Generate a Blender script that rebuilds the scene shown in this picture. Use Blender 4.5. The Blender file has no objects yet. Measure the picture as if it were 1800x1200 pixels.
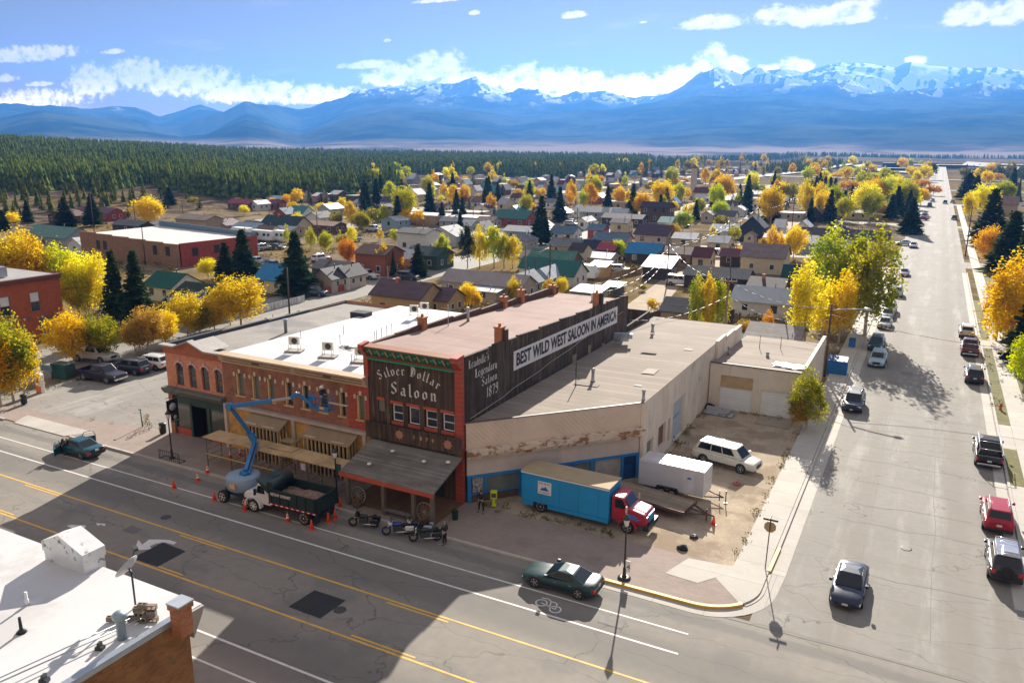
import bpy, bmesh, math, random
import numpy as np
from mathutils import Vector, Matrix, Quaternion
R=math.radians; PI=math.pi
S=bpy.context.scene; COL=S.collection
# ---------------- camera (solved from the two street vanishing points) ----------------
FPX=1400.0; CH=26.0
_v1=np.array([1656-900,258-600,FPX]); _v1/=np.linalg.norm(_v1)
_v2=np.array([-1864-900,236-600,FPX]); _v2-=_v2.dot(_v1)*_v1; _v2/=np.linalg.norm(_v2)
_Z=-np.cross(_v1,-_v2); RM=np.array([-_v2,_v1,_Z])
cam_d=bpy.data.cameras.new('camera'); cam=bpy.data.objects.new('camera',cam_d); COL.objects.link(cam)
cam_d.sensor_width=36; cam_d.lens=FPX/1800*36; cam_d.clip_start=.5; cam_d.clip_end=60000
_m=Matrix(((RM[0,0],-RM[0,1],-RM[0,2],0),(RM[1,0],-RM[1,1],-RM[1,2],0),(RM[2,0],-RM[2,1],-RM[2,2],CH),(0,0,0,1)))
cam.matrix_world=_m; S.camera=cam
def ray(px,py): return RM@np.array([px-900,py-600,FPX])
def G(px,py,z=0.):
    d=ray(px,py); t=(z-CH)/d[2]; return (t*d[0],t*d[1])
def PX(x,y,z=0.):
    c=RM.T@np.array([x,y,z-CH]); return (900+FPX*c[0]/c[2],600+FPX*c[1]/c[2])
def atD(px,py,D):
    d=ray(px,py); t=D/math.hypot(d[0],d[1]); return (t*d[0],t*d[1],CH+t*d[2])
# ---------------- sun, sky, exposure ----------------
SUN_EL=R(24.5); SUN_AZ=R(-15.0)
S.view_settings.view_transform='Standard'; S.view_settings.look='None'
S.view_settings.exposure=1.32; S.view_settings.gamma=1
sd=Vector((math.sin(SUN_AZ)*math.cos(SUN_EL),math.cos(SUN_AZ)*math.cos(SUN_EL),math.sin(SUN_EL)))
sl=bpy.data.lights.new('sun','SUN'); sl.energy=5.0; sl.angle=R(.5); sl.color=(1,.92,.81)
so=bpy.data.objects.new('sun',sl); so.rotation_euler=(-sd).to_track_quat('-Z','Y').to_euler(); so.location=(0,0,300); COL.objects.link(so)
W=bpy.data.worlds.new('World'); S.world=W; W.use_nodes=True
nt=W.node_tree; nt.nodes.clear()
def N(nt,t,**k):
    n=nt.nodes.new(t)
    for a,b in k.items(): setattr(n,a,b)
    return n
def mth(nt,op,a,b=None,c=None,clamp=False):
    n=nt.nodes.new('ShaderNodeMath'); n.operation=op; n.use_clamp=clamp
    for i,v in enumerate((a,b,c)):
        if v is None: continue
        if isinstance(v,(int,float)): n.inputs[i].default_value=v
        else: nt.links.new(v,n.inputs[i])
    return n.outputs[0]
def mixc(nt,f,a,b,mode='MIX'):
    n=nt.nodes.new('ShaderNodeMix'); n.data_type='RGBA'; n.blend_type=mode
    for i,v in ((0,f),(6,a),(7,b)):
        if isinstance(v,(int,float)): n.inputs[i].default_value=v
        elif isinstance(v,tuple): n.inputs[i].default_value=(v+(1,))[:4]
        else: nt.links.new(v,n.inputs[i])
    return n.outputs[2]
def noise(nt,vec,scale,detail=3,rough=.55,dim='3D'):
    n=nt.nodes.new('ShaderNodeTexNoise'); n.noise_dimensions=dim
    n.inputs['Scale'].default_value=scale; n.inputs['Detail'].default_value=detail; n.inputs['Roughness'].default_value=rough
    if vec is not None: nt.links.new(vec,n.inputs['Vector'])
    return n.outputs['Fac']
def mapr(nt,v,a,b,c=0.,d=1.,smooth=False):
    n=nt.nodes.new('ShaderNodeMapRange'); n.interpolation_type='SMOOTHSTEP' if smooth else 'LINEAR'
    nt.links.new(v,n.inputs[0])
    for i,q in zip((1,2,3,4),(a,b,c,d)): n.inputs[i].default_value=q
    return n.outputs[0]
sky=N(nt,'ShaderNodeTexSky',sky_type='NISHITA',sun_disc=False,sun_elevation=SUN_EL,sun_rotation=SUN_AZ,altitude=3000,air_density=1.0,dust_density=.4,ozone_density=2.2)
def clouds():
    tc=N(nt,'ShaderNodeTexCoord'); sep=N(nt,'ShaderNodeSeparateXYZ'); nt.links.new(tc.outputs['Generated'],sep.inputs[0])
    x,y,z=sep.outputs
    u=mth(nt,'DIVIDE',x,mth(nt,'MAXIMUM',y,.05)); v=mth(nt,'DIVIDE',z,mth(nt,'MAXIMUM',y,.05))
    g=bpy.data.node_groups.new('cloud_cell','ShaderNodeTree')
    for s in ('u','v','prev','u0','v0','a','b'): g.interface.new_socket(s,in_out='INPUT',socket_type='NodeSocketFloat')
    g.interface.new_socket('o',in_out='OUTPUT',socket_type='NodeSocketFloat')
    gi=N(g,'NodeGroupInput'); go=N(g,'NodeGroupOutput'); I=gi.outputs
    a=mth(g,'DIVIDE',mth(g,'SUBTRACT',I[0],I[3]),I[5]); dv=mth(g,'SUBTRACT',I[1],I[4])
    b=mth(g,'DIVIDE',dv,mth(g,'MULTIPLY',I[6],mth(g,'SUBTRACT',1.,mth(g,'MULTIPLY',mth(g,'LESS_THAN',dv,0.),.45))))
    q=mth(g,'SUBTRACT',1.,mth(g,'ADD',mth(g,'MULTIPLY',a,a),mth(g,'MULTIPLY',b,b)))
    g.links.new(mth(g,'SMOOTH_MAX',I[2],q,.35),go.inputs[0])
    prev=None
    # px,py,halfwidth,halfheight as seen in the photo -> direction on the sky
    for (px,py,hw,hh) in ((40,100,100,20),(10,140,22,9),(68,149,24,6),(200,92,22,6),(60,178,95,22),(165,150,52,38),(240,135,58,34),(330,150,100,34),(440,168,110,26),(560,172,90,22),(650,116,55,10),(690,138,60,26),(755,125,42,34),(790,118,30,30),(830,150,70,26),(930,150,75,36),(1010,150,65,30),(1090,160,80,30),(1190,150,70,34),(1250,118,38,36),(1285,130,44,32),(1400,118,32,18),(1340,130,40,18),(1008,28,26,9),(1255,44,70,17),(1370,26,42,20),(1450,34,95,24),(1500,14,50,20),(1700,32,50,30),(1770,30,48,34),(1800,10,40,30),(1610,108,24,10),(770,2,40,6),(835,24,12,6),(682,72,8,4),(1130,40,8,3),(1000,175,160,18)):
        d0=ray(px,py); u0=d0[0]/d0[1]; v0=d0[2]/d0[1]; d1=ray(px+hw,py); d2=ray(px,py-hh)
        a_=abs(d1[0]/d1[1]-u0); b_=abs(d2[2]/d2[1]-v0)
        n=N(nt,'ShaderNodeGroup'); n.node_tree=g; nt.links.new(u,n.inputs[0]); nt.links.new(v,n.inputs[1])
        if prev is None: n.inputs[2].default_value=-3
        else: nt.links.new(prev,n.inputs[2])
        for i,q in zip((3,4,5,6),(u0,v0,a_,b_)): n.inputs[i].default_value=q
        prev=n.outputs[0]
    cv=N(nt,'ShaderNodeCombineXYZ'); nt.links.new(u,cv.inputs[0]); nt.links.new(mth(nt,'MULTIPLY',v,1.5),cv.inputs[2])
    n1=noise(nt,cv.outputs[0],42,9,.66); n2=noise(nt,cv.outputs[0],5,3,.5)
    dens=mth(nt,'ADD',mth(nt,'MULTIPLY',prev,.8),mth(nt,'MULTIPLY',mth(nt,'SUBTRACT',n1,.5),3.2))
    al=mapr(nt,dens,-.2,.55,0,1,True)
    cv2=N(nt,'ShaderNodeCombineXYZ'); nt.links.new(mth(nt,'ADD',u,.004),cv2.inputs[0]); nt.links.new(mth(nt,'MULTIPLY',mth(nt,'ADD',v,.007),1.5),cv2.inputs[2])
    n3=noise(nt,cv2.outputs[0],38,6,.62)
    core=mapr(nt,mth(nt,'ADD',mth(nt,'MULTIPLY',prev,.35),mth(nt,'MULTIPLY',mth(nt,'SUBTRACT',n3,.5),2.6)),.15,.9,0,1,True)
    cc=mixc(nt,core,(1.4,1.05,.78),(.52,.42,.38))
    # thin high wisps
    cw=N(nt,'ShaderNodeCombineXYZ'); nt.links.new(mth(nt,'MULTIPLY',u,1.2),cw.inputs[0]); nt.links.new(mth(nt,'MULTIPLY',v,9),cw.inputs[2])
    w=mapr(nt,noise(nt,cw.outputs[0],3.2,6,.6),.56,.8,0,.22,True)
    return al,cc,w,mapr(nt,v,.0,.13,27,7.5,True)
al,cc,w,cs=clouds()
skc=mixc(nt,1.0,sky.outputs[0],(.72,.3,.14),'MULTIPLY')
csc=N(nt,'ShaderNodeVectorMath',operation='SCALE'); nt.links.new(cc,csc.inputs[0]); nt.links.new(cs,csc.inputs['Scale'])
c1=mixc(nt,w,skc,csc.outputs[0]); c2=mixc(nt,al,c1,csc.outputs[0])
# neutral fill light added as an unseen broken cloud deck, overhead and behind the viewpoint
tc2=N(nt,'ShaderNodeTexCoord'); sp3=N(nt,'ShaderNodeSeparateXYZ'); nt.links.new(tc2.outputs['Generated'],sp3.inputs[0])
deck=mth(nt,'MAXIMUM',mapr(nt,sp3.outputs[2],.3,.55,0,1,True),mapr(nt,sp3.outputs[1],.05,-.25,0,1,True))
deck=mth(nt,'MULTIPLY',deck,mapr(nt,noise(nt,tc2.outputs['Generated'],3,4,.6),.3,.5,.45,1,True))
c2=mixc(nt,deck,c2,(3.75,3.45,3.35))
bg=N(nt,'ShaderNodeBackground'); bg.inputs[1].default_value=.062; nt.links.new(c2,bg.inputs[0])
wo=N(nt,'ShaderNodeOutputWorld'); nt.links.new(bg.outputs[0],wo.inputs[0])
S.cycles.max_bounces=6; S.cycles.volume_bounces=1; S.cycles.transparent_max_bounces=12
S.cycles.use_denoising=True

# ---------------- materials ----------------
def newmat(name):
    m=bpy.data.materials.new(name); m.use_nodes=True; nt=m.node_tree; nt.nodes.clear()
    o=N(nt,'ShaderNodeOutputMaterial'); p=N(nt,'ShaderNodeBsdfPrincipled'); nt.links.new(p.outputs[0],o.inputs[0]); return m,nt,p,o
def bright(c,k): return tuple(min(1,max(0,v*k)) for v in c[:3])
def axisval(nt,xyz,ax):
    if ax=='h': return mth(nt,'ADD',xyz[0],xyz[1])
    return xyz['xyz'.index(ax)]
def M(name,col,rough=.8,metal=0.,lanes=None,var=.12,ns=1.2,stripe=None,streak=None,stain=None,bump=0,bscale=30,fine=.08,brick=None,coat=0,rand=0,spec=None,crack=None):
    m,nt,p,o=newmat(name)
    tc=N(nt,'ShaderNodeTexCoord'); V=tc.outputs['Object']; sep=N(nt,'ShaderNodeSeparateXYZ'); nt.links.new(V,sep.inputs[0]); xyz=sep.outputs
    c=mixc(nt,mapr(nt,noise(nt,V,ns,4,.6),.3,.7),bright(col,1-var),bright(col,1+var))
    if fine: c=mixc(nt,mapr(nt,noise(nt,V,ns*14,2,.6),.25,.75),mixc(nt,1.,c,(1-fine,)*3,'MULTIPLY'),c)
    hgt=None
    if brick:
        b=N(nt,'ShaderNodeTexBrick'); cv=N(nt,'ShaderNodeCombineXYZ'); nt.links.new(axisval(nt,xyz,brick[3] if len(brick)>3 else 'h'),cv.inputs[0]); nt.links.new(xyz[2] if len(brick)<5 else axisval(nt,xyz,brick[4]),cv.inputs[1])
        nt.links.new(cv.outputs[0],b.inputs['Vector']); b.inputs['Scale'].default_value=1; b.inputs['Brick Width'].default_value=brick[0]; b.inputs['Row Height'].default_value=brick[1]
        b.inputs['Mortar Size'].default_value=brick[1]*.11; pv_='paver' in name; b.inputs['Color1'].default_value=(.92,.92,.92,1) if pv_ else (.75,.75,.75,1); b.inputs['Color2'].default_value=(1.06,1.05,1.04,1) if pv_ else (1.2,1.15,1.1,1)
        b.inputs['Mortar'].default_value=tuple(brick[2])+(1,); c=mixc(nt,1.,c,b.outputs['Color'],'MULTIPLY')
    if stripe:
        ax,wd,seam,dark,pv=stripe
        q=mth(nt,'DIVIDE',axisval(nt,xyz,ax),wd); fr=mth(nt,'FRACT',q); fl=mth(nt,'FLOOR',q)
        wn=N(nt,'ShaderNodeTexWhiteNoise',noise_dimensions='1D'); nt.links.new(fl,wn.inputs['W'])
        k=mapr(nt,wn.outputs['Value'],0,1,1-pv,1+pv)
        sm=mth(nt,'LESS_THAN',fr,seam); k=mth(nt,'MULTIPLY',k,mth(nt,'SUBTRACT',1.,mth(nt,'MULTIPLY',sm,dark)))
        cb=N(nt,'ShaderNodeCombineXYZ'); [nt.links.new(k,cb.inputs[i]) for i in range(3)]
        c=mixc(nt,1.,c,cb.outputs[0],'MULTIPLY'); hgt=mth(nt,'SUBTRACT',1.,sm)
    if streak:
        ax,c2,sc,th,st=streak
        mp=N(nt,'ShaderNodeMapping'); nt.links.new(V,mp.inputs[0]); s=[sc]*3; s['xyz'.index(ax)]=sc*st; mp.inputs['Scale'].default_value=s
        c=mixc(nt,mapr(nt,noise(nt,mp.outputs[0],1,5,.65),th,th+.16,0,.85,True),c,c2)
    if stain:
        c2,sc,th,amt=stain; c=mixc(nt,mapr(nt,noise(nt,V,sc,5,.62),th,th+.12,0,amt,True),c,c2)
    if lanes:
        ax,lst,c2,amt=lanes; q=xyz['xyz'.index(ax)]; q=mth(nt,'ADD',q,mth(nt,'MULTIPLY',mth(nt,'SUBTRACT',noise(nt,V,.35,4,.6),.5),1.1)); f=None
        for (m0,hw) in lst:
            b=mapr(nt,mth(nt,'ABSOLUTE',mth(nt,'SUBTRACT',q,m0)),hw*.45,hw*1.25,1,0,True); f=b if f is None else mth(nt,'MAXIMUM',f,b)
        c=mixc(nt,mth(nt,'MULTIPLY',f,mapr(nt,noise(nt,V,.12,4,.6),.35,.6,amt*.55,amt)),c,c2)
    if crack:
        vo=N(nt,'ShaderNodeTexVoronoi',feature='DISTANCE_TO_EDGE'); vo.inputs['Scale'].default_value=crack
        mp=N(nt,'ShaderNodeMapping'); nt.links.new(V,mp.inputs[0]); mp.inputs['Scale'].default_value=(.35,1.2,1)
        ad=N(nt,'ShaderNodeVectorMath',operation='ADD'); nn=N(nt,'ShaderNodeTexNoise'); nn.inputs['Scale'].default_value=.8; nt.links.new(V,nn.inputs['Vector']); nt.links.new(mp.outputs[0],ad.inputs[0]); nt.links.new(nn.outputs['Color'],ad.inputs[1])
        nt.links.new(ad.outputs[0],vo.inputs['Vector'])
        c=mixc(nt,mapr(nt,vo.outputs['Distance'],.0,.008,.65,0),c,bright(col,.25))
    if rand:
        oi=N(nt,'ShaderNodeObjectInfo'); hs=N(nt,'ShaderNodeHueSaturation'); nt.links.new(c,hs.inputs['Color'])
        nt.links.new(mapr(nt,oi.outputs['Random'],0,1,1-rand,1+rand),hs.inputs['Value']); c=hs.outputs[0]
    nt.links.new(c,p.inputs['Base Color']) if not isinstance(c,tuple) else None
    p.inputs['Roughness'].default_value=rough; p.inputs['Metallic'].default_value=metal; p.inputs['Coat Weight'].default_value=coat; p.inputs['Coat Roughness'].default_value=.04
    if spec is not None: p.inputs['Specular IOR Level'].default_value=spec
    if bump:
        bn=N(nt,'ShaderNodeBump'); bn.inputs['Strength'].default_value=bump; bn.inputs['Distance'].default_value=.02
        h=noise(nt,V,bscale,3,.6)
        if hgt is not None: h=mth(nt,'ADD',h,mth(nt,'MULTIPLY',hgt,2.))
        nt.links.new(h,bn.inputs['Height']); nt.links.new(bn.outputs[0],p.inputs['Normal'])
    return m
_mc={}
def PM(col,kind='paint'):
    k=(tuple(round(v,3) for v in col),kind)
    if k not in _mc:
        n='%s_%d'%(kind,len(_mc))
        if kind=='paint': _mc[k]=M(n,col,.55,var=.06,ns=2,fine=.05)
        elif kind=='car': _mc[k]=M(n,col,.35,0.,var=.04,ns=2,fine=.02,coat=.5,spec=.3)
        elif kind=='metal': _mc[k]=M(n,col,.4,.7,var=.1)
        elif kind=='wall': _mc[k]=M(n,col,.85,var=.08,stripe=('z',.18,.14,.25,.05),stain=(bright(col,.6),.5,.6,.5))
        elif kind=='stucco': _mc[k]=M(n,col,.9,var=.1,stain=(bright(col,.6),.6,.58,.5),bump=.3)
        elif kind=='shingle': _mc[k]=M(n,col,.75,var=.18,ns=.9,stripe=('z',.16,.25,.35,.12),stain=(bright(col,1.5),1.1,.6,.4),fine=.3,spec=.35)
        elif kind=='corr': _mc[k]=M(n,col,.5,.15,var=.1,ns=.5,stripe=('h',.35,.18,.28,.05),stain=(bright(col,.62),.5,.56,.5),spec=.4)
        elif kind=='wood': _mc[k]=M(n,col,.85,var=.2,stripe=('h',.16,.1,.5,.25),streak=('z',bright(col,.5),3,.5,.12))
    return _mc[k]
GLASS=M('window_glass',(.03,.04,.05),.06,0,var=.3,ns=.6,spec=.9)
CARGLASS=M('car_glass',(.012,.017,.02),.05,0,var=.1,spec=.5)
RUB=M('tyre_rubber',(.018,.018,.02),.85); CHROME=M('bright_metal',(.7,.7,.72),.25,.9); STEEL=M('galvanised_steel',(.42,.44,.46),.45,.7)
BLK=M('black_paint',(.02,.02,.022),.45); WHT=M('white_paint',(.78,.78,.76),.55,var=.05); DKMET=M('dark_metal',(.05,.05,.055),.5,.3)
CREAM=M('cream_paint',(.66,.55,.38),.7)

# ---------------- mesh helper ----------------
class MB:
    def __init__(s): s.v=[]; s.f=[]; s.m=[]; s.sm=[]
    def add(s,vs,fs,m=0,sm=False):
        o=len(s.v); s.v+= [tuple(v) for v in vs]; s.f+=[tuple(i+o for i in f) for f in fs]; s.m+=[m]*len(fs); s.sm+=[sm]*len(fs); return s
    def box(s,x0,y0,z0,x1,y1,z1,m=0):
        x0,x1=sorted((x0,x1)); y0,y1=sorted((y0,y1)); z0,z1=sorted((z0,z1))
        return s.add([(x0,y0,z0),(x1,y0,z0),(x1,y1,z0),(x0,y1,z0),(x0,y0,z1),(x1,y0,z1),(x1,y1,z1),(x0,y1,z1)],[(0,3,2,1),(4,5,6,7),(0,1,5,4),(1,2,6,5),(2,3,7,6),(3,0,4,7)],m)
    def obox(s,c,sz,rot,m=0):
        a,b,d=[q/2 for q in sz]; pts=[(-a,-b,-d),(a,-b,-d),(a,b,-d),(-a,b,-d),(-a,-b,d),(a,-b,d),(a,b,d),(-a,b,d)]
        Mx=rot if isinstance(rot,Matrix) else Matrix.Rotation(rot,3,'Z'); C=Vector(c)
        return s.add([Mx@Vector(p)+C for p in pts],[(0,3,2,1),(4,5,6,7),(0,1,5,4),(1,2,6,5),(2,3,7,6),(3,0,4,7)],m)
    def tube(s,a,b,r,r2=None,n=8,m=0,caps=True,sm=True):
        a=Vector(a); b=Vector(b); r2=r if r2 is None else r2; d=(b-a); 
        if d.length<1e-6: return s
        d.normalize(); u=d.orthogonal().normalized(); w=d.cross(u); vs=[]
        for c,q in ((a,r),(b,r2)):
            for i in range(n): t=2*PI*i/n; vs.append(c+(u*math.cos(t)+w*math.sin(t))*q)
        s.add(vs,[(i,(i+1)%n,n+(i+1)%n,n+i) for i in range(n)],m,sm)
        if caps: s.add(vs,[tuple(range(n-1,-1,-1)),tuple(range(n,2*n))],m)
        return s
    def path(s,pts,r,n=6,m=0):
        for a,b in zip(pts,pts[1:]): s.tube(a,b,r,n=n,m=m)
        return s
    def lathe(s,prof,c=(0,0,0),n=12,m=0,axis='z',sm=True,caps=True):
        vs=[]
        for (r,h) in prof:
            for i in range(n):
                t=2*PI*i/n; x,y=r*math.cos(t),r*math.sin(t)
                p=(x,y,h) if axis=='z' else ((h,x,y) if axis=='x' else (y,h,x)); vs.append((p[0]+c[0],p[1]+c[1],p[2]+c[2]))
        k=len(prof); fs=[(j*n+i,j*n+(i+1)%n,(j+1)*n+(i+1)%n,(j+1)*n+i) for j in range(k-1) for i in range(n)]
        s.add(vs,fs,m,sm)
        if caps: s.add(vs,[tuple(range(n-1,-1,-1)),tuple(range((k-1)*n,k*n))],m)
        return s
    def prism(s,poly,z0,z1,m=0,mt=None):
        n=len(poly); a=sum(poly[i][0]*poly[(i+1)%n][1]-poly[(i+1)%n][0]*poly[i][1] for i in range(n))
        if a<0: poly=poly[::-1]
        vs=[(p[0],p[1],z0) for p in poly]+[(p[0],p[1],z1) for p in poly]
        s.add(vs,[(i,(i+1)%n,n+(i+1)%n,n+i) for i in range(n)]+[tuple(range(n-1,-1,-1))],m); s.add(vs,[tuple(range(n,2*n))],m if mt is None else mt); return s
    def extr(s,poly,axis,a,b,m=0):
        """polygon in the plane across `axis` ('x': pts are (y,z); 'y': pts are (x,z)), extruded a..b"""
        n=len(poly)
        f=(lambda p,t:(t,p[0],p[1])) if axis=='x' else (lambda p,t:(p[0],t,p[1]))
        vs=[f(p,a) for p in poly]+[f(p,b) for p in poly]
        return s.add(vs,[(i,(i+1)%n,n+(i+1)%n,n+i) for i in range(n)]+[tuple(range(n-1,-1,-1)),tuple(range(n,2*n))],m)
    def quad(s,a,b,c,d,m=0): return s.add([a,b,c,d],[(0,1,2,3)],m)
    def build(s,name,mats,parent=None,label=None,cat=None,group=None,kind=None,loc=None,rz=0,bevel=0,fix=True):
        me=bpy.data.meshes.new(name); me.from_pydata(s.v,[],s.f)
        mats=mats if isinstance(mats,(list,tuple)) else [mats]
        for m in mats: me.materials.append(m)
        if len(mats)>1: me.polygons.foreach_set('material_index',s.m)
        me.polygons.foreach_set('use_smooth',s.sm)
        if fix and len(s.f)<20000:
            bm=bmesh.new(); bm.from_mesh(me); bmesh.ops.remove_doubles(bm,verts=bm.verts,dist=1e-5); bmesh.ops.recalc_face_normals(bm,faces=bm.faces); bm.to_mesh(me); bm.free()
        me.update(); o=bpy.data.objects.new(name,me); COL.objects.link(o)
        if parent is not None: o.parent=parent
        if loc is not None: o.location=loc
        if rz: o.rotation_euler=(0,0,rz)
        if bevel:
            b=o.modifiers.new('bevel','BEVEL'); b.width=bevel; b.segments=2; b.limit_method='ANGLE'; b.angle_limit=R(35)
        return tag(o,label,cat,group,kind)
def tag(o,label=None,cat=None,group=None,kind=None):
    if label: o['label']=label
    if cat: o['category']=cat
    if group: o['group']=group
    if kind: o['kind']=kind
    return o
def thing(name,label,cat,loc=(0,0,0),rz=0,group=None):
    o=bpy.data.objects.new(name,None); COL.objects.link(o); o.location=loc; o.rotation_euler=(0,0,rz); o.empty_display_size=.3
    return tag(o,label,cat,group)
def dup(root,loc,rz,label=None,group=None,mats=None,scale=None):
    """copy of a thing with copies of its parts and sub-parts"""
    def cp(o,par):
        c=o.copy(); COL.objects.link(c); c.parent=par
        if mats and o.type=='MESH':
            for i,s in enumerate(o.material_slots):
                if s.material and s.material.name in mats: c.material_slots[i].link='OBJECT'; c.material_slots[i].material=mats[s.material.name]
        for ch in kids.get(o.name,()): cp(ch,c)
        return c
    kids={}
    for o in list(root.children_recursive): kids.setdefault(o.parent.name,[]).append(o)
    r=cp(root,None); r.location=loc; r.rotation_euler=(0,0,rz)
    if scale: r.scale=scale if isinstance(scale,tuple) else (scale,)*3
    if label: r['label']=label
    if group: r['group']=group
    return r
# ---- lettering: built-in font for block letters, broad-nib strokes for the old-English ones ----
def text_part(name,txt,mat,parent,origin,right,up,height,width=None,thick=.02,bold=0.,**k):
    cu=bpy.data.curves.new('t','FONT'); cu.body=txt; cu.size=1; cu.offset=bold; cu.extrude=0; cu.resolution_u=3
    ob=bpy.data.objects.new('t',cu); COL.objects.link(ob); bpy.context.view_layer.update()
    me=bpy.data.meshes.new_from_object(ob.evaluated_get(bpy.context.evaluated_depsgraph_get())); bpy.data.objects.remove(ob)
    xs=[v.co.x for v in me.vertices]; ys=[v.co.y for v in me.vertices]; x0,x1,y0,y1=min(xs),max(xs),min(ys),max(ys)
    sy=height/(y1-y0); sx=(width/(x1-x0)) if width else sy
    O=Vector(origin); r=Vector(right).normalized(); u=Vector(up).normalized(); n=r.cross(u)
    for v in me.vertices: v.co=O+r*((v.co.x-x0)*sx)+u*((v.co.y-y0)*sy)+n*thick
    me.name=name; me.materials.clear(); me.materials.append(mat); o=bpy.data.objects.new(name,me); COL.objects.link(o); o.parent=parent; return tag(o,**k)
# letters on a grid: x 0..4, y 0..7 (x-height 4)
GL={'S':[(3.5,5.9,2.2,6.9),(2.2,6.9,.8,5.7),(.8,5.7,.8,4.5),(.8,4.5,3.2,2.7),(3.2,2.7,3.2,1.4),(3.2,1.4,1.8,.1),(1.8,.1,.3,1.1)],
'D':[(.2,6.8,2.2,6.9),(2.2,6.9,3.8,5.2),(3.8,5.2,3.8,1.8),(3.8,1.8,2.2,0),(2.2,0,0,.4),(1,6.3,1,.7),(2.1,5.6,2.1,1.4),(.1,5.6,1,6)],
'L':[(1,6.9,1,.8),(1,.8,.1,.2),(.6,.6,3.4,.1),(3.4,.1,4,1.2),(1,6.9,2.6,6),(2,5.4,2,1.4),(0,5.8,1,6.8)],
'i':[(1,4,1,.4),(1,.4,1.8,0),(.3,3.6,1,4.2),(.8,5.6,1.3,6)],'l':[(1,7,1,.5),(1,.5,1.9,0),(.4,6.4,1,7)],
'v':[(.6,4.2,.8,.8),(.8,.8,1.8,0),(1.8,0,3,1),(3,1,2.8,3.6),(2.8,3.6,2.1,4.4)],'e':[(.7,3.3,.7,.7),(.7,.7,1.6,0),(1.6,0,2.9,.8),(.7,3.3,1.8,4.2),(1.8,4.2,2.7,3.2),(2.7,3.2,.9,1.9)],
'r':[(1,4,1,.2),(.4,3.6,1,4.2),(1,.2,1.6,0),(1.3,3.4,2,4.1),(2,4.1,2.7,3.5)],'o':[(.7,3.2,.7,.8),(.7,.8,1.7,0),(1.7,0,2.8,.8),(2.8,.8,2.8,3.2),(2.8,3.2,1.7,4.1),(1.7,4.1,.7,3.2)],
'a':[(.7,2,.7,.6),(.7,.6,1.5,0),(1.5,0,2.6,.9),(.8,3.6,1.8,4.2),(1.8,4.2,2.6,3.4),(2.6,3.4,2.6,.5),(2.6,.5,3.2,0),(.7,2,2.6,2.6)],
'n':[(.8,4,.8,.2),(.2,3.6,.8,4.2),(.8,.2,1.3,0),(1,3.2,2,4.1),(2,4.1,2.8,3.4),(2.8,3.4,2.8,.4),(2.8,.4,3.3,0)],
'd':[(2.8,7,2.8,.4),(2.8,.4,3.3,0),(.7,3.2,.7,.8),(.7,.8,1.7,0),(1.7,0,2.8,.8),(2.8,3.2,1.7,4.1),(1.7,4.1,.7,3.2),(2.2,6.6,2.8,7)],
'g':[(.7,3.2,.7,1),(.7,1,1.7,.2),(1.7,.2,2.8,1),(2.8,4,2.8,-1.2),(2.8,3.2,1.7,4.1),(1.7,4.1,.7,3.2),(2.8,-1.2,1.6,-2),(1.6,-2,.5,-1.2)],
'y':[(.8,4,.8,.9),(.8,.9,1.7,.1),(1.7,.1,2.8,1),(2.8,4,2.8,-.8),(2.8,-.8,1.6,-2),(.3,3.7,.8,4.2)],
's':[(2.6,3.7,1.6,4.2),(1.6,4.2,.7,3.2),(.7,3.2,2.6,1.2),(2.6,1.2,1.6,.1),(1.6,.1,.6,.6)],"'":[(.8,7,.6,5.6)],
'1':[(1.2,6.6,1.2,.1),(.4,5.8,1.2,6.6)],'8':[(.7,5.6,.7,4.4),(.7,4.4,2.9,2.6),(2.9,2.6,2.9,1),(2.9,1,1.8,0),(1.8,0,.6,.9),(.6,.9,.7,2.6),(.7,2.6,2.8,4.4),(2.8,4.4,2.8,5.8),(2.8,5.8,1.7,6.6),(1.7,6.6,.7,5.6)],
'7':[(.4,6.4,3,6.4),(3,6.4,1.4,0)],'9':[(2.8,6,2.8,1.2),(2.8,1.2,1.6,0),(1.6,0,.5,.6),(2.8,5.8,1.7,6.6),(1.7,6.6,.7,5.6),(.7,5.6,.7,4.2),(.7,4.2,1.7,3.3),(1.7,3.3,2.8,3.9)]}
GW={'S':4.6,'D':4.8,'L':4.8,'i':2.3,'l':2.5,'v':3.8,'e':3.6,'r':3.3,'o':3.8,'a':4,'n':4.1,'d':4,'g':3.9,'y':3.9,'s':3.6,"'":1.6,'1':2.6,'8':4,'7':3.8,'9':3.9,' ':3}
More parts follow.
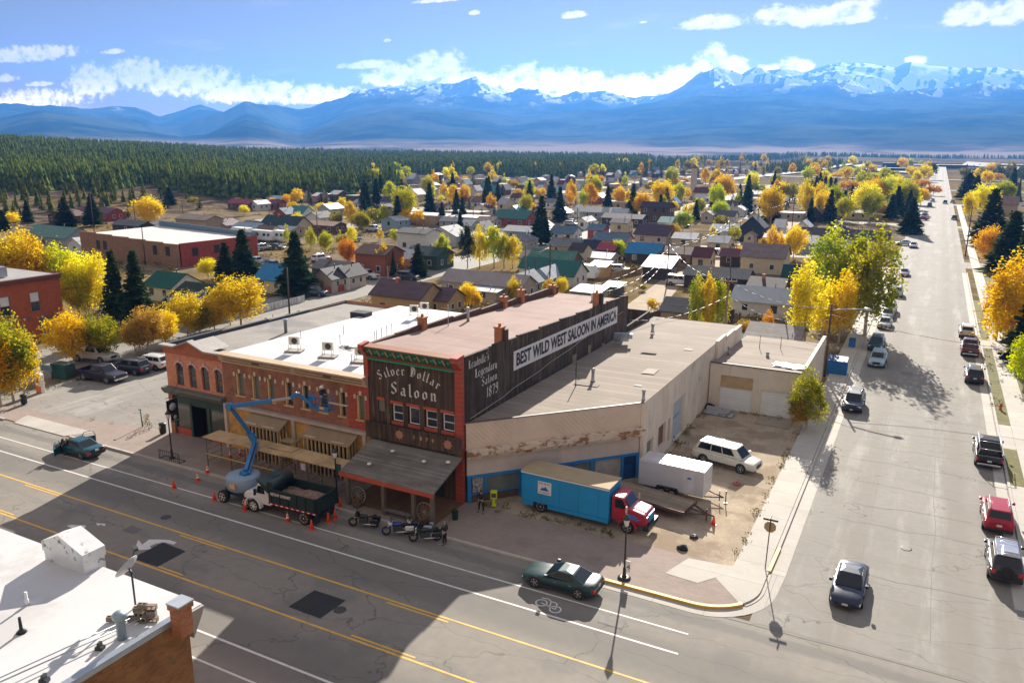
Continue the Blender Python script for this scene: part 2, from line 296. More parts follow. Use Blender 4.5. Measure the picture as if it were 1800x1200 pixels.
def gothic(name,txt,mat,parent,origin,right,up,height,spacing=1.,arc=0.,nib=.95,**k):
    """arc: sagitta in metres (positive: middle higher)"""
    O=Vector(origin); r=Vector(right).normalized(); u=Vector(up).normalized(); n=r.cross(u); s=height/7; mb=MB()
    tot=sum(GW[c]*spacing for c in txt)*s; x=0
    for ch in txt:
        w=GW[ch]*spacing*s
        if ch in GL:
            cx=x+w/2; t=(cx/tot-.5)*2; dy=arc*(1-t*t); ang=-arc*4*t/tot; ca,sa=math.cos(ang),math.sin(ang)
            for (a,b,c,d) in GL[ch]:
                pts=[]
                for (px,py) in ((a-nib/2,b-nib*.35),(a+nib/2,b+nib*.35),(c+nib/2,d+nib*.35),(c-nib/2,d-nib*.35)):
                    lx,ly=px*s-GW[ch]*s/2,py*s; pts.append((cx+lx*ca-ly*sa,dy+lx*sa+ly*ca))
                # hull of both nib positions: parallelogram with a slight minimum thickness
                P3=[O+r*p[0]+u*p[1]+n*.025 for p in pts]; mb.add(P3,[(0,1,2,3)])
                q=[(a-.16,b),(a,b+.16),(c+.16,d),(c,d-.16)]
                pts=[]
                for (px,py) in q:
                    lx,ly=px*s-GW[ch]*s/2,py*s; pts.append((cx+lx*ca-ly*sa,dy+lx*sa+ly*ca))
                mb.add([O+r*p[0]+u*p[1]+n*.022 for p in pts],[(0,1,2,3)])
        x+=w
    return mb.build(name,mat,parent,fix=False,**k)
# ---------------- value noise for terrain ----------------
_rs=np.random.RandomState(7); _T=_rs.rand(256,256)
def vnoise(x,y):
    xi=np.floor(x).astype(int); yi=np.floor(y).astype(int); fx=x-xi; fy=y-yi; fx=fx*fx*(3-2*fx); fy=fy*fy*(3-2*fy)
    g=lambda a,b:_T[a%256,b%256]
    return (g(xi,yi)*(1-fx)+g(xi+1,yi)*fx)*(1-fy)+(g(xi,yi+1)*(1-fx)+g(xi+1,yi+1)*fx)*fy
def fbm(x,y,o=5,ridge=False):
    s=0;a=1;t=0
    for i in range(o):
        n=vnoise(x*2**i+17.3*i,y*2**i+5.1*i)
        if ridge: n=1-np.abs(2*n-1)
        s=s+a*n; t+=a; a*=.5
    return s/t
def sst(a,b,x): t=np.clip((x-a)/(b-a),0,1); return t*t*(3-2*t)
def azpx(px,py=250): d=ray(px,py); return math.atan2(d[0],d[1])
def terr(x,y):
    x=np.asarray(x,float); y=np.asarray(y,float); D=np.hypot(x,y); th=np.arctan2(x,y)
    A=np.interp(th,[azpx(-500),azpx(0),azpx(150),azpx(400),azpx(700),azpx(1180)],[24,19,13,5,1,-2])
    z=A*sst(430,1250,D)
    z=z+sst(azpx(520),azpx(250),th)*(3.5*sst(290,440,D)+2.0*(fbm(x/40,y/40,4)-.5)*sst(290,340,D)*(1-sst(900,1300,D)))
    z=z+(fbm(x/260,y/260,4)-.5)*16*sst(1300,2200,D)*(1-sst(2500,3100,D))*(D>0)
    z=z-6*sst(2000,2900,D)
    return np.where(np.abs(th)>2.2,0,z)
# ---------------- ground, mountains ----------------
def grid_mesh(name,P,mats,kind='structure',smooth=True):
    n,k=P.shape[:2]; me=bpy.data.meshes.new(name); idx=np.arange(n*k).reshape(n,k)
    q=np.stack([idx[:-1,:-1],idx[1:,:-1],idx[1:,1:],idx[:-1,1:]],-1).reshape(-1,4)
    me.vertices.add(n*k); me.vertices.foreach_set('co',P.reshape(-1)); me.loops.add(q.size); me.loops.foreach_set('vertex_index',q.reshape(-1))
    me.polygons.add(len(q)); me.polygons.foreach_set('loop_start',np.arange(len(q))*4); me.polygons.foreach_set('loop_total',np.full(len(q),4)); me.polygons.foreach_set('use_smooth',np.full(len(q),smooth))
    me.update(calc_edges=True); me.materials.append(mats); o=bpy.data.objects.new(name,me); COL.objects.link(o); return tag(o,kind=kind)
def ground_mat():
    m,nt,p,o=newmat('town_soil'); tc=N(nt,'ShaderNodeTexCoord'); V=tc.outputs['Object']
    a=noise(nt,V,.02,5,.6); b=noise(nt,V,.11,5,.65); c=noise(nt,V,1.3,4,.6); f=noise(nt,V,14,2,.6)
    col=mixc(nt,mapr(nt,b,.42,.58,0,1,True),(.15,.115,.075),(.29,.235,.165))
    col=mixc(nt,mapr(nt,a,.46,.6,0,.75,True),col,(.27,.185,.06))
    col=mixc(nt,mapr(nt,c,.5,.68,0,.45,True),col,(.09,.085,.035))
    ln=N(nt,'ShaderNodeVectorMath',operation='LENGTH'); nt.links.new(V,ln.inputs[0])
    far=mapr(nt,ln.outputs['Value'],500,1500,0,1,True); big=noise(nt,V,.0035,6,.62)
    sp=N(nt,'ShaderNodeSeparateXYZ'); nt.links.new(V,sp.inputs[0]); bank=mth(nt,'MULTIPLY',mapr(nt,mth(nt,'ADD',sp.outputs[0],mth(nt,'MULTIPLY',mth(nt,'SUBTRACT',a,.5),90)),-215,-270,0,1,True),mapr(nt,b,.36,.62,1,.35,True)); col=mixc(nt,bank,col,(.065,.046,.036))
    fc=mixc(nt,mapr(nt,big,.44,.56,0,1,True),(.045,.05,.03),(.2,.155,.105)); col=mixc(nt,far,col,fc)
    col=mixc(nt,mapr(nt,f,.3,.7,.25,0),col,(.05,.045,.035))
    nt.links.new(col,p.inputs['Base Color']); p.inputs['Roughness'].default_value=.95; p.inputs['Specular IOR Level'].default_value=0
    bn=N(nt,'ShaderNodeBump'); bn.inputs['Strength'].default_value=.4; bn.inputs['Distance'].default_value=.06; nt.links.new(noise(nt,V,3,6,.7),bn.inputs['Height']); nt.links.new(bn.outputs[0],p.inputs['Normal'])
    return m
rr=np.concatenate([[0,60,120,180,240,280],np.geomspace(300,3600,90)]); tt=np.linspace(-PI,PI,481)
TT,RR=np.meshgrid(tt,rr); XX=RR*np.sin(TT); YY=RR*np.cos(TT)
grid_mesh('ground',np.stack([XX,YY,terr(XX,YY)],-1),ground_mat())
def mountains():
    sky_px=[(-700,200),(-300,196),(0,192),(50,193),(95,190),(150,197),(200,190),(240,191),(280,205),(300,200),(325,192),(350,184),(372,190),(395,200),(430,191),(450,194),(470,190),(490,186),(525,193),(565,189),(600,180),(630,171),(685,170),(720,164),(750,159),(795,164),(820,155),(840,149),(862,158),(885,168),(935,169),(975,179),(1015,169),(1055,160),(1085,168),(1120,181),(1170,172),(1200,160),(1225,147),(1255,140),(1300,147),(1330,134),(1365,123),(1415,128),(1440,119),(1470,111),(1520,113),(1550,116),(1575,118),(1602,108),(1640,117),(1690,121),(1745,119),(1800,125),(2000,135),(2400,150),(2800,160)]
    fr_px=[(-700,212),(-300,214),(0,213),(40,203),(75,199),(120,206),(160,214),(250,232),(320,246),(360,238),(400,214),(432,198),(460,206),(500,228),(530,236),(600,205),(680,188),(800,196),(900,214),(960,205),(1060,200),(1130,188),(1230,178),(1330,178),(1450,172),(1600,170),(1800,176),(2400,185),(2800,190)]
    th=np.radians(np.arange(-80,62,.085)); D2=10500.; D1=6600.
    def prof(pts,D):
        az=[];el=[]
        for p in pts:
            d=ray(*p); az.append(math.atan2(d[0],d[1])); el.append(d[2]/math.hypot(d[0],d[1]))
        return np.interp(th,az,el)*D+CH
    hA=prof(sky_px,D2); hB=prof(fr_px,D1); r=np.concatenate([np.linspace(2650,6600,55),np.linspace(6660,10500,85),np.linspace(10560,12400,14)])
    Rr,Th=np.meshgrid(r,th,indexing='ij'); X=Rr*np.sin(Th); Y=Rr*np.cos(Th)
    t1=np.clip((Rr-2700)/(D1-2700),0,1); t2=np.clip((Rr-D1)/(D2-D1),0,1); t3=np.clip((Rr-D2)/1900,0,1)
    H=-8+(hB+8)*(t1**1.7)
    H=np.where(Rr>D1,hB+(hA-hB)*(t2**1.15),H)
    H=np.where(Rr>D2,hA*(1-t3)**1.0,H)
    rg=fbm(X/2300,Y/2300,7,True); rg2=fbm(X/520+9,Y/520,5,True)
    wt=np.where(Rr<=D1,(t1**1.2)*.6*(1-t1**6*.7),np.minimum(1,t2*2.2+.1)*np.clip((1-t2)*2.6,0,1)+.05)
    amp=np.clip(hA/850,.3,1.0)[None,:]; H=H+((rg-.62)*720*wt+(rg2-.6)*200*wt)*amp
    H=H+(vnoise(Th*220,Rr*0+3)-.5)*14*sst(9800,10500,Rr)*(hA/700)
    H=np.maximum(H,-9-3*t3)
    m,nt,p,o=newmat('mountain_slopes'); tc=N(nt,'ShaderNodeTexCoord'); V=tc.outputs['Object']; sep=N(nt,'ShaderNodeSeparateXYZ'); nt.links.new(V,sep.inputs[0])
    n=noise(nt,V,.0016,8,.65); n2=noise(nt,V,.009,5,.7)
    col=mixc(nt,mapr(nt,n,.4,.62,0,1,True),(.004,.012,.013),(.06,.07,.05))
    mead=mapr(nt,mth(nt,'ADD',noise(nt,V,.0022,6,.6),mth(nt,'MULTIPLY',sep.outputs[2],-.0004)),.62,.66,0,.5,True); col=mixc(nt,mead,col,(.13,.09,.075))
    zz=mth(nt,'ADD',sep.outputs[2],mth(nt,'MULTIPLY',mth(nt,'SUBTRACT',n,.5),420))
    col=mixc(nt,mapr(nt,zz,380,520,0,1,True),col,mixc(nt,n2,(.05,.05,.055),(.14,.13,.14)))
    low=mth(nt,'MULTIPLY',mapr(nt,sep.outputs[2],8,60,1,0,True),mapr(nt,noise(nt,V,.0012,5,.6),.42,.55,.25,1,True)); col=mixc(nt,low,col,(.3,.23,.18))
    ge=N(nt,'ShaderNodeNewGeometry'); sp2=N(nt,'ShaderNodeSeparateXYZ'); nt.links.new(ge.outputs['Normal'],sp2.inputs[0])
    asp=mth(nt,'ADD',mth(nt,'MULTIPLY',sp2.outputs[0],.75),mth(nt,'MULTIPLY',sp2.outputs[1],-.15))
    sn=mth(nt,'ADD',mth(nt,'ADD',mth(nt,'MULTIPLY',zz,.0007),mth(nt,'MULTIPLY',asp,1.9)),mth(nt,'MULTIPLY',mth(nt,'SUBTRACT',n2,.5),.8))
    snow=mth(nt,'MULTIPLY',mapr(nt,sn,.62,.85,0,1,True),mapr(nt,zz,350,520,0,1,True)); col=mixc(nt,snow,col,(.88,.9,.95))
    nt.links.new(col,p.inputs['Base Color']); p.inputs['Roughness'].default_value=.95; p.inputs['Specular IOR Level'].default_value=0
    grid_mesh('mountains',np.stack([X,Y,H],-1),m)
mountains()
# ---------------- haze ----------------
hz=MB(); hz.box(-12500,-300,-16,11600,12600,1230)
hm=bpy.data.materials.new('air'); hm.use_nodes=True; hnt=hm.node_tree; hnt.nodes.clear(); ho=N(hnt,'ShaderNodeOutputMaterial'); hv=N(hnt,'ShaderNodeVolumePrincipled')
hv.inputs['Color'].default_value=(.1,.34,.86,1); hv.inputs['Density'].default_value=.00008; hv.inputs['Anisotropy'].default_value=.4
hnt.links.new(hv.outputs[0],ho.inputs['Volume']); hz.build('haze',hm,kind='stuff',label='thin blue mountain air over the whole valley')
# ---------------- streets ----------------
ASPH=M('worn_asphalt',(.26,.24,.205),.85,var=.1,ns=.12,stain=((.17,.16,.148),.22,.52,.55),streak=('x',(.2,.19,.17),.35,.55,.12),fine=.14,crack=.3,spec=.3,lanes=('y',[(36.0,1.9),(26.9,2.0),(40.2,.5)],(.15,.142,.13),.75))
ASPH2=M('pale_worn_asphalt',(.27,.253,.223),.85,var=.08,ns=.15,stain=((.22,.205,.178),.3,.5,.6),streak=('y',(.35,.335,.3),.5,.5,.1),fine=.12,crack=.3,spec=.3,lanes=('x',[(-2.2,1.0),(3.9,1.0),(6.3,.7)],(.205,.185,.155),.6))
CONC=M('pale_concrete',(.47,.44,.385),.85,var=.08,ns=.5,stripe=('y',2.4,.012,.5,.05),stain=((.33,.3,.26),.6,.58,.5),fine=.08)
CONCX=M('pale_concrete_kerb',(.45,.42,.37),.85,var=.1,ns=.5,stripe=('x',3.0,.01,.5,.05),stain=((.3,.27,.24),.6,.56,.6),fine=.08)
PAVER=M('brick_pavers',(.30,.238,.2),.9,var=.1,ns=.5,brick=(.4,.2,(.92,.92,.92),'x','y'),stain=((.17,.14,.125),.4,.58,.4),fine=.1)
DIRT=M('dirt_lot',(.46,.375,.275),.98,var=.2,ns=.35,stain=((.26,.195,.135),.28,.47,.75),bump=.6,bscale=4,fine=.25,spec=.15)
GRASS=M('dry_lawn',(.17,.155,.045),.95,var=.3,ns=1.5,stain=((.09,.11,.025),.6,.5,.7),bump=.5,bscale=20,fine=.3)
YEL=M('yellow_road_paint',(.72,.43,.06),.7,var=.1,stain=((.32,.26,.17),2,.55,.6)); WLINE=M('white_road_paint',(.68,.67,.64),.7,var=.1,stain=((.35,.33,.3),2,.58,.6))
YK=M('yellow_kerb_paint',(.74,.42,.03),.6,var=.1,stain=((.4,.3,.12),2,.62,.6))
PATCH=M('fresh_asphalt_patch',(.028,.03,.032),.85,var=.15,fine=.2); DRT=M('dirt_track',(.4,.31,.21),.95,var=.15,ns=.3,fine=.2)
def flat(name,poly,z,mat,kind='structure',**k):
    mb=MB(); mb.add([(x,y,z) for x,y in poly],[tuple(range(len(poly)))]); return mb.build(name,mat,kind=kind,**k)
def rect(x0,y0,x1,y1): return [(x0,y0),(x1,y0),(x1,y1),(x0,y1)]
HK=41.5; HN=21.7     # kerb lines of the main street
flat('main_street',rect(-420,HN,260,HK),.012,ASPH)
flat('side_street',rect(-6.5,HK,7.7,1290),.016,ASPH2)
flat('side_street_near',rect(-6.5,-60,7.7,HN),.016,ASPH2)
flat('back_street',rect(-99.5,46.8,-86.5,560),.016,ASPH2)
flat('back_street_mouth',rect(-99.5,HK,-86.5,46.8),.02,ASPH2)
flat('cross_road',rect(-420,201,300,212),.008,ASPH2)
flat('dirt_alley',[G(*p) for p in ((1095,580),(1150,560),(1195,503),(1300,485),(1405,432),(1395,428),(1260,487),(1165,490),(1090,545),(1040,590))],.02,DRT)
flat('dirt_alley_far',rect(-46,150,-40,420),.024,DRT)
flat('far_road',[G(*p) for p in ((190,368),(205,372),(300,352),(365,326),(352,324),(280,335),(200,350))],.6,ASPH2)
for (x0,y0,x1,y1) in ((-180,300,300,309),(-260,420,300,429),(-350,560,320,570),(-420,740,420,752)): flat('far_street',rect(x0,y0,x1,y1),.008,ASPH2)
for x in (-190,-290,110): flat('far_avenue',rect(x,215,x+9,700),.02,ASPH2)
flat('school_road',[G(*p) for p in ((1500,291),(1530,300),(1600,304),(1650,300),(1652,296),(1600,297),(1545,294),(1520,288))],.03,ASPH2)
flat('school_parking',[G(*p) for p in ((1690,290),(1790,298),(1800,290),(1700,284))],.03,ASPH2)
flat('distant_road',[G(*p) for p in ((1290,316),(1420,302),(1500,289),(1495,287),(1415,299),(1290,312))],.03,ASPH2)
# pavements and kerbs
def arc(c,r,a0,a1,n=10): return [(c[0]+r*math.cos(R(a0+(a1-a0)*i/n)),c[1]+r*math.sin(R(a0+(a1-a0)*i/n))) for i in range(n+1)]
mb=MB(); mb.prism([(-59.8,HK+.25),(-9.9,HK+.25)]+arc((-9.9,45.0),3.25,-90,-2,10)+[(-6.7,46.9),(-8.9,46.9),(-59.8,46.9)],-.1,.13); mb.build('main_pavement',PAVER,kind='structure')
mb=MB(); mb.prism([(-87,HK+.25),(-59.85,HK+.25),(-59.85,46.4),(-63,46.4),(-74,44.6),(-82,44.6),(-87,44.6)],-.1,.05); mb.build('lot_apron',PAVER,kind='structure')
mb=MB(); mb.prism([(-75,HK-.02),(-67.5,HK-.02),(-66,HK+1.9),(-76,HK+1.9)],-.1,.064); mb.build('driveway_ramp',CONCX,kind='structure')
mb=MB(); mb.box(-59.8,HK,-.1,-15.7,HK+.22,.15); mb.box(-66.8,HK,-.1,-59.85,HK+.22,.15); mb.box(-140,HK,-.1,-99.6,HK+.22,.15); mb.box(-86.4,HK,-.1,-76.6,HK+.22,.15); mb.build('kerb',CONCX,kind='structure')
oa=arc((-9.9,45.0),3.5,-90,-38,8); ia=arc((-9.9,45.0),3.27,-38,-90,8)
mb=MB(); mb.prism([(-15.68,HK)]+oa+ia+[(-15.68,HK+.23)],-.1,.17); mb.build('yellow_kerb',YK,kind='structure')
mb=MB(); mb.prism([(-6.62,47.4),(-6.4,47.4),(-6.35,50.8),(-6.57,50.8)],-.1,.17); mb.build('yellow_kerb',YK,kind='structure')
mb=MB(); mb.box(-6.6,50.85,-.1,-6.38,193,.15); mb.build('side_kerb',CONC,kind='structure')
mb=MB(); mb.prism([(-6.64,46.95),(-6.64,193),(-8.62,193),(-8.62,46.95)],-.1,.134); mb.build('side_pavement',CONC,kind='structure'); mb=MB(); mb.prism(arc((-9.9,45.0),3.4,-40,0,6)+[(-6.5,47.35),(-8.9,46.92),(-9.4,45.2)],-.1,.138); mb.prism(arc((-9.9,45.0),3.62,-36,2,6)+[(-6.3,47.3),(-6.6,47.3)]+arc((-9.9,45.0),3.38,2,-36,6),-.1,.06); mb.build('side_pavement',CONC,kind='structure')
flat('gutter',[(-6.38,47.4),(-5.5,47.4),(-5.5,193),(-6.38,193)],.03,CONC); flat('gutter_corner',[(-15.7,HK-.01),(-15.7,HK-.62),(-9.6,HK-.72)]+arc((-9.9,45.0),4.3,-84,-5,8)[1:]+[(-5.5,47.38),(-6.7,47.38)]+arc((-9.9,45.0),3.52,-20,-90,6),.026,CONCX)
flat('gutter_right',rect(6.85,50,7.6,193),.03,CONC)
mb=MB(); mb.box(7.7,50,-.1,7.9,193,.14); mb.build('right_kerb',CONC,kind='structure')
mb=MB(); mb.box(8.95,30,-.1,10.7,420,.13); mb.box(7.92,79,-.1,8.93,86,.126); mb.box(7.92,120,-.1,8.93,125,.126); mb.box(7.92,50,-.1,8.93,70,.126); mb.build('right_pavement',CONC,kind='structure')
mb=MB(); mb.box(7.92,86.02,-.1,8.93,119.98,.12); mb.box(7.92,125.02,-.1,8.93,158,.12); mb.box(7.92,70.02,-.1,8.93,78.98,.12); mb.build('grass_strip',GRASS,kind='structure')
flat('right_lawn',rect(10.72,60,40,190),.03,GRASS)
flat('corner_slab',[(-12.2,44.1),(-10.1,43.9),(-8.9,45.6),(-8.9,46.9),(-11.4,46.6)],.143,CONC)
flat('dirt_lot',[(-28.3,46.92),(-8.64,46.97),(-8.64,78.1),(-20,80)],.03,DIRT)
flat('parking_lot',rect(-86.4,44.62,-59.62,72),.034,ASPH2)
flat('left_verge',[(-86.4,46),(-84.3,46),(-82.5,60),(-81,60),(-81,72),(-86.4,72)],.05,M('verge_soil',(.2,.15,.09),.95,var=.25,stain=((.12,.13,.04),.8,.5,.7)))
# painted lines
mb=MB(); mb.box(-140,38.6,.0,-9.2,38.72,.020); mb.box(-140,36.62,.0,-9.2,36.76,.020); mb.box(-140,26.2,.0,-15,26.34,.020); mb.box(-140,24.42,.0,-15,24.54,.020); mb.build('white_lines',WLINE,kind='structure')
mb=MB(); mb.box(-140,33.62,0,-9,33.76,.020); mb.box(-140,29.56,0,-9,29.7,.020)
for i in range(-4,3):
    x=-21.4+i*17.3; mb.box(x-4.2,33.36,0,x,33.48,.020); mb.box(x-4.0,29.84,0,x+.2,29.96,.020)
mb.build('yellow_lines',YEL,kind='structure')
for ps in (((507,1066),(553,1037),(608,1055),(563,1087)),((232,981),(286,953),(327,969),(277,996))): flat('asphalt_patch',[G(*p) for p in ps],.022,PATCH)
def px_shape(name,px,z,mat): return flat(name,[G(*p) for p in px],z,mat)
px_shape('turn_arrow',((236,967),(243,948),(250,957),(262,948),(280,948),(298,949),(311,953),(305,957),(290,953),(275,955),(263,960),(268,965),(255,966)),.02,WLINE)
px_shape('turn_arrow',((117,924),(126,922),(140,923),(152,923),(150,927),(138,930),(128,929)),.02,WLINE); px_shape('turn_arrow',((168,919),(186,920),(184,925),(177,922),(172,924)),.02,WLINE)
def bikemark():
    mb=MB(); c=Vector((*G(968,1062),.021))
    def ring(cx,cy,r,w=.09):
        n=16; vs=[]
        for i in range(n): t=2*PI*i/n; vs+= [(c.x+cx+(r-w/2)*math.cos(t),c.y+cy+(r-w/2)*math.sin(t),c.z),(c.x+cx+(r+w/2)*math.cos(t),c.y+cy+(r+w/2)*math.sin(t),c.z)]
        mb.add(vs,[(2*i,2*i+1,(2*i+3)%(2*n),(2*i+2)%(2*n)) for i in range(n)])
    def bar(a,b,w=.09):
        a=Vector((a[0],a[1],0)); b=Vector((b[0],b[1],0)); d=(b-a).normalized(); p=Vector((-d.y,d.x,0))*w/2; mb.add([c+a-p,c+b-p,c+b+p,c+a+p],[(0,1,2,3)])
    # mark reads from the travel lane: wheels along y, rider towards +x... drawn lying along the street
    ring(.45,-.35,.33); ring(.45,.62,.33) if False else ring(-.55,-.1,.33)
    bar((.45,-.35),(.05,-.25)); bar((.05,-.25),(-.55,-.1)); bar((.05,-.25),(-.1,.3)); bar((-.1,.3),(.3,.25)); bar((.3,.25),(.45,-.35)); bar((-.1,.3),(-.35,.45)); bar((-.35,.45),(-.75,.4))
    mb.build('cycle_lane_mark',WLINE,kind='structure')
bikemark()
CRK=M('sealed_crack',(.19,.175,.155),.8,var=.2)
rcr=random.Random(12)
def crackline(pts,w,z=.024):
    mb=MB()
    for a,b in zip(pts,pts[1:]):
        d=Vector((b[0]-a[0],b[1]-a[1])).normalized(); p=Vector((-d.y,d.x))*w*rcr.uniform(.4,1); mb.add([(a[0]-p.x,a[1]-p.y,z),(b[0]-p.x,b[1]-p.y,z),(b[0]+p.x,b[1]+p.y,z),(a[0]+p.x,a[1]+p.y,z)],[(0,1,2,3)])
    mb.build('road_crack',CRK,kind='structure')
for y in (50.5,58,61,65.5,70.5,74,79,84.5,91,99,107,118,131,146,160,176): 
    x0=rcr.uniform(-5.4,-1); x1=rcr.uniform(3.5,6.8); n=9; yy=y; pts=[]
    for k in range(n+1): yy+=rcr.uniform(-.25,.25); pts.append((x0+(x1-x0)*k/n,yy))
    crackline(pts,.035)
for x in (-1.5,2.6): 
    pts=[(x+rcr.uniform(-.15,.15),44+k*5) for k in range(16)]; crackline(pts,.03)
crackline([(-8,41.2),(0,41.35),(7.7,41.3)],.04)
for (x,y,sx,sy,c) in ((2.2,88,1.6,2.2,(.3,.27,.235)),(-1.2,101,1.3,1.6,(.2,.185,.165)),(2.4,146,1.6,1.0,(.19,.17,.15)),(0.8,106,1.0,.5,(.14,.13,.12)),(-14,37.4,1.4,.9,(.21,.2,.18)),(-47,32,1.2,.8,(.17,.16,.15))):
    flat('road_patch',rect(x,y,x+sx,y+sy),.0245,M('road_patch_%d'%int(y),c,.85,var=.15,fine=.15))
for (x,y) in ((-27.5,31.5),(1.0,55.0),(-46,34.8)):
    mb=MB(); mb.lathe([(.36,0),(.36,.02),(.3,.022),(.001,.022)],(x,y,.012),16); mb.build('manhole_cover',M('manhole_iron',(.07,.065,.06),.6,.4) if not bpy.data.materials.get('manhole_iron') else bpy.data.materials['manhole_iron'],kind='structure')
# ---------------- forest masses ----------------
def leafmat(name,c1,c2,trans=.45,rand=.12,hue=.02):
    m=bpy.data.materials.new(name); m.use_nodes=True; nt=m.node_tree; nt.nodes.clear(); o=N(nt,'ShaderNodeOutputMaterial'); p=N(nt,'ShaderNodeBsdfDiffuse'); t=N(nt,'ShaderNodeBsdfTranslucent')
    tc=N(nt,'ShaderNodeTexCoord'); oi=N(nt,'ShaderNodeObjectInfo'); ad=N(nt,'ShaderNodeVectorMath',operation='ADD'); nt.links.new(tc.outputs['Object'],ad.inputs[0])
    sc=N(nt,'ShaderNodeVectorMath',operation='SCALE'); nt.links.new(oi.outputs['Location'],sc.inputs[0]); sc.inputs['Scale'].default_value=.37; nt.links.new(sc.outputs[0],ad.inputs[1])
    f=noise(nt,ad.outputs[0],.55,3,.6); g=noise(nt,ad.outputs[0],3.5,2,.5)
    c=mixc(nt,mapr(nt,f,.38,.62,0,1,True),c1,c2); c=mixc(nt,mapr(nt,g,.3,.7,.35,0),c,bright(c1,.55))
    hs=N(nt,'ShaderNodeHueSaturation'); nt.links.new(c,hs.inputs['Color']); nt.links.new(mapr(nt,oi.outputs['Random'],0,1,1-rand,1+rand),hs.inputs['Value']); nt.links.new(mapr(nt,oi.outputs['Random'],0,1,.5-hue,.5+hue),hs.inputs['Hue'])
    nt.links.new(hs.outputs[0],p.inputs[0]); nt.links.new(hs.outputs[0],t.inputs[0]); mx=N(nt,'ShaderNodeMixShader'); mx.inputs[0].default_value=trans
    nt.links.new(p.outputs[0],mx.inputs[1]); nt.links.new(t.outputs[0],mx.inputs[2]); nt.links.new(mx.outputs[0],o.inputs[0]); return m
SPRUCE=leafmat('spruce_needles',(.028,.055,.026),(.06,.095,.035),.3)
PINE=leafmat('forest_needles',(.06,.1,.03),(.24,.25,.045),.35)
def inpoly(x,y,poly):
    c=np.zeros(len(x),bool); n=len(poly)
    for i in range(n):
        x0,y0=poly[i]; x1,y1=poly[(i+1)%n]
        k=((y0>y)!=(y1>y)); 
        if y1!=y0: c^= k&(x<(x1-x0)*(y-y0)/(y1-y0)+x0)
    return c
def numpy_mesh(name,V,F,mats,mi=None,**k):
    me=bpy.data.meshes.new(name); me.vertices.add(len(V)); me.vertices.foreach_set('co',V.reshape(-1)); s=F.shape[1]
    me.loops.add(F.size); me.loops.foreach_set('vertex_index',F.reshape(-1)); me.polygons.add(len(F)); me.polygons.foreach_set('loop_start',np.arange(len(F))*s); me.polygons.foreach_set('loop_total',np.full(len(F),s))
    mats=mats if isinstance(mats,(list,tuple)) else [mats]
    for m in mats: me.materials.append(m)
    if mi is not None: me.polygons.foreach_set('material_index',mi)
    me.update(calc_edges=True); return me
def cone_forest(name,x,y,h,mat,label,cat):
    n=len(x); z=terr(x,y)-.4; rs=np.random.RandomState(3); vs=[];fs=[]; off=0
    for (f0,f1,w) in ((0.04,.55,1.),(.3,.8,.72),(.58,1.,.46)):
        k=6; ph=rs.rand(n)*6.28
        base=np.zeros((n,k+1,3)); 
        for i in range(k):
            a=ph+2*PI*i/k; r=h*.2*w*(.75+.5*rs.rand(n)); base[:,i,0]=x+r*np.cos(a); base[:,i,1]=y+r*np.sin(a); base[:,i,2]=z+h*(f0+.05*rs.rand(n))
        base[:,k,0]=x; base[:,k,1]=y; base[:,k,2]=z+h*f1
        idx=np.arange(n)[:,None]*(k+1)
        F=np.stack([np.stack([idx[:,0]+i,idx[:,0]+(i+1)%k,idx[:,0]+k],-1) for i in range(k)],1).reshape(-1,3)+off
        vs.append(base.reshape(-1,3)); fs.append(F); off+=n*(k+1)
    me=numpy_mesh(name,np.concatenate(vs),np.concatenate(fs),mat); o=bpy.data.objects.new(name,me); COL.objects.link(o); return tag(o,label,cat,kind='stuff')
rs=np.random.RandomState(11)
def scatter_px(poly_px,n,dmax=2400,lo=(9,14),clump=0.,ylow=None):
    "points over a ground region given by its outline, evenly dense as seen from afar"
    P=[(p[0],p[1]) for p in poly_px]; xs=[p[0] for p in P]; ys=[p[1] for p in P]
    x=rs.uniform(min(xs),max(xs),n*4); y=rs.uniform(min(ys),max(ys),n*4); k=inpoly(x,y,P); x=x[k][:n]; y=y[k][:n]
    d=np.stack([x-900,y-600,np.full(len(x),FPX)]); d=RM@d; t=-CH/d[2]; X=t*d[0]; Y=t*d[1]; D=np.hypot(X,Y); k=(t>0)&(D<dmax)
    X=X[k];Y=Y[k]
    if clump: q=fbm(X/70,Y/70,3)>clump; X=X[q];Y=Y[q]
    return X,Y,rs.uniform(lo[0],lo[1],len(X))
X,Y,Hh=scatter_px([(-260,346),(0,348),(60,352),(130,344),(200,350),(260,336),(330,350),(400,354),(470,358),(560,353),(640,345),(700,338),(706,312),(770,304),(860,308),(960,316),(1010,312),(1080,305),(1150,300),(1215,293),(1215,283),(1100,276),(900,271),(700,269),(400,268),(200,266),(0,262),(-260,262)],16500,1900,(6,14))
# the slope above the flat map distance: fill the hill towards its crest
th=rs.uniform(azpx(-300),azpx(1150),9000); dd=rs.uniform(700,1750,9000); X2=dd*np.sin(th); Y2=dd*np.cos(th)
gap=fbm(X/90+3,Y/90,3)<.66
cone_forest('forest',np.concatenate([X[gap],X2]),np.concatenate([Y[gap],Y2]),np.concatenate([Hh[gap],rs.uniform(8,16,len(X2))]),PINE,'dense green conifer forest covering the low hill beyond the town','forest')
X,Y,Hh=scatter_px([(0,402),(0,348),(130,343),(330,348),(330,358),(250,366),(60,380)],60,1500,(4,9))
cone_forest('forest',X,Y,Hh,PINE,'scattered conifers on the bare brown bank below the forest','conifers')
X,Y,Hh=scatter_px([(1215,285),(1300,282),(1420,276),(1520,276),(1640,276),(1800,277),(1990,278),(1990,271),(1700,270),(1500,271),(1380,274),(1215,280)],2600,2900,(9,14),.42)
cone_forest('forest',X,Y,Hh,PINE,'thin dark belt of conifers behind the school on the far plain','forest')
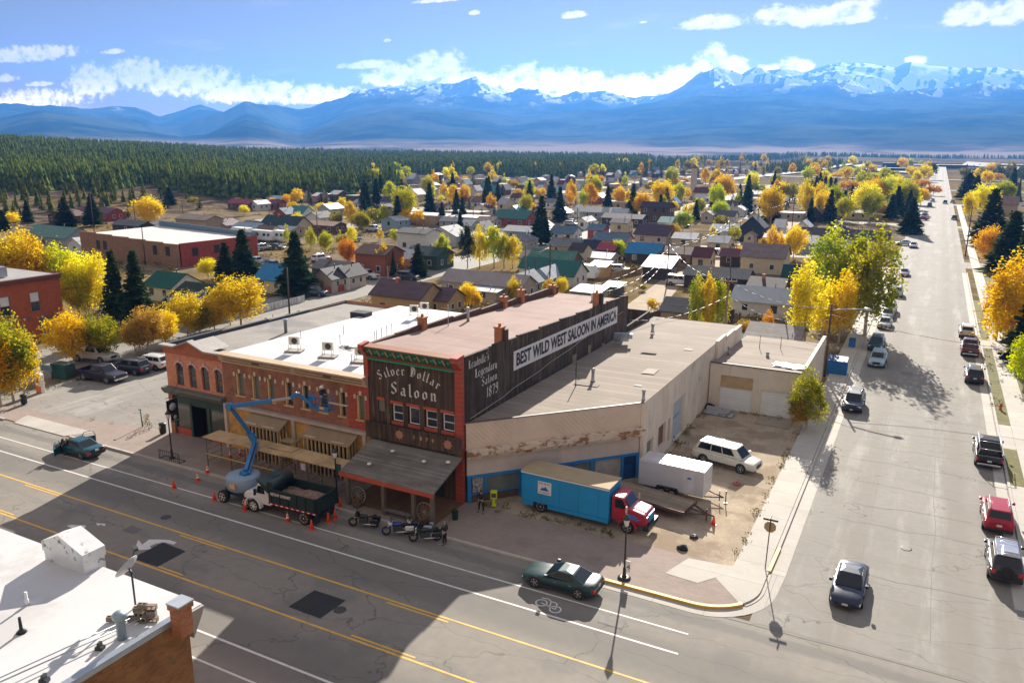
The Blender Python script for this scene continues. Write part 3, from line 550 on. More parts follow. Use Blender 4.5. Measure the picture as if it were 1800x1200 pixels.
X,Y,Hh=scatter_px([(1360,305),(1440,300),(1500,286),(1470,280),(1400,285),(1340,297)],420,1500,(7,11),.35)
cone_forest('forest',X,Y,Hh,PINE,'scattered conifers on the rise left of the school road','forest')
X,Y,Hh=scatter_px([(1700,318),(1770,312),(1900,320),(1900,296),(1760,298),(1700,304)],420,1500,(6,9))
cone_forest('forest',X,Y,Hh,PINE,'dark conifer belt right of the far end of the side street','forest')
# ======================= hero buildings =======================
def wall_open(mb,u0,u1,z0,z1,ops,P,t=.22,m=0):
    """wall face with real openings and reveals. P(u,depth,z)->point ; ops [(a,b,c,d)] = u0,u1,z0,z1"""
    us=sorted({u0,u1,*[o[0] for o in ops],*[o[1] for o in ops]}); zs=sorted({z0,z1,*[o[2] for o in ops],*[o[3] for o in ops]})
    for a,b in zip(us,us[1:]):
        for c,d in zip(zs,zs[1:]):
            x,z=(a+b)/2,(c+d)/2
            if any(o[0]<x<o[1] and o[2]<z<o[3] for o in ops): continue
            mb.quad(P(a,0,c),P(b,0,c),P(b,0,d),P(a,0,d),m)
    for a,b,c,d in ops:
        for (p,q) in (((a,c),(a,d)),((b,d),(b,c)),((a,d),(b,d)),((b,c),(a,c))): mb.quad(P(p[0],0,p[1]),P(q[0],0,q[1]),P(q[0],t,q[1]),P(p[0],t,p[1]),m)
def window_part(parent,P,a,b,c,d,frame,fw=.06,dep=.12,cols=1,rows=2,glass=GLASS,name='window',label=None):
    mb=MB(); bars=[(a,a+fw,c,d),(b-fw,b,c,d),(a+fw,b-fw,c,c+fw),(a+fw,b-fw,d-fw,d)]
    for i in range(1,cols): x=a+(b-a)*i/cols; bars.append((x-fw/2,x+fw/2,c+fw,d-fw))
    for i in range(1,rows): z=c+(d-c)*i/rows; bars.append((a+fw,b-fw,z-fw/2,z+fw/2))
    for (p,q,r,s) in bars:
        v=[P(x,y,z) for z in (r,s) for y in (dep,dep+.06) for x in (p,q)]; mb.add(v,[(0,1,3,2),(4,5,7,6),(0,1,5,4),(2,3,7,6),(0,2,6,4),(1,3,7,5)])
    f=mb.build(name,frame,parent,label=label); g=MB(); g.quad(P(a,dep+.05,c),P(b,dep+.05,c),P(b,dep+.05,d),P(a,dep+.05,d)); g.build('pane',glass,f); return f
FY=lambda y:(lambda u,d,z:(u,y+d,z))            # facades facing the main street
FX=lambda x:(lambda u,d,z:(x-d,u,z))            # walls facing +x
SPLANK=M('dark_weathered_planks',(.075,.05,.034),.85,var=.35,ns=.5,stripe=('h',.2,.1,.55,.35),streak=('z',(.17,.125,.085),2.2,.53,.13),fine=.2)
SPLANK2=M('grey_black_side_planks',(.075,.055,.042),.9,var=.35,ns=.4,stripe=('h',.22,.1,.5,.4),streak=('z',(.2,.155,.115),2.0,.54,.14),fine=.2)
REDT=M('red_trim_paint',(.42,.075,.045),.6,var=.12,stripe=('z',.36,.1,.55,.05)); RED2=M('red_lintel_paint',(.45,.09,.05),.6)
GREENT=M('green_trim_paint',(.02,.3,.17),.6); ROSE=M('rust_pink_roof',(.325,.23,.198),.9,var=.12,ns=.3,stripe=('x',.95,.03,.25,.04),streak=('x',(.26,.17,.145),.5,.5,.2),spec=.25)
GREYPORCH=M('weathered_porch_boards',(.22,.2,.175),.9,var=.2,ns=.6,stripe=('y',.17,.14,.4,.2),streak=('x',(.12,.11,.095),1.2,.5,.2),fine=.15)
TANR=M('tan_roll_roofing',(.305,.255,.21),.9,var=.1,ns=.25,stripe=('y',.95,.07,.42,.1),stain=((.25,.21,.17),.3,.5,.6),spec=.25)
TANW=M('tan_painted_siding',(.72,.58,.46),.8,var=.08,ns=.6,stain=((.4,.3,.24),.5,.6,.5)); RUST=M('rusted_ledge',(.68,.56,.43),.8,var=.15,stain=((.25,.095,.035),1.4,.5,.9))
STUC=M('stained_stucco',(.74,.65,.54),.9,var=.1,ns=.4,streak=('z',(.55,.45,.36),1.1,.52,.25),stain=((.45,.36,.29),.45,.6,.6),bump=.3,bscale=6)
BLUET=M('bright_blue_paint',(.02,.22,.55),.5,var=.1); BRN=M('brown_skirting',(.13,.085,.06),.9,var=.2)
PINK=M('salmon_painted_brick',(.62,.27,.165),.85,var=.06,ns=.5,brick=(.24,.08,(.82,.82,.82)),stain=((.45,.2,.13),.5,.62,.4))
BRICK=M('old_red_brick',(.28,.13,.08),.9,var=.3,ns=.8,brick=(.24,.08,(1.3,1.25,1.2)),stain=((.3,.21,.17),.7,.56,.5))
BRICKR=M('painted_red_brick',(.4,.085,.05),.85,var=.08,brick=(.24,.08,(.85,.85,.85)))
MEMB=M('white_roof_membrane',(.6,.59,.585),.6,var=.03,ns=.3,stripe=('x',1.9,.012,.12,.02),stain=((.44,.42,.4),.35,.54,.55),fine=.04)
GREYR=M('grey_gravel_roof',(.31,.285,.255),.95,var=.12,ns=.3,stripe=('x',1.0,.04,.2,.04),stain=((.17,.165,.16),.12,.5,.85),fine=.2)
OSB=M('strand_board',(.62,.36,.1),.8,var=.25,ns=2,stripe=('z',1.22,.012,.5,.08),stain=((.24,.13,.04),1.2,.55,.6),fine=.2); LUM=M('pale_lumber',(.6,.44,.22),.8,var=.15)
PLY=M('weathered_plywood',(.56,.39,.2),.85,var=.2,ns=1,stripe=('x',1.2,.012,.6,.12),stain=((.42,.33,.2),.7,.55,.5),fine=.15); DKGREEN=M('dark_green_trim',(.03,.07,.055),.6); LEDGE=M('grey_green_ledge',(.13,.14,.11),.7)
DKBRICK=M('dark_parapet_brick',(.11,.06,.045),.9,var=.25,brick=(.24,.08,(1.1,1.1,1.1),'h')); CHB=M('orange_chimney_brick',(.42,.17,.08),.85,var=.2,brick=(.22,.08,(1.2,1.2,1.2)))
CORNICE=M('cream_cornice',(.5,.38,.24),.7,var=.1); LETTER=M('white_sign_letters',(.72,.7,.66),.7,fine=.15,var=.15,stain=((.34,.3,.26),5,.56,.6))
# ---- saloon ----
sal=thing('saloon','narrow dark plank saloon with green bracketed cornice and white old-English lettering','saloon',(-32.6,46.8,0))
def L(x,y,z=0): return (x+32.6,y-46.8,z)      # world -> saloon local
P=lambda u,d,z:L(u,46.8+d,z)
ops=[(-36.0,-35.4,6.05,6.98),(-34.75,-33.7,5.5,6.9),(-33.25,-32.2,5.5,6.9),(-31.75,-30.65,5.5,6.9),(-30.25,-29.15,5.5,6.9)]
mb=MB(); wall_open(mb,-36.9,-29.0,0,10.15,ops,P,.22); mb.build('front_wall',SPLANK,sal)
mb=MB(); mb.box(*L(-36.88,46.82),*L(-28.6,47.0,.02)); mb.quad(L(-36.9,46.9,0),L(-36.9,81.6,0),L(-36.9,81.6,10),L(-36.9,46.9,11)); mb.quad(L(-36.9,81.6,0),L(-28.4,81.6,0),L(-28.4,81.6,9.6),L(-36.9,81.6,9.6)); mb.build('rear_walls',SPLANK2,sal)
for i,o in enumerate(ops[1:]):
    mb=MB(); mb.box(*L(o[0]-.08,46.72,o[3]-.02),*L(o[1]+.03,46.8,o[3]+.2)); mb.build('lintel',RED2,sal); mb=MB(); mb.box(*L(o[0]-.02,46.76,o[2]-.3),*L(o[1]+.02,46.8,o[2]-.02)); mb.build('apron_panel',RED2,sal)
    mb=MB(); mb.quad(P(o[0],.2,o[2]),P(o[1],.2,o[2]),P(o[1],.2,o[3]),P(o[0],.2,o[3])); mb.build('blind',RED2,sal)
    window_part(sal,P,o[0]+.14,o[1],o[2]+.04,o[3]-.08,WHT,.055,.06,rows=1 if i==1 else 2)
mb=MB(); mb.box(*L(-36.05,46.72,6.98),*L(-35.35,46.8,7.2)); mb.build('lintel',RED2,sal); mb=MB(); mb.box(*L(-36.0,46.88,6.05),*L(-35.4,46.95,6.98)); mb.build('boarded_window',M('grey_board',(.2,.17,.14),.8),sal)
mb=MB(); mb.box(*L(-29.0,46.62,0),*L(-28.38,46.95,10.3)); mb.extr([(46.62-46.8,10.3),(46.0-46.8,11.0),(46.0-46.8,11.35),(46.95-46.8,11.45),(46.95-46.8,10.3)],'x',-29.0+32.6,-28.38+32.6); mb.build('corner_pilaster',REDT,sal)
mb=MB(); mb.box(*L(-37.15,46.62,8.7),*L(-36.75,46.95,10.3)); mb.extr([(-.18,10.3),(-.8,11.0),(-.8,11.35),(.15,11.45),(.15,10.3)],'x',-37.15+32.6,-36.75+32.6); mb.build('corner_pilaster',REDT,sal)
mb=MB(); mb.extr([(0,10.15),(-.32,10.15),(-.32,10.25),(0,10.25)],'x',-4.15,3.6,0); mb.extr([(0,10.25),(-.2,10.25),(-.3,10.38),(-.1,10.4),(0,10.5)],'x',-4.15,3.6,1); mb.extr([(0,10.4),(-.12,10.42),(-.5,11.0),(-.62,11.05),(-.62,11.17),(.1,11.25)],'x',-4.15,3.6,2); mb.extr([(.1,11.25),(-.62,11.17),(-.66,11.17),(-.66,11.24),(.1,11.33)],'x',-4.15,3.6,1)
co=mb.build('cornice',[GREENT,M('brown_red_moulding',(.33,.13,.06),.7),M('dark_green_frieze',(.03,.13,.09),.7)],sal)
for i in range(11):
    x=-36.35+i*.72; mb=MB(); mb.extr([(-.1,10.45),(-.2,10.5),(-.56,10.98),(-.46,11.02),(-.12,10.75)],'x',x+32.6,x+32.72); mb.build('bracket',M('ochre_bracket',(.6,.38,.12),.6) if i==0 else bpy.data.materials['ochre_bracket'],co)
    mb=MB(); c=L(x-.22,46.45,10.82); mb.lathe([(.13,-.05),(.15,0),(.08,.04)],(c[0],c[1],c[2]),10,0,'y'); mb.build('scroll',GREENT,co)
# side wall in stepped sections
yb=[47.0,51.4,55.4,59.6,63.8,67.6,71.8,75.4,79.2,81.6]; zt=[11.25,11.22,11.1,10.95,10.85,10.7,10.55,10.45,10.35,10.2]
mb=MB(); 
for i in range(9):
    a,b=yb[i],yb[i+1]; poly=[(a-46.8,0),(b-46.8,0),(b-46.8,zt[i+1]-.12),(a-46.8,zt[i])]; mb.extr(poly,'x',-28.62+32.6,-28.38+32.6-.004*(i%2))
mb.build('side_wall',SPLANK2,sal)
for a,b,c,d in ((58.3,59.1,5.6,6.4),(62.6,63.5,5.2,6.6),(66.6,67.4,5.3,6.8),(70.4,71.0,5.2,6.9),(74.1,74.8,5.0,6.3)):
    mb=MB(); mb.box(*L(-28.379,a,c),*L(-28.35,b,d)); mb.build('side_window',GLASS if a<66 else M('faded_board',(.3,.24,.16),.8),sal)
mb=MB(); mb.add([L(-36.7,46.9,11.2),L(-28.62,46.9,11.1),L(-28.62,81.6,9.6),L(-36.7,81.6,9.6)],[(0,1,2,3)]); mb.build('roof',ROSE,sal)
mb=MB()
for i,(a,b) in enumerate(((47.0,50.5),(50.5,54),(54,59),(59,64),(64,69),(69,74),(74,79),(79,81.6))): zz=11.25+.22*(i>0)-i*.16; mb.box(*L(-37.02,a,8),*L(-36.72,b,zz))
mb.build('parapet',DKBRICK,sal)
for (x,y,z,h) in ((-36.8,54.2,10.6,1.25),(-36.8,68.6,10.0,1.2),(-36.8,72.4,9.9,1.4),(-36.8,80.2,9.5,1.1),(-28.9,53.2,10.6,1.5),(-28.9,73.6,9.8,1.7)):
    mb=MB(); mb.box(*L(x-.32,y-.3,z),*L(x+.3,y+.3,z+h)); mb.box(*L(x-.38,y-.36,z+h),*L(x+.36,y+.36,z+h+.12)); ch=mb.build('chimney',CHB,sal); q=MB(); q.lathe([(.12,0),(.12,.25)],L(x,y,z+h+.12),8); q.build('flue',M('clay_flue',(.4,.16,.09),.8),ch)
for y in (53.2,73.6): mb=MB(); mb.box(*L(-28.57,y-.1,9.8),*L(-28.3,y+.35,12.0 if y<60 else 11.6)); mb.build('chimney_boards',SPLANK2,sal)
mb=MB(); mb.lathe([(.45,0),(.45,.7),(.5,.75),(.5,.85),(.2,.95)],L(-31.0,78.5,9.7),12); mb.build('roof_vent',WHT,sal)
mb=MB(); mb.tube(L(-35.9,56.8,10.6),L(-35.9,56.8,12.6),.04); mb.tube(L(-35.7,59.8,10.5),L(-35.7,59.8,11.9),.14); mb.path([L(-36.6,56.8,12.3),L(-35.2,56.8,12.3)],.02); mb.build('roof_pipes',STEEL,sal)
gothic('lettering','Silver Dollar',LETTER,sal,L(-35.85,46.78,8.55),(1,0,0),(0,0,1),.72,spacing=1.2,arc=.72)
gothic('lettering','Saloon',LETTER,sal,L(-34.85,46.78,7.65),(1,0,0),(0,0,1),.98,spacing=1.36)
for txt,y,z,h,sp in (("Leadville's",47.5,10.25,.62,.95),('Legendary',48.4,9.35,.66,1.02),('Saloon',49.4,8.45,.66,1.12),('1879',50.1,7.35,.85,1.1)):
    gothic('side_lettering',txt,LETTER,sal,L(-28.36,y,z),(0,1,0),(0,0,1),h,spacing=sp)
mb=MB(); mb.quad(L(-28.33,54.5,8.35),L(-28.33,78.2,7.72),L(-28.33,78.2,9.5),L(-28.33,54.5,9.95)); bn=mb.build('banner',M('banner_cloth',(.72,.72,.74),.8,var=.05),sal)
d=Vector((0,23.7,-.54)); text_part('banner_lettering','BEST WILD WEST SALOON IN AMERICA',M('banner_black',(.025,.025,.04),.7),bn,L(-28.31,54.95,8.62),d,(0,.02,1),1.12,22.9,.01,bold=.028)
mb=MB(); pts=[L(-28.3,47.6+i*1.7,6.45+i*.12-.16*((i%4)/4)) for i in range(20)]; mb.path(pts,.035,5); mb.build('wall_cable',M('pale_cable',(.4,.36,.3),.7),sal)
# lower board fence with numerals, porch
mb=MB(); mb.box(*L(-36.85,46.2,4.05),*L(-28.2,46.32,5.2)); mb.box(*L(-36.9,46.12,5.2),*L(-28.15,46.4,5.27)); mb.build('sign_board',SPLANK,sal)
for i,c in enumerate('1879'): text_part('numeral',c,M('copper_numeral',(.6,.36,.26),.6) if i==0 else bpy.data.materials['copper_numeral'],sal,L(-32.35+i*.53,46.18,4.62),(1,0,0),(0,0,1),.3,None,.01,bold=.02)
for x in (-33.64,-29.34):
    mb=MB(); c=L(x,46.16,4.72); mb.lathe([(.2,-.02),(.3,-.05),(.34,0),(.3,.03),(.2,.0)],c,14,0,'y')
    for k in range(8): a=PI/4*k; mb.tube((c[0]+.3*math.cos(a),c[1],c[2]+.3*math.sin(a)),(c[0]+.46*math.cos(a),c[1],c[2]+.46*math.sin(a)),.04,.015,5)
    mb.build('wreath',M('faded_red_wreath',(.42,.2,.13),.7),sal)
mb=MB(); mb.add([L(-36.2,42.25,2.8),L(-28.0,42.1,2.8),L(-28.2,46.3,3.9),L(-36.4,46.3,3.9),L(-36.2,42.25,2.68),L(-28.0,42.1,2.68),L(-28.2,46.3,3.78),L(-36.4,46.3,3.78)],[(0,1,2,3),(4,7,6,5),(0,4,5,1),(1,5,6,2),(2,6,7,3),(3,7,4,0)]); pr=mb.build('porch_roof',GREYPORCH,sal)
mb=MB(); mb.box(*L(-36.2,42.18,2.45),*L(-28.0,42.08,2.75)); mb.build('fascia',RED2,pr)
for x in (-35.7,-32.5,-29.9,-28.35): mb=MB(); mb.box(*L(x-.13,42.35,.1),*L(x+.13,42.6,2.65)); mb.box(*L(x-.17,42.3,2.4),*L(x+.17,42.65,2.5)); mb.build('porch_post',M('porch_post_wood',(.16,.13,.1),.9,var=.2) if x<-35 else bpy.data.materials['porch_post_wood'],sal)
for x,y,z in ((-33.6,45.2,3.68),(-30.6,44.9,3.55),(-28.8,45.3,3.7),(-34.4,43.4,3.15)): mb=MB(); mb.lathe([(.03,0),(.16,.05),(.17,.14),(.05,.2)],L(x,y,z),8); mb.build('porch_lamp',WHT,pr)
mb=MB(); mb.box(*L(-36.2,42.75,.13),*L(-28.3,46.8,.16)); mb.build('porch_floor',M('porch_floor',(.2,.11,.055),.8,stripe=('x',.15,.1,.4,.1)),sal)
mb=MB(); mb.box(*L(-35.9,46.7,.2),*L(-35.0,46.78,2.3)); mb.box(*L(-31.8,46.7,.2),*L(-30.2,46.78,2.4)); mb.box(*L(-34.4,46.72,.8),*L(-32.4,46.79,2.3)); mb.build('porch_windows',GLASS,sal)
mb=MB(); mb.extr([(0,0),(8,0),(8,4.6),(7.9,6.9),(0,6.6)],'x',-.25,0); mb.box(-8,7.9,0,0,8,6.9); mb.build('rear_fence_wall',SPLANK2,None,'dark plank lean-to wall continuing behind the saloon, lower than it','wall',loc=(-28.38,81.7,0))
def wheel(loc,rz,label,r=.66):
    mb=MB(); n=24; mb.lathe([(r-.06,-.035),(r,-.03),(r,.03),(r-.06,.035),(r-.06,-.035)],(0,0,0),24,0,'y',caps=False)
    mb.lathe([(.07,-.1),(.09,0),(.07,.1)],(0,0,0),10,0,'y')
    for k in range(14): a=2*PI*k/14; mb.tube((.08*math.cos(a),0,.08*math.sin(a)),((r-.04)*math.cos(a),0,(r-.04)*math.sin(a)),.022,n=5)
    t=mb.build('wagon_wheel',bpy.data.materials.get('wagon_wood') or M('wagon_wood',(.3,.26,.2),.85),None,label,'wagon wheel','old wagon wheels leaning at the saloon porch',loc=loc); t.rotation_euler=(-.1,0,rz); return t
wheel((-35.0,42.75,.93),0,'wagon wheel above a flower tub at the left end of the saloon porch'); wheel((-29.15,42.72,.95),0,'wagon wheel between the two right-hand posts of the saloon porch',.7)
# ---- long white-roofed building and its storefront ----
wb=thing('brick_storefront','long red brick building under a white roof, its ground floor stripped to yellow board','shop building',(-44.7,46.8,0))
def L2(x,y,z=0): return (x+44.7,y-46.8,z)
P2=lambda u,d,z:L2(u,46.8+d,z)
wo=[(-51.0,-50.05,5.05,6.98),(-49.2,-48.3,5.05,6.98),(-47.45,-46.6,5.05,6.98),(-45.5,-44.65,5.05,6.98),(-43.7,-42.9,5.05,6.98),(-41.85,-41.0,5.05,6.98),(-39.85,-39.2,5.05,6.98),(-38.1,-37.3,5.05,6.98)]
mb=MB(); wall_open(mb,-52.5,-39.0,4.2,7.85,wo[:7],P2,.3); mb.build('brick_wall',BRICK,wb)
mb=MB(); wall_open(mb,-39.0,-36.9,4.2,7.85,wo[7:],P2,.3); mb.build('painted_brick_wall',BRICKR,wb)
mb=MB(); mb.quad(L2(-52.5,72,0),L2(-36.9,72,0),L2(-36.9,72,8),L2(-52.5,72,8)); mb.build('rear_wall',BRICK,wb)
for i,o in enumerate(wo):
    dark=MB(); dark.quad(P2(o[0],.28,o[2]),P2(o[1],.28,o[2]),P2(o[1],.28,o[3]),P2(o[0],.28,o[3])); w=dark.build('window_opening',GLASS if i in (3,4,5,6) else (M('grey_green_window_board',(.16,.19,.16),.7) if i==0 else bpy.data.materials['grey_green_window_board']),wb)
    mb=MB(); mb.box(*L2(o[0],46.84,o[2]),*L2(o[0]+.16,47.05,o[3])); mb.box(*L2(o[1]-.05,46.84,o[2]),*L2(o[1],47.05,o[3])); mb.box(*L2(o[0]-.1,46.7,o[2]-.13),*L2(o[1]+.1,46.85,o[2]-.01)); mb.build('frame',LUM,w)
    mb=MB(); c=(o[0]+o[1])/2
    mb.extr([(c-.1+44.7,7.02),(c+.1+44.7,7.02),(c+.13+44.7,7.36),(c-.13+44.7,7.36)],'y',-.06,-.003); mb.build('keystone',CREAM,w)
    for s in (-1,1): mb=MB(); e=c+s*((o[1]-o[0])/2+.14)+44.7; mb.extr([(e-.1,6.72),(e+.1,6.72),(e+.09,7.0),(e,7.1),(e-.1,7.02)],'y',-.06,-.003); mb.build('keystone',CREAM,w)
mb=MB(); mb.extr([(0,7.8),(-.14,7.8),(-.16,8.0),(-.34,8.05),(-.42,8.42),(-.6,8.5),(-.6,8.62),(.3,8.66),(.3,7.8)],'x',-7.8,7.8); co=mb.build('cornice',CORNICE,wb)
mb=MB()
for a,b in ((-52.0,-44.4),(-43.9,-37.2)):
    for z0 in (8.09,8.3): mb.extr([(-.375+(-.09)*(z0-8.09)/.37,z0),(-.40-.09*(z0-8.09)/.37,z0),(-.41-.09*(z0-8.05)/.37,z0+.035),(-.37,z0+.035)],'x',a+44.7,b+44.7)
for c in (-48.2,-40.6): 
    for k in (-.28,0,.28): mb.lathe([(.1,-.47),(.13,-.45),(.1,-.43)],(c+k+44.7,0,8.24),8,0,'y')
mb.build('cornice_scrolls',M('brown_scrollwork',(.13,.085,.05),.7),co)
mb=MB(); mb.quad(L2(-52.45,46.6,8.5),L2(-37.05,46.6,8.5),L2(-37.05,72,8.3),L2(-49.5,72,8.3)); mb.quad(L2(-52.45,46.6,8.5),L2(-49.5,72,8.3),L2(-52.0,72,8.3),L2(-52.45,50,8.47)); mb.build('roof',MEMB,wb)
mb=MB(); mb.box(*L2(-52.3,46.35,3.95),*L2(-36.95,46.78,4.2)); mb.build('ledge',M('pale_metal_ledge',(.5,.47,.43),.5,.3),wb)
mb=MB(); mb.box(*L2(-52.5,46.7,0),*L2(-36.95,46.78,3.95)); st=mb.build('board_storefront',OSB,wb)
for x in (-52.3,-44.6,-37.3): mb=MB(); mb.box(*L2(x-.15,46.5,0),*L2(x+.15,46.68,3.9)); mb.build('cast_column',M('cream_column',(.55,.48,.38),.7) if x<-52 else bpy.data.materials['cream_column'],wb)
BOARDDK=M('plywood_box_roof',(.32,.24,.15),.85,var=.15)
for (a,b) in ((-49.0,-45.4),(-42.6,-38.2)):
    mb=MB(); mb.add([L2(a-.3,45.35,3.25),L2(b+.3,45.35,3.2),L2(b+.35,46.66,3.9),L2(a-.1,46.66,3.9),L2(a-.3,45.35,3.17),L2(b+.3,45.35,3.12),L2(b+.35,46.66,3.82),L2(a-.1,46.66,3.82)],[(0,1,2,3),(4,7,6,5),(0,4,5,1),(1,5,6,2),(2,6,7,3),(3,7,4,0)])
    bx=mb.build('box_roof',BOARDDK,wb); mb=MB(); n=int((b-a)/.38)
    for k in range(n+1): x=a+(b-a)*k/n; mb.box(*L2(x-.045,45.5,.15),*L2(x+.045,45.64,3.18))
    for k in range(3): mb.box(*L2(b-.05,45.75+k*.35,.15),*L2(b+.05,45.83+k*.35,3.3+k*.15))
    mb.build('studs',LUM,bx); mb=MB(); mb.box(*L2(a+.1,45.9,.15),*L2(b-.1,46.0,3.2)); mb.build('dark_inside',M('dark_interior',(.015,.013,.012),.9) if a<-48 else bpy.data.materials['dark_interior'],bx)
    mb=MB(); mb.box(*L2(a+.2,45.42,3.31),*L2(a+1.3,45.6,3.36)); mb.box(*L2(b-1.5,45.42,3.29),*L2(b-.3,45.6,3.34)); mb.build('loose_boards',CREAM,bx)
def ac_unit(x,y,z,label,rz=0,stand=True,pad=True):
    t=thing('air_conditioner',label,'air conditioner',(x,y,z),rz,'rooftop air conditioners')
    if pad: mb=MB(); mb.box(-.75,-.5,.02,.75,.5,.12); mb.build('base_pad',M('pad_wood',(.34,.31,.27),.8) if not bpy.data.materials.get('pad_wood') else bpy.data.materials['pad_wood'],t)
    mb=MB()
    for sx in (-.42,.42):
        for sy in (-.25,.25): mb.tube((sx,sy,.1),(sx,sy,.6),.025,n=5)
        mb.tube((sx,-.25,.3),(sx,.25,.3),.02,n=5)
    mb.tube((-.42,-.25,.3),(.42,-.25,.3),.02,n=5); mb.build('stand',STEEL,t)
    mb=MB(); mb.box(-.45,-.17,.6,.45,.17,1.3); c=mb.build('housing',M('beige_housing',(.62,.58,.5),.5) if not bpy.data.materials.get('beige_housing') else bpy.data.materials['beige_housing'],t,bevel=.03)
    mb=MB(); mb.lathe([(.05,-.185),(.26,-.185),(.27,-.172)],(.08,0,.95),16,0,'y'); mb.build('fan_grille',DKMET,c); return t
for (px,py,lb) in ((518,617,'air conditioner farthest left along the street edge of the white roof'),(577,627,'middle one of three air conditioner pads near the white roof edge'),(634,636,'air conditioner on the white roof tight against the saloon corner')):
    x,y=G(px,py,8.5); ac_unit(x,y,8.5,lb,.35)
for (px,py,lb) in ((728,558,'left one of two air conditioners at the rear of the white roof'),(746,553,'right one of two air conditioners at the rear of the white roof')):
    x,y=G(px,py,8.4); ac_unit(x,y,8.4,lb,.35,pad=False)
mb=MB()
for (px,py) in ((529,595),(604,587),(598,604),(659,598),(662,596),(671,592),(680,588),(689,584),(618,640)): x,y=G(px,py,8.45); mb.tube((*L2(x,y,8.4),),(*L2(x,y,9.35),),.035,n=6)
mb.build('vent_pipes',STEEL,wb)
mb=MB(); x,y=G(610,612,8.5); rs2=random.Random(4)
for k in range(26): a=rs2.uniform(0,6.28); r=rs2.uniform(0,.9); mb.obox((x+44.7+r*math.cos(a),y-46.8+.6*r*math.sin(a),8.52+rs2.uniform(0,.1)),(rs2.uniform(.15,.5),.06,.05),rs2.uniform(0,3))
mb.build('debris_pile',M('roof_debris',(.12,.09,.07),.9),None,'small heap of dark debris on the white roof','debris')
bpy.data.objects['debris_pile'].location=(-44.7,46.8,0)
mb=MB(); x,y=G(775,575,8.4); 
mb.add([(-.6,-4.2,0),(.6,-4.2,0),(.6,-4.2,.9),(-.6,-4.2,1.5),(-.6,2.5,0),(.6,2.5,0),(.6,2.5,.9),(-.6,2.5,1.5)],[(0,1,2,3),(4,7,6,5),(3,2,6,7),(1,5,6,2),(0,3,7,4),(0,4,5,1)]); mb.build('roof_hatch_shed',M('grey_corrugated_sheet',(.4,.41,.42),.4,.5,stripe=('h',.2,.3,.3,.05)),None,'grey sheet-metal lean-to at the rear edge of the white roof beside the saloon','roof shed',loc=(-38.2,68.6,8.3))
# ---- salmon corner building ----
pk=thing('salmon_shop','salmon painted corner shop with arched windows and a small brick pediment','shop building',(-56.1,46.8,0))
def L3(x,y,z=0): return (x+56.1,y-46.8,z)
P3=lambda u,d,z:L3(u,46.8+d,z)
po=[(-58.35,-57.45,4.85,7.0),(-56.75,-55.85,4.85,7.0),(-55.15,-54.25,4.85,7.0),(-53.5,-52.6-.05,4.85,7.0)]
mb=MB(); wall_open(mb,-59.6,-52.5,4.35,7.75,po,P3,.25); mb.quad(L3(-59.6,46.8,0),L3(-59.6,72,0),L3(-59.6,72,8.2),L3(-59.6,46.8,8.2)); mb.quad(L3(-59.6,72,0),L3(-52.5,72,0),L3(-52.5,72,8.2),L3(-59.6,72,8.2)); mb.build('salmon_wall',PINK,pk)
mb=MB(); mb.extr([(-59.7+56.1,7.75),(-52.45+56.1,7.75),(-52.45+56.1,8.35),(-54.3+56.1,8.35),(-56.2+56.1,9.05),(-58.1+56.1,8.35),(-59.7+56.1,8.35)],'y',-.12,.25); pw=mb.build('brick_parapet',M('orange_brick',(.38,.13,.065),.9,brick=(.24,.08,(1.1,1.1,1.1))),pk)
mb=MB(); pts=[(-59.9,8.38),(-58.1,8.38),(-56.2,9.08),(-54.3,8.38),(-52.3,8.38)]
for a,b in zip(pts,pts[1:]): mb.extr([(a[0]+56.1,a[1]),(b[0]+56.1,b[1]),(b[0]+56.1,b[1]+.14),(a[0]+56.1,a[1]+.14)],'y',-.4,.25)
mb.extr([(-58.1+56.1,8.35),(-56.2+56.1,9.05),(-54.3+56.1,8.35)],'y',.25,2.6) ; mb.build('coping',M('grey_coping',(.36,.33,.3),.6),pw)
for o in po:
    w=window_part(pk,P3,o[0]+.05,o[1]-.05,o[2],o[3]-.1,M('dark_sash',(.14,.09,.06),.6) if o is po[0] else bpy.data.materials['dark_sash'],.07,.1,glass=GLASS)
    mb=MB(); c=(o[0]+o[1])/2+56.1
    A=[(c+.58*math.cos(t),6.68+.46*math.sin(t)) for t in np.linspace(0,PI,9)]+[(c+.42*math.cos(t),6.68+.3*math.sin(t)) for t in np.linspace(PI,0,9)]
    for i in range(8): mb.extr([A[i],A[i+1],A[16-i],A[17-i]],'y',-.07,-.003)
    mb.box(c-.09,-.1,7.0,c+.09,-.003,7.3); mb.build('arched_hood',M('pale_pink_hood',(.6,.42,.38),.8) if o is po[0] else bpy.data.materials['pale_pink_hood'],w)
    mb=MB(); q=[(o[0]+56.1,6.7),(o[0]+56.1,7.0),(c,7.0)]+[(c+.45*math.cos(t),6.7+.3*math.sin(t)) for t in np.linspace(PI/2,PI,5)]; mb.extr(q,'y',.02,.1); mb.extr([(2*c-p[0],p[1]) for p in q],'y',.02,.1); mb.build('arch_spandrel',PINK,w)
mb=MB(); mb.extr([(0,3.85),(-.3,3.95),(-.55,4.3),(-.6,4.45),(-.55,4.55),(0,4.62)],'x',-59.85+56.1,-52.4+56.1); mb.build('shop_ledge',LEDGE,pk)
mb=MB(); mb.box(*L3(-59.6,46.7,0),*L3(-59.1,46.95,3.9)); mb.build('brick_pier',M('orange_pier_brick',(.42,.18,.09),.9,brick=(.24,.08,(1.2,1.2,1.2))),pk)
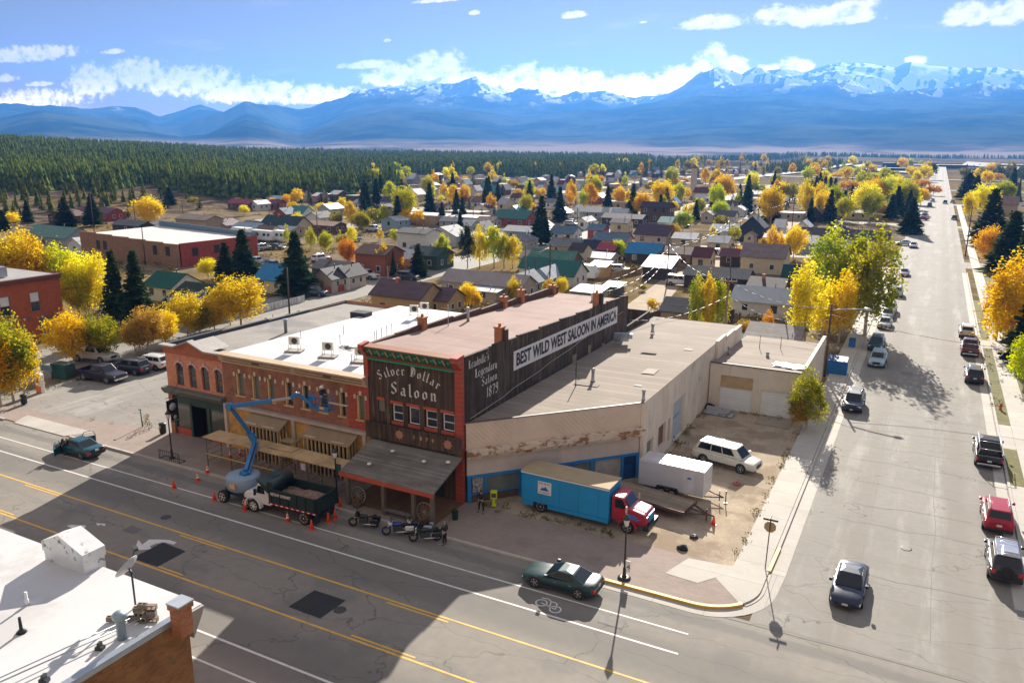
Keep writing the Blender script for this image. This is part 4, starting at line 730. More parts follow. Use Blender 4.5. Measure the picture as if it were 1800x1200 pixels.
mb=MB(); mb.box(*L3(-59.1,46.85,3.1),*L3(-52.5,47.0,3.9)); mb.box(*L3(-59.1,46.8,0),*L3(-58.9,47,3.3)); mb.box(*L3(-57.1,46.8,0),*L3(-56.85,47,3.3)); mb.box(*L3(-54.95,46.8,0),*L3(-54.6,47,3.3)); mb.box(*L3(-52.8,46.8,0),*L3(-52.5,47,3.3)); mb.build('shopfront_frame',DKGREEN,pk)
mb=MB(); mb.box(*L3(-58.9,46.82,0),*L3(-57.1,46.98,.75)); mb.build('shopfront_base',RED2,pk); mb=MB(); mb.box(*L3(-54.6,46.82,0),*L3(-52.8,46.98,.75)); mb.build('shopfront_base',RED2,pk)
for a,b in ((-58.9,-57.1),(-54.6,-52.8)): mb=MB(); mb.quad(L3(a,46.92,.75),L3(b,46.92,.75),L3(b,46.92,3.1),L3(a,46.92,3.1)); mb.build('shop_window',M('shop_glass',(.08,.09,.07),.1,spec=.8) if a<-58 else bpy.data.materials['shop_glass'],pk)
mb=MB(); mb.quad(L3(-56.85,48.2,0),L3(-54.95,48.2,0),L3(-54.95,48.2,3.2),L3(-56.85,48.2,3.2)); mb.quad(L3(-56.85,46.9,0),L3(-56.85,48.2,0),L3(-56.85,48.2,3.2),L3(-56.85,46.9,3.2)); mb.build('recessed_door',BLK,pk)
mb=MB(); mb.quad(L3(-59.55,46.9,8.15),L3(-52.45,46.9,8.15),L3(-52.1,72,7.9),L3(-59.55,72,7.9)); mb.build('roof',GREYR,pk)
mb=MB()
for i in range(4): a=47.1+i*6.2; mb.box(*L3(-59.75,a,7.8),*L3(-59.4,a+6.2,8.5-i*.14))
mb.build('side_parapet',M('black_parapet_cap',(.04,.045,.055),.6),pk)
mb=MB(); mb.lathe([(.16,0),(.16,1.2),(.2,1.2),(.2,1.45)],L3(-54.4,56.6,8.0),10); mb.build('roof_flue',STEEL,pk)
mb=MB(); mb.box(*L3(-53.2,64.9,8),*L3(-51.3,66.2,8.75)); mb.build('roof_curb_box',BLK,pk)
sg=thing('hanging_sign','black double hanging shop sign with pale round emblems under the corner ledge','sign',(-57.6,46.1,3.2))
mb=MB(); mb.box(-.04,-1.25,-.55,.04,-.1,.75); mb.box(-.04,-.9,-1.3,.04,-.1,-.6); b=mb.build('sign_board',BLK,sg); mb=MB(); mb.tube((0,.7,1.0),(0,-1.3,1.0),.03); mb.tube((0,.6,2.4),(0,-1.0,1.0),.02); mb.build('bracket',BLK,sg)
mb=MB(); mb.lathe([(.36,.045),(.36,.06),(.0,.062)],(0,-.68,.1),14,0,'x'); mb.lathe([(.2,.045),(.2,.06),(0,.062)],(0,-.5,-.9),12,0,'x'); mb.box(.045,-.85,-1.24,.06,-.15,-1.17); mb.build('round_emblem',M('pale_emblem',(.5,.53,.56),.6),sg)
# ---- tan warehouse with the angled front ----
wh=thing('warehouse','low tan warehouse with an angled blue-windowed front and ribbed tan roof','warehouse',(-28.3,46.9,0))
A_=Vector((-28.3,46.9)); B_=Vector((-18.4,57.8)); U_=(B_-A_).normalized(); N_=Vector((U_.y,-U_.x))
PW=lambda u,d,z:(U_.x*u-N_.x*d,U_.y*u-N_.y*d,z)
def wbox(mb,u0,u1,d0,d1,z0,z1,m=0):
    v=[PW(u,d,z) for z in (z0,z1) for u,d in ((u0,d0),(u1,d0),(u1,d1),(u0,d1))]; return mb.add(v,[(0,3,2,1),(4,5,6,7),(0,1,5,4),(1,2,6,5),(2,3,7,6),(3,0,4,7)],m)
rz0=6.35
mb=MB(); wbox(mb,.05,14.5,-.02,.08,4.2,6.28)
for i in range(4):        # diagonal board panels of the upper band
    a,b=.05+i*3.62,.05+(i+1)*3.62-.1; z0,z1=4.55-.1*i,6.3-.06*i
    wbox(mb,a,b,-.03,.05,z0,z1); n=9; s=1 if i%2 else -1
    for k in range(-3,n):
        x=a+(b-a)*k/n
        p0=(x,z0) ; p1=(x+(z1-z0),z1)
        if s<0: p0=(x,z1); p1=(x+(z1-z0),z0)
        # clip to the panel
        def clip(p,q):
            t0,t1=0,1; dx=q[0]-p[0]
            t0=max(t0,(a-p[0])/dx); t1=min(t1,(b-p[0])/dx); return [(p[0]+dx*t,p[1]+(q[1]-p[1])*t) for t in (t0,t1)] if t1>t0+.05 else None
        c=clip(p0,p1)
        if c: (x0,q0),(x1,q1)=c; mb.add([PW(x0,-.04,q0),PW(x0+.07,-.055,q0),PW(x1+.07,-.055,q1),PW(x1,-.04,q1)],[(0,1,2,3)])
wbox(mb,14.45,14.72,-.08,.1,0,6.25); wbox(mb,0,14.72,-.06,.1,6.2,6.34); mb.build('upper_siding',TANW,wh)
mb=MB(); wbox(mb,0,14.5,-.75,0,4.2,4.36); wbox(mb,0,14.6,-.8,-.7,3.98,4.38); wbox(mb,0,14.45,-.5,-.3,3.65,3.9); mb.build('rusty_ledge',RUST,wh)
mb=MB(); wbox(mb,.1,14.4,0,.1,2.15,4.2)
for k in range(11): u=.15+k*1.42; wbox(mb,u,u+.05,-.02,0,2.15,4.2)
for k in range(36): u=.3+k*.39; wbox(mb,u,u+.02,-.008,0,2.15,4.2)
mb.build('lower_siding',M('pinkish_vertical_siding',(.68,.57,.48),.8,var=.06),wh)
mb=MB(); wbox(mb,7.6,9,-.03,0,2.2,3.45); mb.build('covered_doorway',TANW,wh)
mb=MB(); wbox(mb,.1,14.4,-.1,.1,2.0,2.2); wbox(mb,.1,4.3,-.08,.1,.66,.76)
for u in (.12,1.4,4.2,5.6,7.2,8.7,10.15,12.85,14.2): wbox(mb,u,u+(.22 if u!=.12 else .3),-.08,.1,0 if u in (.12,8.7,10.15,12.85,14.2,4.2) else .7,2.0)
wbox(mb,4.3,8.7,-.06,.1,.66,.8); mb.build('blue_trim',BLUET,wh)
mb=MB(); wbox(mb,.1,8.8,0,.1,0,.68); mb.build('brown_skirting',BRN,wh)
mb=MB(); wbox(mb,1.62,4.2,.02,.08,.74,2.02); wbox(mb,4.4,8.7,.02,.08,.76,2.02); wbox(mb,8.9,10.15,.02,.08,.1,2.0); wbox(mb,10.4,10.6,.02,.08,0,2); mb.build('shop_window',M('dusty_glass',(.17,.19,.16),.2,spec=.7),wh)
mb=MB(); wbox(mb,.5,1.35,-.1,0,.8,2.0); mb.build('poster',M('collage_poster',(.35,.33,.33),.7,var=.5,ns=6,stain=((.06,.03,.04),7,.5,.9)),wh)
mb=MB(); wbox(mb,10.62,12.85,.03,.1,.25,2.0); mb.build('papered_window',M('papered_window',(.4,.36,.32),.8,var=.2,ns=2,stain=((.15,.12,.1),1.5,.6,.7)),wh)
mb=MB(); wbox(mb,13.1,14.2,.06,.12,0,2.0); mb.build('entrance_door',M('navy_door',(.02,.06,.14),.5),wh)
W_=lambda x,y,z=0:(x+28.3,y-46.9,z)
PS=lambda u,d,z:W_(-18.4+(u-57.8)*.008-d,u,z)
sops=[(66.0,69.7,.05,3.85),(61.9,64.0,.9,2.9),(58.9,60.6,.8,2.6),(64.6,65.3,.6,2.8)]
mb=MB(); wall_open(mb,57.8,79.9,0,6.3,sops,PS,.3); mb.build('stucco_side_wall',STUC,wh)
mb=MB(); 
mb.quad(PS(66,.28,.05),PS(69.7,.28,.05),PS(69.7,.28,3.85),PS(66,.28,3.85)); rd=mb.build('roll_door',M('pale_blue_roll_door',(.45,.52,.58),.5,var=.06,stripe=('z',.3,.1,.3,.02)),wh)
text_part('door_lettering','Auto Service',M('faded_blue_lettering',(.03,.3,.5),.6),rd,PS(66.4,.27,2.0),(0,1,0),(0,0,1),.34,2.6,.01,bold=.03)
for o in sops[1:]:
    mb=MB(); mb.quad(*[PS(u,.25,z) for u,z in ((o[0],o[2]),(o[1],o[2]),(o[1],o[3]),(o[0],o[3]))]); mb.build('boarded_side_window',M('rusty_board',(.2,.1,.06),.8,var=.3) if o is sops[1] else M('green_grey_board',(.22,.21,.15),.8,var=.2),wh)
mb=MB(); poly=[(-28.3,46.95),(-18.42,57.85),(-18.22,80),(-17.9,91),(-28.3,91)]
mb.add([W_(x,y,rz0-.12 -(.25 if y>80 else 0)) for x,y in poly],[(0,1,2,3,4)]); mb.build('roof',TANR,wh)
for i,(x,y,a,b,c) in enumerate(((-25.5,60,2.2,1.0,(.25,.21,.18)),(-21.5,66,1.2,2.0,(.42,.37,.31)),(-24,73,1.6,.9,(.2,.17,.15)),(-20.5,76,.9,.9,(.5,.45,.4)),(-22.5,84,2.4,1.2,(.28,.24,.2)),(-20.8,62,.7,.5,(.6,.58,.55)))):
    q=MB(); q.add([W_(x,y,rz0-.112),W_(x+a,y+.1,rz0-.112),W_(x+a-.1,y+b,rz0-.112),W_(x+.1,y+b*.9,rz0-.112)],[(0,1,2,3)]); q.build('roof_patch',M('roof_patch_material_%d'%i,c,.9,var=.2,fine=.2),wh) if y<78 else None
mb=MB(); wbox(mb,0,14.7,-.08,.12,rz0-.05,rz0+.02); mb.build('front_coping',M('thin_dark_coping',(.12,.1,.09),.6),wh)
mb=MB()
for i,(a,b,h) in enumerate(((80,83.5,.2),(83.5,87.5,-.05),(87.5,91,-.2))): mb.box(*W_(-18.25+.03*i,a,3.5),*W_(-17.9+.03*i,b,6.35+h))
mb.build('stepped_parapet',STUC,wh)
mb=MB(); mb.quad(W_(-28.3,91,0),W_(-17.9,91,0),W_(-17.9,91,6),W_(-28.3,91,6)); mb.build('rear_wall',STUC,wh)
for nme,px,py,h,r,m in (('roof_post',1012,678,1.9,.04,BLK),('roof_flue',1042,670,1.0,.14,STEEL),('roof_flue',1131,703,.7,.12,STEEL),('roof_flue',1147,584,.8,.16,STEEL)):
    x,y=G(px,py,6.2); mb=MB(); mb.lathe([(r*1.7,0),(r,.1),(r,h),(r*1.35,h),(r*1.35,h+.12),(.01,h+.2)],W_(x,y,6.2),10); mb.build(nme,m,wh)
mb=MB(); x,y=G(1192,480+498/1.0-378,6.2); x,y=G(1092,604,6.2); mb.obox((0,0,.75),(1.6,.06,1.5),Matrix.Rotation(.5,3,'Z')@Matrix.Rotation(.7,3,'X')); mb.obox((.9,.25,.9),(.35,.35,.5),.3); mb.build('roof_vent_hood',M('blue_white_sheet',(.45,.55,.68),.4,.3,stripe=('h',.2,.3,.3,.05)),None,'tilted blue-white ribbed vent hood leaning by the dark saloon wall','vent hood',loc=(x,y,6.15))
# ---- two-door garage annex ----
ga=thing('garage','low stucco garage with two pale roll doors beside the dirt lot','garage',(-13.7,78.1,0))
G_=lambda x,y,z=0:(x+13.7,y-78.1,z); PG=lambda u,d,z:G_(u,78.1+d,z)
go_=[(-17.05,-13.85,.02,3.6),(-13.0,-10.05,.02,2.65)]
mb=MB(); wall_open(mb,-18.15,-9.25,0,4.85,go_,PG,.25); mb.quad(G_(-9.25,78.1,0),G_(-9.1,94,0),G_(-9.1,94,5.2),G_(-9.25,78.1,5.2)); mb.quad(G_(-18,94,0),G_(-9.1,94,0),G_(-9.1,94,4.3),G_(-18,94,4.3)); mb.build('stucco_wall',STUC,ga)
for o,zt_ in ((go_[0],2.35),(go_[1],2.65)):
    mb=MB(); mb.quad(PG(o[0],.2,0),PG(o[1],.2,0),PG(o[1],.2,zt_),PG(o[0],.2,zt_)); mb.build('roll_door',M('white_roll_door',(.84,.85,.85),.5,var=.05,stripe=('z',.27,.1,.25,.02)) if zt_<2.5 else bpy.data.materials['white_roll_door'],ga)
mb=MB(); mb.box(*PG(-17.05,.1,2.35),*PG(-13.85,.2,3.6)); mb.build('yellow_panel',M('yellowed_panel',(.52,.37,.2),.8,var=.12),ga)
mb=MB(); mb.quad(G_(-18.1,78.2,4.7),G_(-9.4,78.2,4.7),G_(-9.3,93.9,4.3),G_(-17.8,93.9,4.3)); mb.build('roof',TANR,ga)
mb=MB(); mb.box(*G_(-18.15,77.98,4.75),*G_(-9.3,78.12,4.87)); mb.build('roof_edge',M('dark_drip_edge',(.1,.08,.07),.6),ga)
mb=MB(); mb.box(*G_(-9.4,78.3,4.3),*G_(-9.05,94,5.2)); mb.build('side_parapet',STUC,ga)
for px,py,h,r in ((1280,625,.9,.13),(1349,628,.45,.22),(1335,612,1.3,.04),(1372,613,1.2,.04)):
    x,y=G(px,py,4.5); mb=MB(); mb.lathe([(r,0),(r*.7,h*.6),(r*.7,h),(r*1.1,h),(.01,h+.15)],G_(x,y,4.5),8); mb.build('roof_flue',STEEL if r>.05 else BLK,ga)
mb=MB(); mb.box(*G_(-12.9,75.1,-.05),*G_(-9.7,77.6,.12)); mb.build('door_slab',M('old_concrete_slab',(.34,.28,.22),.9),None,'low concrete slab in front of the right garage door','concrete slab'); bpy.data.objects['door_slab'].location=(-13.7,78.1,0)
mb=MB(); rs2=random.Random(3); n=9; vs=[]
for j in range(n):
    for i in range(n): u,v=i/(n-1),j/(n-1); vs.append((-1.5+3*u+.15*math.sin(v*9),-.9+1.8*v+.2*math.sin(u*7),.05+.12*abs(math.sin(u*8+v*5))+rs2.uniform(0,.06)))
mb.add(vs,[(j*n+i,j*n+i+1,(j+1)*n+i+1,(j+1)*n+i) for j in range(n-1) for i in range(n-1)],sm=True); x,y=G(1395,648,4.7); mb.build('roof_tarp',WHT,None,'crumpled white tarp spread on the right end of the garage roof','tarp',loc=(x-.6,y+.8,4.62))
# ---- building in the lower left corner ----
fg=thing('brick_corner_building','brown brick building with a white membrane roof seen from above, bottom left','brick building',(-36,8,0))
F_=lambda x,y,z=0:(x+36,y-8,z)
mb=MB(); mb.quad(F_(-21.6,-20,0),F_(-21.6,16.8,0),F_(-21.6,16.8,9.9),F_(-21.6,-20,9.9)); mb.quad(F_(-75,16.8,0),F_(-21.6,16.8,0),F_(-21.6,16.8,9.6),F_(-75,16.8,9.6)); mb.build('brick_wall',M('brown_side_brick',(.27,.125,.045),.9,var=.25,ns=.8,brick=(.24,.08,(1.25,1.15,1.05)),stain=((.13,.08,.045),.8,.56,.7)),fg)
mb=MB(); mb.extr([(8.8,9.0),(9.25,9.75),(9.35,10.0),(8.8,10.02)],'x',-39,14.62); mb.build('front_cornice',M('grey_cornice',(.3,.28,.25),.7),fg)
mb=MB(); mb.quad(F_(-75,-20,9.5),F_(-21.75,-20,9.7),F_(-21.5,17.35,10.03),F_(-75,17.35,10.03)); mb.build('roof',MEMB,fg)
mb=MB(); mb.box(*F_(-21.8,-20,9.86),*F_(-21.53,16.75,10.07)); mb.build('metal_coping',M('blue_grey_coping',(.42,.47,.52),.35,.6),fg)
mb=MB(); cx_,cy_=G(316,1056,10.75); cy_=min(cy_,16.5); mb.box(*F_(cx_-.24,cy_-.26,9.5),*F_(cx_+.24,cy_+.26,10.7)); mb.box(*F_(cx_-.29,cy_-.31,10.5),*F_(cx_+.29,cy_+.31,10.7)); ch=mb.build('chimney',CHB,fg); mb=MB(); mb.box(*F_(cx_-.31,cy_-.33,10.7),*F_(cx_+.31,cy_+.33,10.76)); mb.build('cap',M('metal_cap',(.5,.54,.56),.4,.5),ch)
mb=MB(); x0,x1,y0,y1=-29.4,-26.9,16.6,17.55
mb.box(*F_(x0+.04,y0+.04,9.9),*F_(x1-.04,y1-.04,10.45)); mb.extr([(x0+36,10.45),(x1+36,10.45),(x1+36,10.85),((x0+x1)/2+36-.1,11.35),(x0+36,10.85)],'y',y0-8,y1-8); mb.build('gabled_cupola',M('peeling_white_metal',(.72,.72,.71),.45,.2,stain=((.05,.045,.04),2.2,.56,.95)),fg)
def smallpart(nm,px,py,z,build,mat,label=None): x,y=G(px,py,z); mb=MB(); build(mb,F_(x,y,z)); return mb.build(nm,mat,fg,label=label)
smallpart('vent_stack',215,1122,10,lambda m,c:m.lathe([(.15,0),(.15,.75),(.23,.77),(.25,.9),(.15,1.0),(.02,1.04)],c,14),M('blue_grey_vent',(.36,.44,.47),.4,.5))
smallpart('vent_pipe',38,1110,10,lambda m,c:m.lathe([(.18,0),(.06,.12),(.05,.55)],c,8),BLK); smallpart('vent_pipe',48,1062,10,lambda m,c:m.lathe([(.07,0),(.07,.2),(.05,.22),(.05,.5)],c,8),WHT)
cb=thing('cinder_blocks','stack of brown hollow cinder blocks weighting the dish stand on the near roof','cinder blocks',(*G(238,1082,10.1),10.05),.5)
CB=M('cinder_block',(.27,.21,.16),.95,var=.15); 
for k,(x,y,z) in enumerate(((-.9,-.25,0),(-.45,-.25,0),(0,-.25,0),(.45,-.25,0),(.9,-.2,0),(-.7,.1,.0),(.1,.15,0),(.6,.15,0),(.35,-.2,.2),(.8,-.2,.2),(.1,.1,.2),(.55,.1,.2),(.8,.0,.4),(.35,0,.4))):
    mb=MB(); 
    for sy in (-.08,.08): mb.box(-.2,sy-.015,0,.2,sy+.015,.19)
    for sx in (-.185,0,.185): mb.box(sx-.015,-.065,0,sx+.015,.065,.19)
    o=mb.build('block',CB,cb,loc=(x,y,z),rz=random.Random(k).uniform(-.15,.15)); o.rotation_euler.x=PI/2 if k in (3,4,8,12) else 0
    if k in (3,4,8,12): o.location.z+=.1
cb.scale=(.8,.8,.9)
ds=thing('satellite_dish','grey oval satellite dish on the near white roof beside the cinder blocks','satellite dish',(*G(238,1062,10.1),10.1),-.4)
mb=MB(); prof=[(0.001,.0),(.2,.02),(.4,.08),(.55,.16)]; mb.lathe(prof+[(.56,.17),(.4,.10),(.2,.04),(.001,.02)],(0,0,0),20); o=mb.build('reflector',M('dish_grey',(.45,.46,.47),.4),ds); o.location=(-.25,0,1.3); o.rotation_euler=(-.95,.25,2.4); o.scale=(.95,.82,.82)
mb=MB(); mb.tube((0,0,0),(0,0,1.2),.035); mb.tube((0,0,1.2),(-.25,0,1.3),.04); mb.tube((-.25,.0,1.2),(-.75,.35,1.75),.02); mb.box(-.95,.28,1.7,-.6,.44,1.8); mb.build('mast_arm',DKMET,ds)
for (px,py) in ((268,1085),(176,1138),(78,1195)):
    x,y=G(px,py,10.05); mb=MB(); mb.box(-.13,-.1,0,.13,.1,.12); mb.box(-.05,-.08,.12,.05,.08,.26); mb.build('pipe_support',DKMET,fg,loc=F_(x,y,10.0),rz=.4)
mb=MB(); a=G(78,1195,10.3); b=G(268,1085,10.3); mb.tube(F_(a[0]-1.5,a[1]-2,10.22),F_(b[0]-.3,b[1]+.3,10.22),.025); mb.tube(F_(a[0]-1.7,a[1]-2,10.22),F_(b[0]-.6,b[1]+.4,10.22),.02); mb.build('conduit',STEEL,fg)
# ---- plywood canopy scaffold along the stripped storefront ----
sc=thing('scaffold_canopy','plywood-decked scaffold walkway standing on the pavement before the stripped brick storefront','scaffold',(-43.7,43.5,0))
S_=lambda x,y,z=0:(x+43.7,y-43.5,z)
mb=MB(); xs=[-50.9,-48,-45.2,-42.4,-39.6,-36.9]
for i in range(5): mb.box(*S_(xs[i]+.02,42.65+.04*(i%2),2.55+.03*(i%2)),*S_(xs[i+1]+.35,44.5,2.6+.03*(i%2)))
mb.box(*S_(-48.4,43.3,2.63),*S_(-46,44.4,2.66)); mb.box(*S_(-44.4,43.4,2.66),*S_(-42,44.4,2.69)); mb.build('deck',PLY,sc)
for x in (-50.6,-47.9,-45.2,-42.5,-39.8,-37.1):
    mb=MB()
    for y in (42.8,44.3): mb.tube(S_(x,y,.1),S_(x,y,2.5),.03,n=5)
    for z in (.5,1.0,1.5,2.0,2.4): mb.tube(S_(x,42.8,z),S_(x,44.3,z),.022,n=5)
    mb.build('frame',M('scaffold_steel',(.12,.12,.11),.5,.4) if x<-50 else bpy.data.materials['scaffold_steel'],sc)
mb=MB()
for i,x in enumerate((-50.6,-47.9,-45.2,-42.5,-39.8)):
    mb.tube(S_(x,42.8,.6),S_(x+2.7,42.8,2.2),.018,n=5); mb.tube(S_(x,42.8,2.2),S_(x+2.7,42.8,.6),.018,n=5)
mb.build('cross_braces',M('brace_steel',(.3,.25,.17),.5,.3),sc)
mb=MB(); mb.box(*S_(-50.6,42.7,1.15),*S_(-41,42.73,1.22)); mb.build('caution_tape',M('yellow_tape',(.6,.5,.08),.6),sc)
mb=MB(); mb.box(*S_(-40.3,42.58,1.9),*S_(-39.85,42.62,2.4)); mb.build('paper_notice',M('lilac_paper',(.6,.5,.62),.7),sc)
sh=thing('saw_horse_scaffold','small yellow rolling scaffold by the yellow boards behind the walkway','rolling scaffold',(-43.9,45.3,0)); mb=MB()
for sx in (-.6,.6):
    for sy in (-.35,.35): mb.tube((sx,sy,.1),(sx,sy,3.1),.03,n=5)
mb.build('frame',M('scaffold_yellow',(.65,.42,.06),.5),sh); mb=MB(); mb.box(-.65,-.4,2.6,.65,.4,2.68); mb.build('platform',BOARDDK,sh)
# ======================= vehicles =======================
PAINT=M('car_paint',(.1,.1,.1),.3,.2,coat=.9,var=.03,fine=0); REDL=M('tail_light',(.5,.01,.01),.2,spec=.8); HEADL=M('head_light',(.75,.78,.8),.12,spec=.9); PLATE=M('number_plate',(.6,.62,.6),.5); RIM=M('alloy_rim',(.5,.5,.52),.3,.8)
TRIM=M('black_trim',(.025,.025,.027),.6)
def wheel_part(root,x,y,r,w,rim=RIM,spokes=5,name='wheel'):
    s=1 if y>0 else -1
    mb=MB(); mb.lathe([(r*.6,-w/2),(r*.95,-w/2),(r,-w*.3),(r,w*.3),(r*.95,w/2),(r*.6,w/2)],(0,0,0),20,0,'y')
    o=mb.build(name,RUB,root,loc=(x,y-s*w/2,r)); mb=MB()
    mb.lathe([(r*.5,s*w*.2),(r*.62,s*w*.51),(r*.66,s*w*.52),(r*.6,s*w*.42)],(0,0,0),18,0,'y',caps=False); mb.lathe([(r*.16,s*w*.3),(r*.14,s*w*.5),(.001,s*w*.52)],(0,0,0),10,0,'y')
    for k in range(spokes): a=2*PI*k/spokes; mb.tube((r*.1*math.cos(a),s*w*.4,r*.1*math.sin(a)),(r*.62*math.cos(a),s*w*.44,r*.62*math.sin(a)),r*.09,n=5)
    mb.lathe([(r*.6,s*w*.12),(.001,s*w*.12)],(0,0,0),14,0,'y',caps=False)
    mb.build('rim',rim,o); return o
def loft(mb,secs,m=0):
    """secs: (x, halfwidth, z_bottom, z_shoulder, z_top)"""
    rings=[]
    for (x,w,zb,zs,zt) in secs:
        h=[(w*.86,zb),(w*.97,zb+.1),(w,zb+(zs-zb)*.45),(w*.985,zs-.07),(w*.93,zs),(w*.72,zs+(zt-zs)*.75),(w*.3,zt)]
        rings.append([(x,y,z) for y,z in h]+[(x,-y,z) for y,z in h[::-1]])
    n=len(rings[0]); vs=[p for r_ in rings for p in r_]; k=len(rings)
    mb.add(vs,[(j*n+i,j*n+(i+1)%n,(j+1)*n+(i+1)%n,(j+1)*n+i) for j in range(k-1) for i in range(n)],m,True)
    mb.add(vs,[tuple(range(n-1,-1,-1)),tuple(range((k-1)*n,k*n))],m)
def make_car(kind,L,W,H,belt,name,r=.33,far=False,rack=False,spare=False,bars=False):
    root=thing(name,'x','car'); w=W/2; f=L/2
    tall=kind in('suv','van','pickup','box')
    zb=.24 if not tall else .36; hood={'sedan':.82,'coupe':.78,'suv':1.02,'van':1.05,'pickup':1.1}[kind]
    if kind=='sedan': secs=[(f,w*.72,.34,.5,.55),(f-.12,w*.88,.26,.62,.67),(f-.6,w*.98,zb,.74,.79),(f-1.35,w,zb,.84,.92),(0,w,zb,.9,.95),(-f+1.1,w,zb,.92,.98),(-f+.35,w*.97,zb,.9,.97),(-f+.06,w*.88,.3,.8,.9),(-f,w*.8,.36,.6,.68)]; cab=(f-1.25,f-2.1,-f+1.55,-f+.65)
    elif kind=='coupe': secs=[(f,w*.72,.3,.48,.55),(f-.1,w*.9,.22,.6,.66),(f-.7,w*1.0,zb-.04,.76,.8),(f-1.5,w*.98,zb-.04,.8,.9),(0,w*.95,zb-.04,.84,.88),(-f+1.2,w*1.0,zb,.92,.95),(-f+.3,w*.98,zb,.93,1.0),(-f+.02,w*.88,.3,.86,.96),(-f-.02,w*.82,.36,.6,.66)]; cab=(f-1.5,f-2.35,-f+1.5,-f+.55)
    elif kind=='pickup': secs=[(f,w*.86,.45,.85,.9),(f-.08,w*.95,.4,.98,1.02),(f-.9,w,zb,1.08,1.12),(f-1.45,w,zb,1.1,1.2),(f-1.5,w,zb,1.12,1.2),(f-3.7,w,zb,1.12,1.2),(f-3.75,w,zb,.7,.72),(-f+.05,w,zb,.7,.72),(-f,w*.96,.45,.68,.7)]; cab=(f-1.4,f-2.05,f-3.4,f-3.72)
    else: secs=[(f,w*.82,.42,.72,.8),(f-.1,w*.94,.34,.88,.95),(f-.8,w,zb,.98,hood),(f-1.2,w,zb,1.02,1.08),(0,w,zb,1.06,1.1),(-f+.5,w,zb,1.08,1.12),(-f+.08,w*.96,zb+.04,1.05,1.1),(-f,w*.9,.42,.9,1.0)]; cab=(f-1.05,f-1.75,-f+.55 if kind=='suv' else -f+.25,-f+.12)
    mb=MB(); loft(mb,secs)
    if kind=='pickup':
        for s in(-1,1): mb.box(-f+.03,s*w*.99,.5,f-3.72,s*w*.9,1.2)
        mb.box(-f,-w*.95,.5,-f+.1,w*.95,1.18)
    b=mb.build('body',PAINT,root,bevel=.03)
    zb_=belt-.06; x0,x1,x2,x3=cab; wb=w*.93; wt=w*(.70 if not tall else .78)
    if kind=='van': wt=w*.86
    base=[(x0,-wb*.92),(x0,wb*.92),(x3,wb*.94),(x3,-wb*.94)]; top=[(x1,-wt*.93),(x1,wt*.93),(x2,wt*.92),(x2,-wt*.92)]
    vs=[(x,y,zb_) for x,y in base]+[(x,y,H-.04) for x,y in top]+[((x1+x2)/2,-wt*.55,H),((x1+x2)/2,wt*.55,H)]
    mb=MB(); mb.add(vs,[(0,1,5,4),(1,2,6,5),(2,3,7,6),(3,0,4,7),(4,5,9,8),(6,7,8,9),(5,6,9),(7,4,8),(0,3,2,1)]); mb.build('cabin',PAINT,root,bevel=.05)
    def panel(i,j,k,l,u0,u1,v0,v1,nm):
        A,B,Cc,D=[Vector(vs[q]) for q in (i,j,k,l)]  # A-B base, D-C top
        pt=lambda u,v:(A*(1-u)+B*u)*(1-v)+(D*(1-u)+Cc*u)*v
        n=(B-A).cross(D-A).normalized(); c=(A+B+Cc+D)/4
        if n.dot(c-Vector(((x0+x3)/2,0,(zb_+H)/2)))<0: n=-n
        q=MB(); q.add([pt(u,v)+n*.015 for u,v in ((u0,v0),(u1,v0),(u1,v1),(u0,v1))]+[pt(u,v)-n*.01 for u,v in ((u0,v0),(u1,v0),(u1,v1),(u0,v1))],[(0,1,2,3),(4,7,6,5),(0,4,5,1),(1,5,6,2),(2,6,7,3),(3,7,4,0)]); return q.build(nm,CARGLASS,root)
    panel(0,1,5,4,.06,.94,.12,.93,'windscreen'); panel(2,3,7,6,.08,.92,.25 if tall else .15,.9,'rear_window')
    nw=2 if kind in('sedan','pickup','coupe') else 3
    for (i,j,k,l,rev) in ((1,2,6,5,0),(3,0,4,7,1)):
        if kind=='coupe': cuts=[(.16,.58),(.6,.78)]
        elif nw==2: cuts=[(.13,.5),(.53,.87)] if kind!='pickup' else [(.2,.55),(.58,.93)]
        else: cuts=[(.14,.38),(.4,.64),(.66,.93)]
        for (a,c) in cuts: panel(i,j,k,l,*( (1-c,1-a) if rev else (a,c)),.22,.88,'side_window')
    ax=L*.3 if kind!='coupe' else L*.295; tw=.22 if not tall else .25
    for sx in (ax,-ax):
        for s in (-1,1):
            wheel_part(root,sx,s*w*1.01,r,tw)
            mb=MB(); mb.lathe([(r*1.17,0),(r*1.17,.012)],(0,0,0),20,0,'y'); mb.build('wheel_arch',TRIM,root,loc=(sx,s*(w*.995)-(.0 if s>0 else .012),r*1.03))
    for s in (-1,1): mb=MB(); mb.box(-ax+r*1.2,s*w*.985,zb+.02,ax-r*1.2,s*(w+.014),zb+.13); mb.build('sill_trim',TRIM,root)
    if kind!='pickup':
        for s in (-1,1):
            for dx in (-.05,-1.0): mb=MB(); mb.box(dx+.02,s*w*.985,belt-.22,dx+.2,s*(w+.022),belt-.18); mb.build('door_handle',CHROME,root)
    if far: return root
    hz=secs[1][3]-.1
    for s in (-1,1):
        mb=MB(); mb.box(f-.26,s*w*.5,hz-.1,f-.02 if tall else f-.09,s*w*.9,hz+.06); mb.build('headlight',HEADL,root,bevel=.03)
        mb=MB(); mb.box(-f-.01,s*w*.62,secs[-2][3]-.3,-f+.18,s*w*.93,secs[-2][3]-.06) if not kind=='pickup' else mb.box(-f-.02,s*w*.84,.75,-f+.12,s*w*.99,1.05); mb.build('taillight',REDL,root,bevel=.02)
        mb=MB(); mb.box(x0-.35,s*w*.98,belt+.0,x0-.12,s*(w*.98+.2),belt+.17); mb.build('mirror',PAINT,root,bevel=.03)
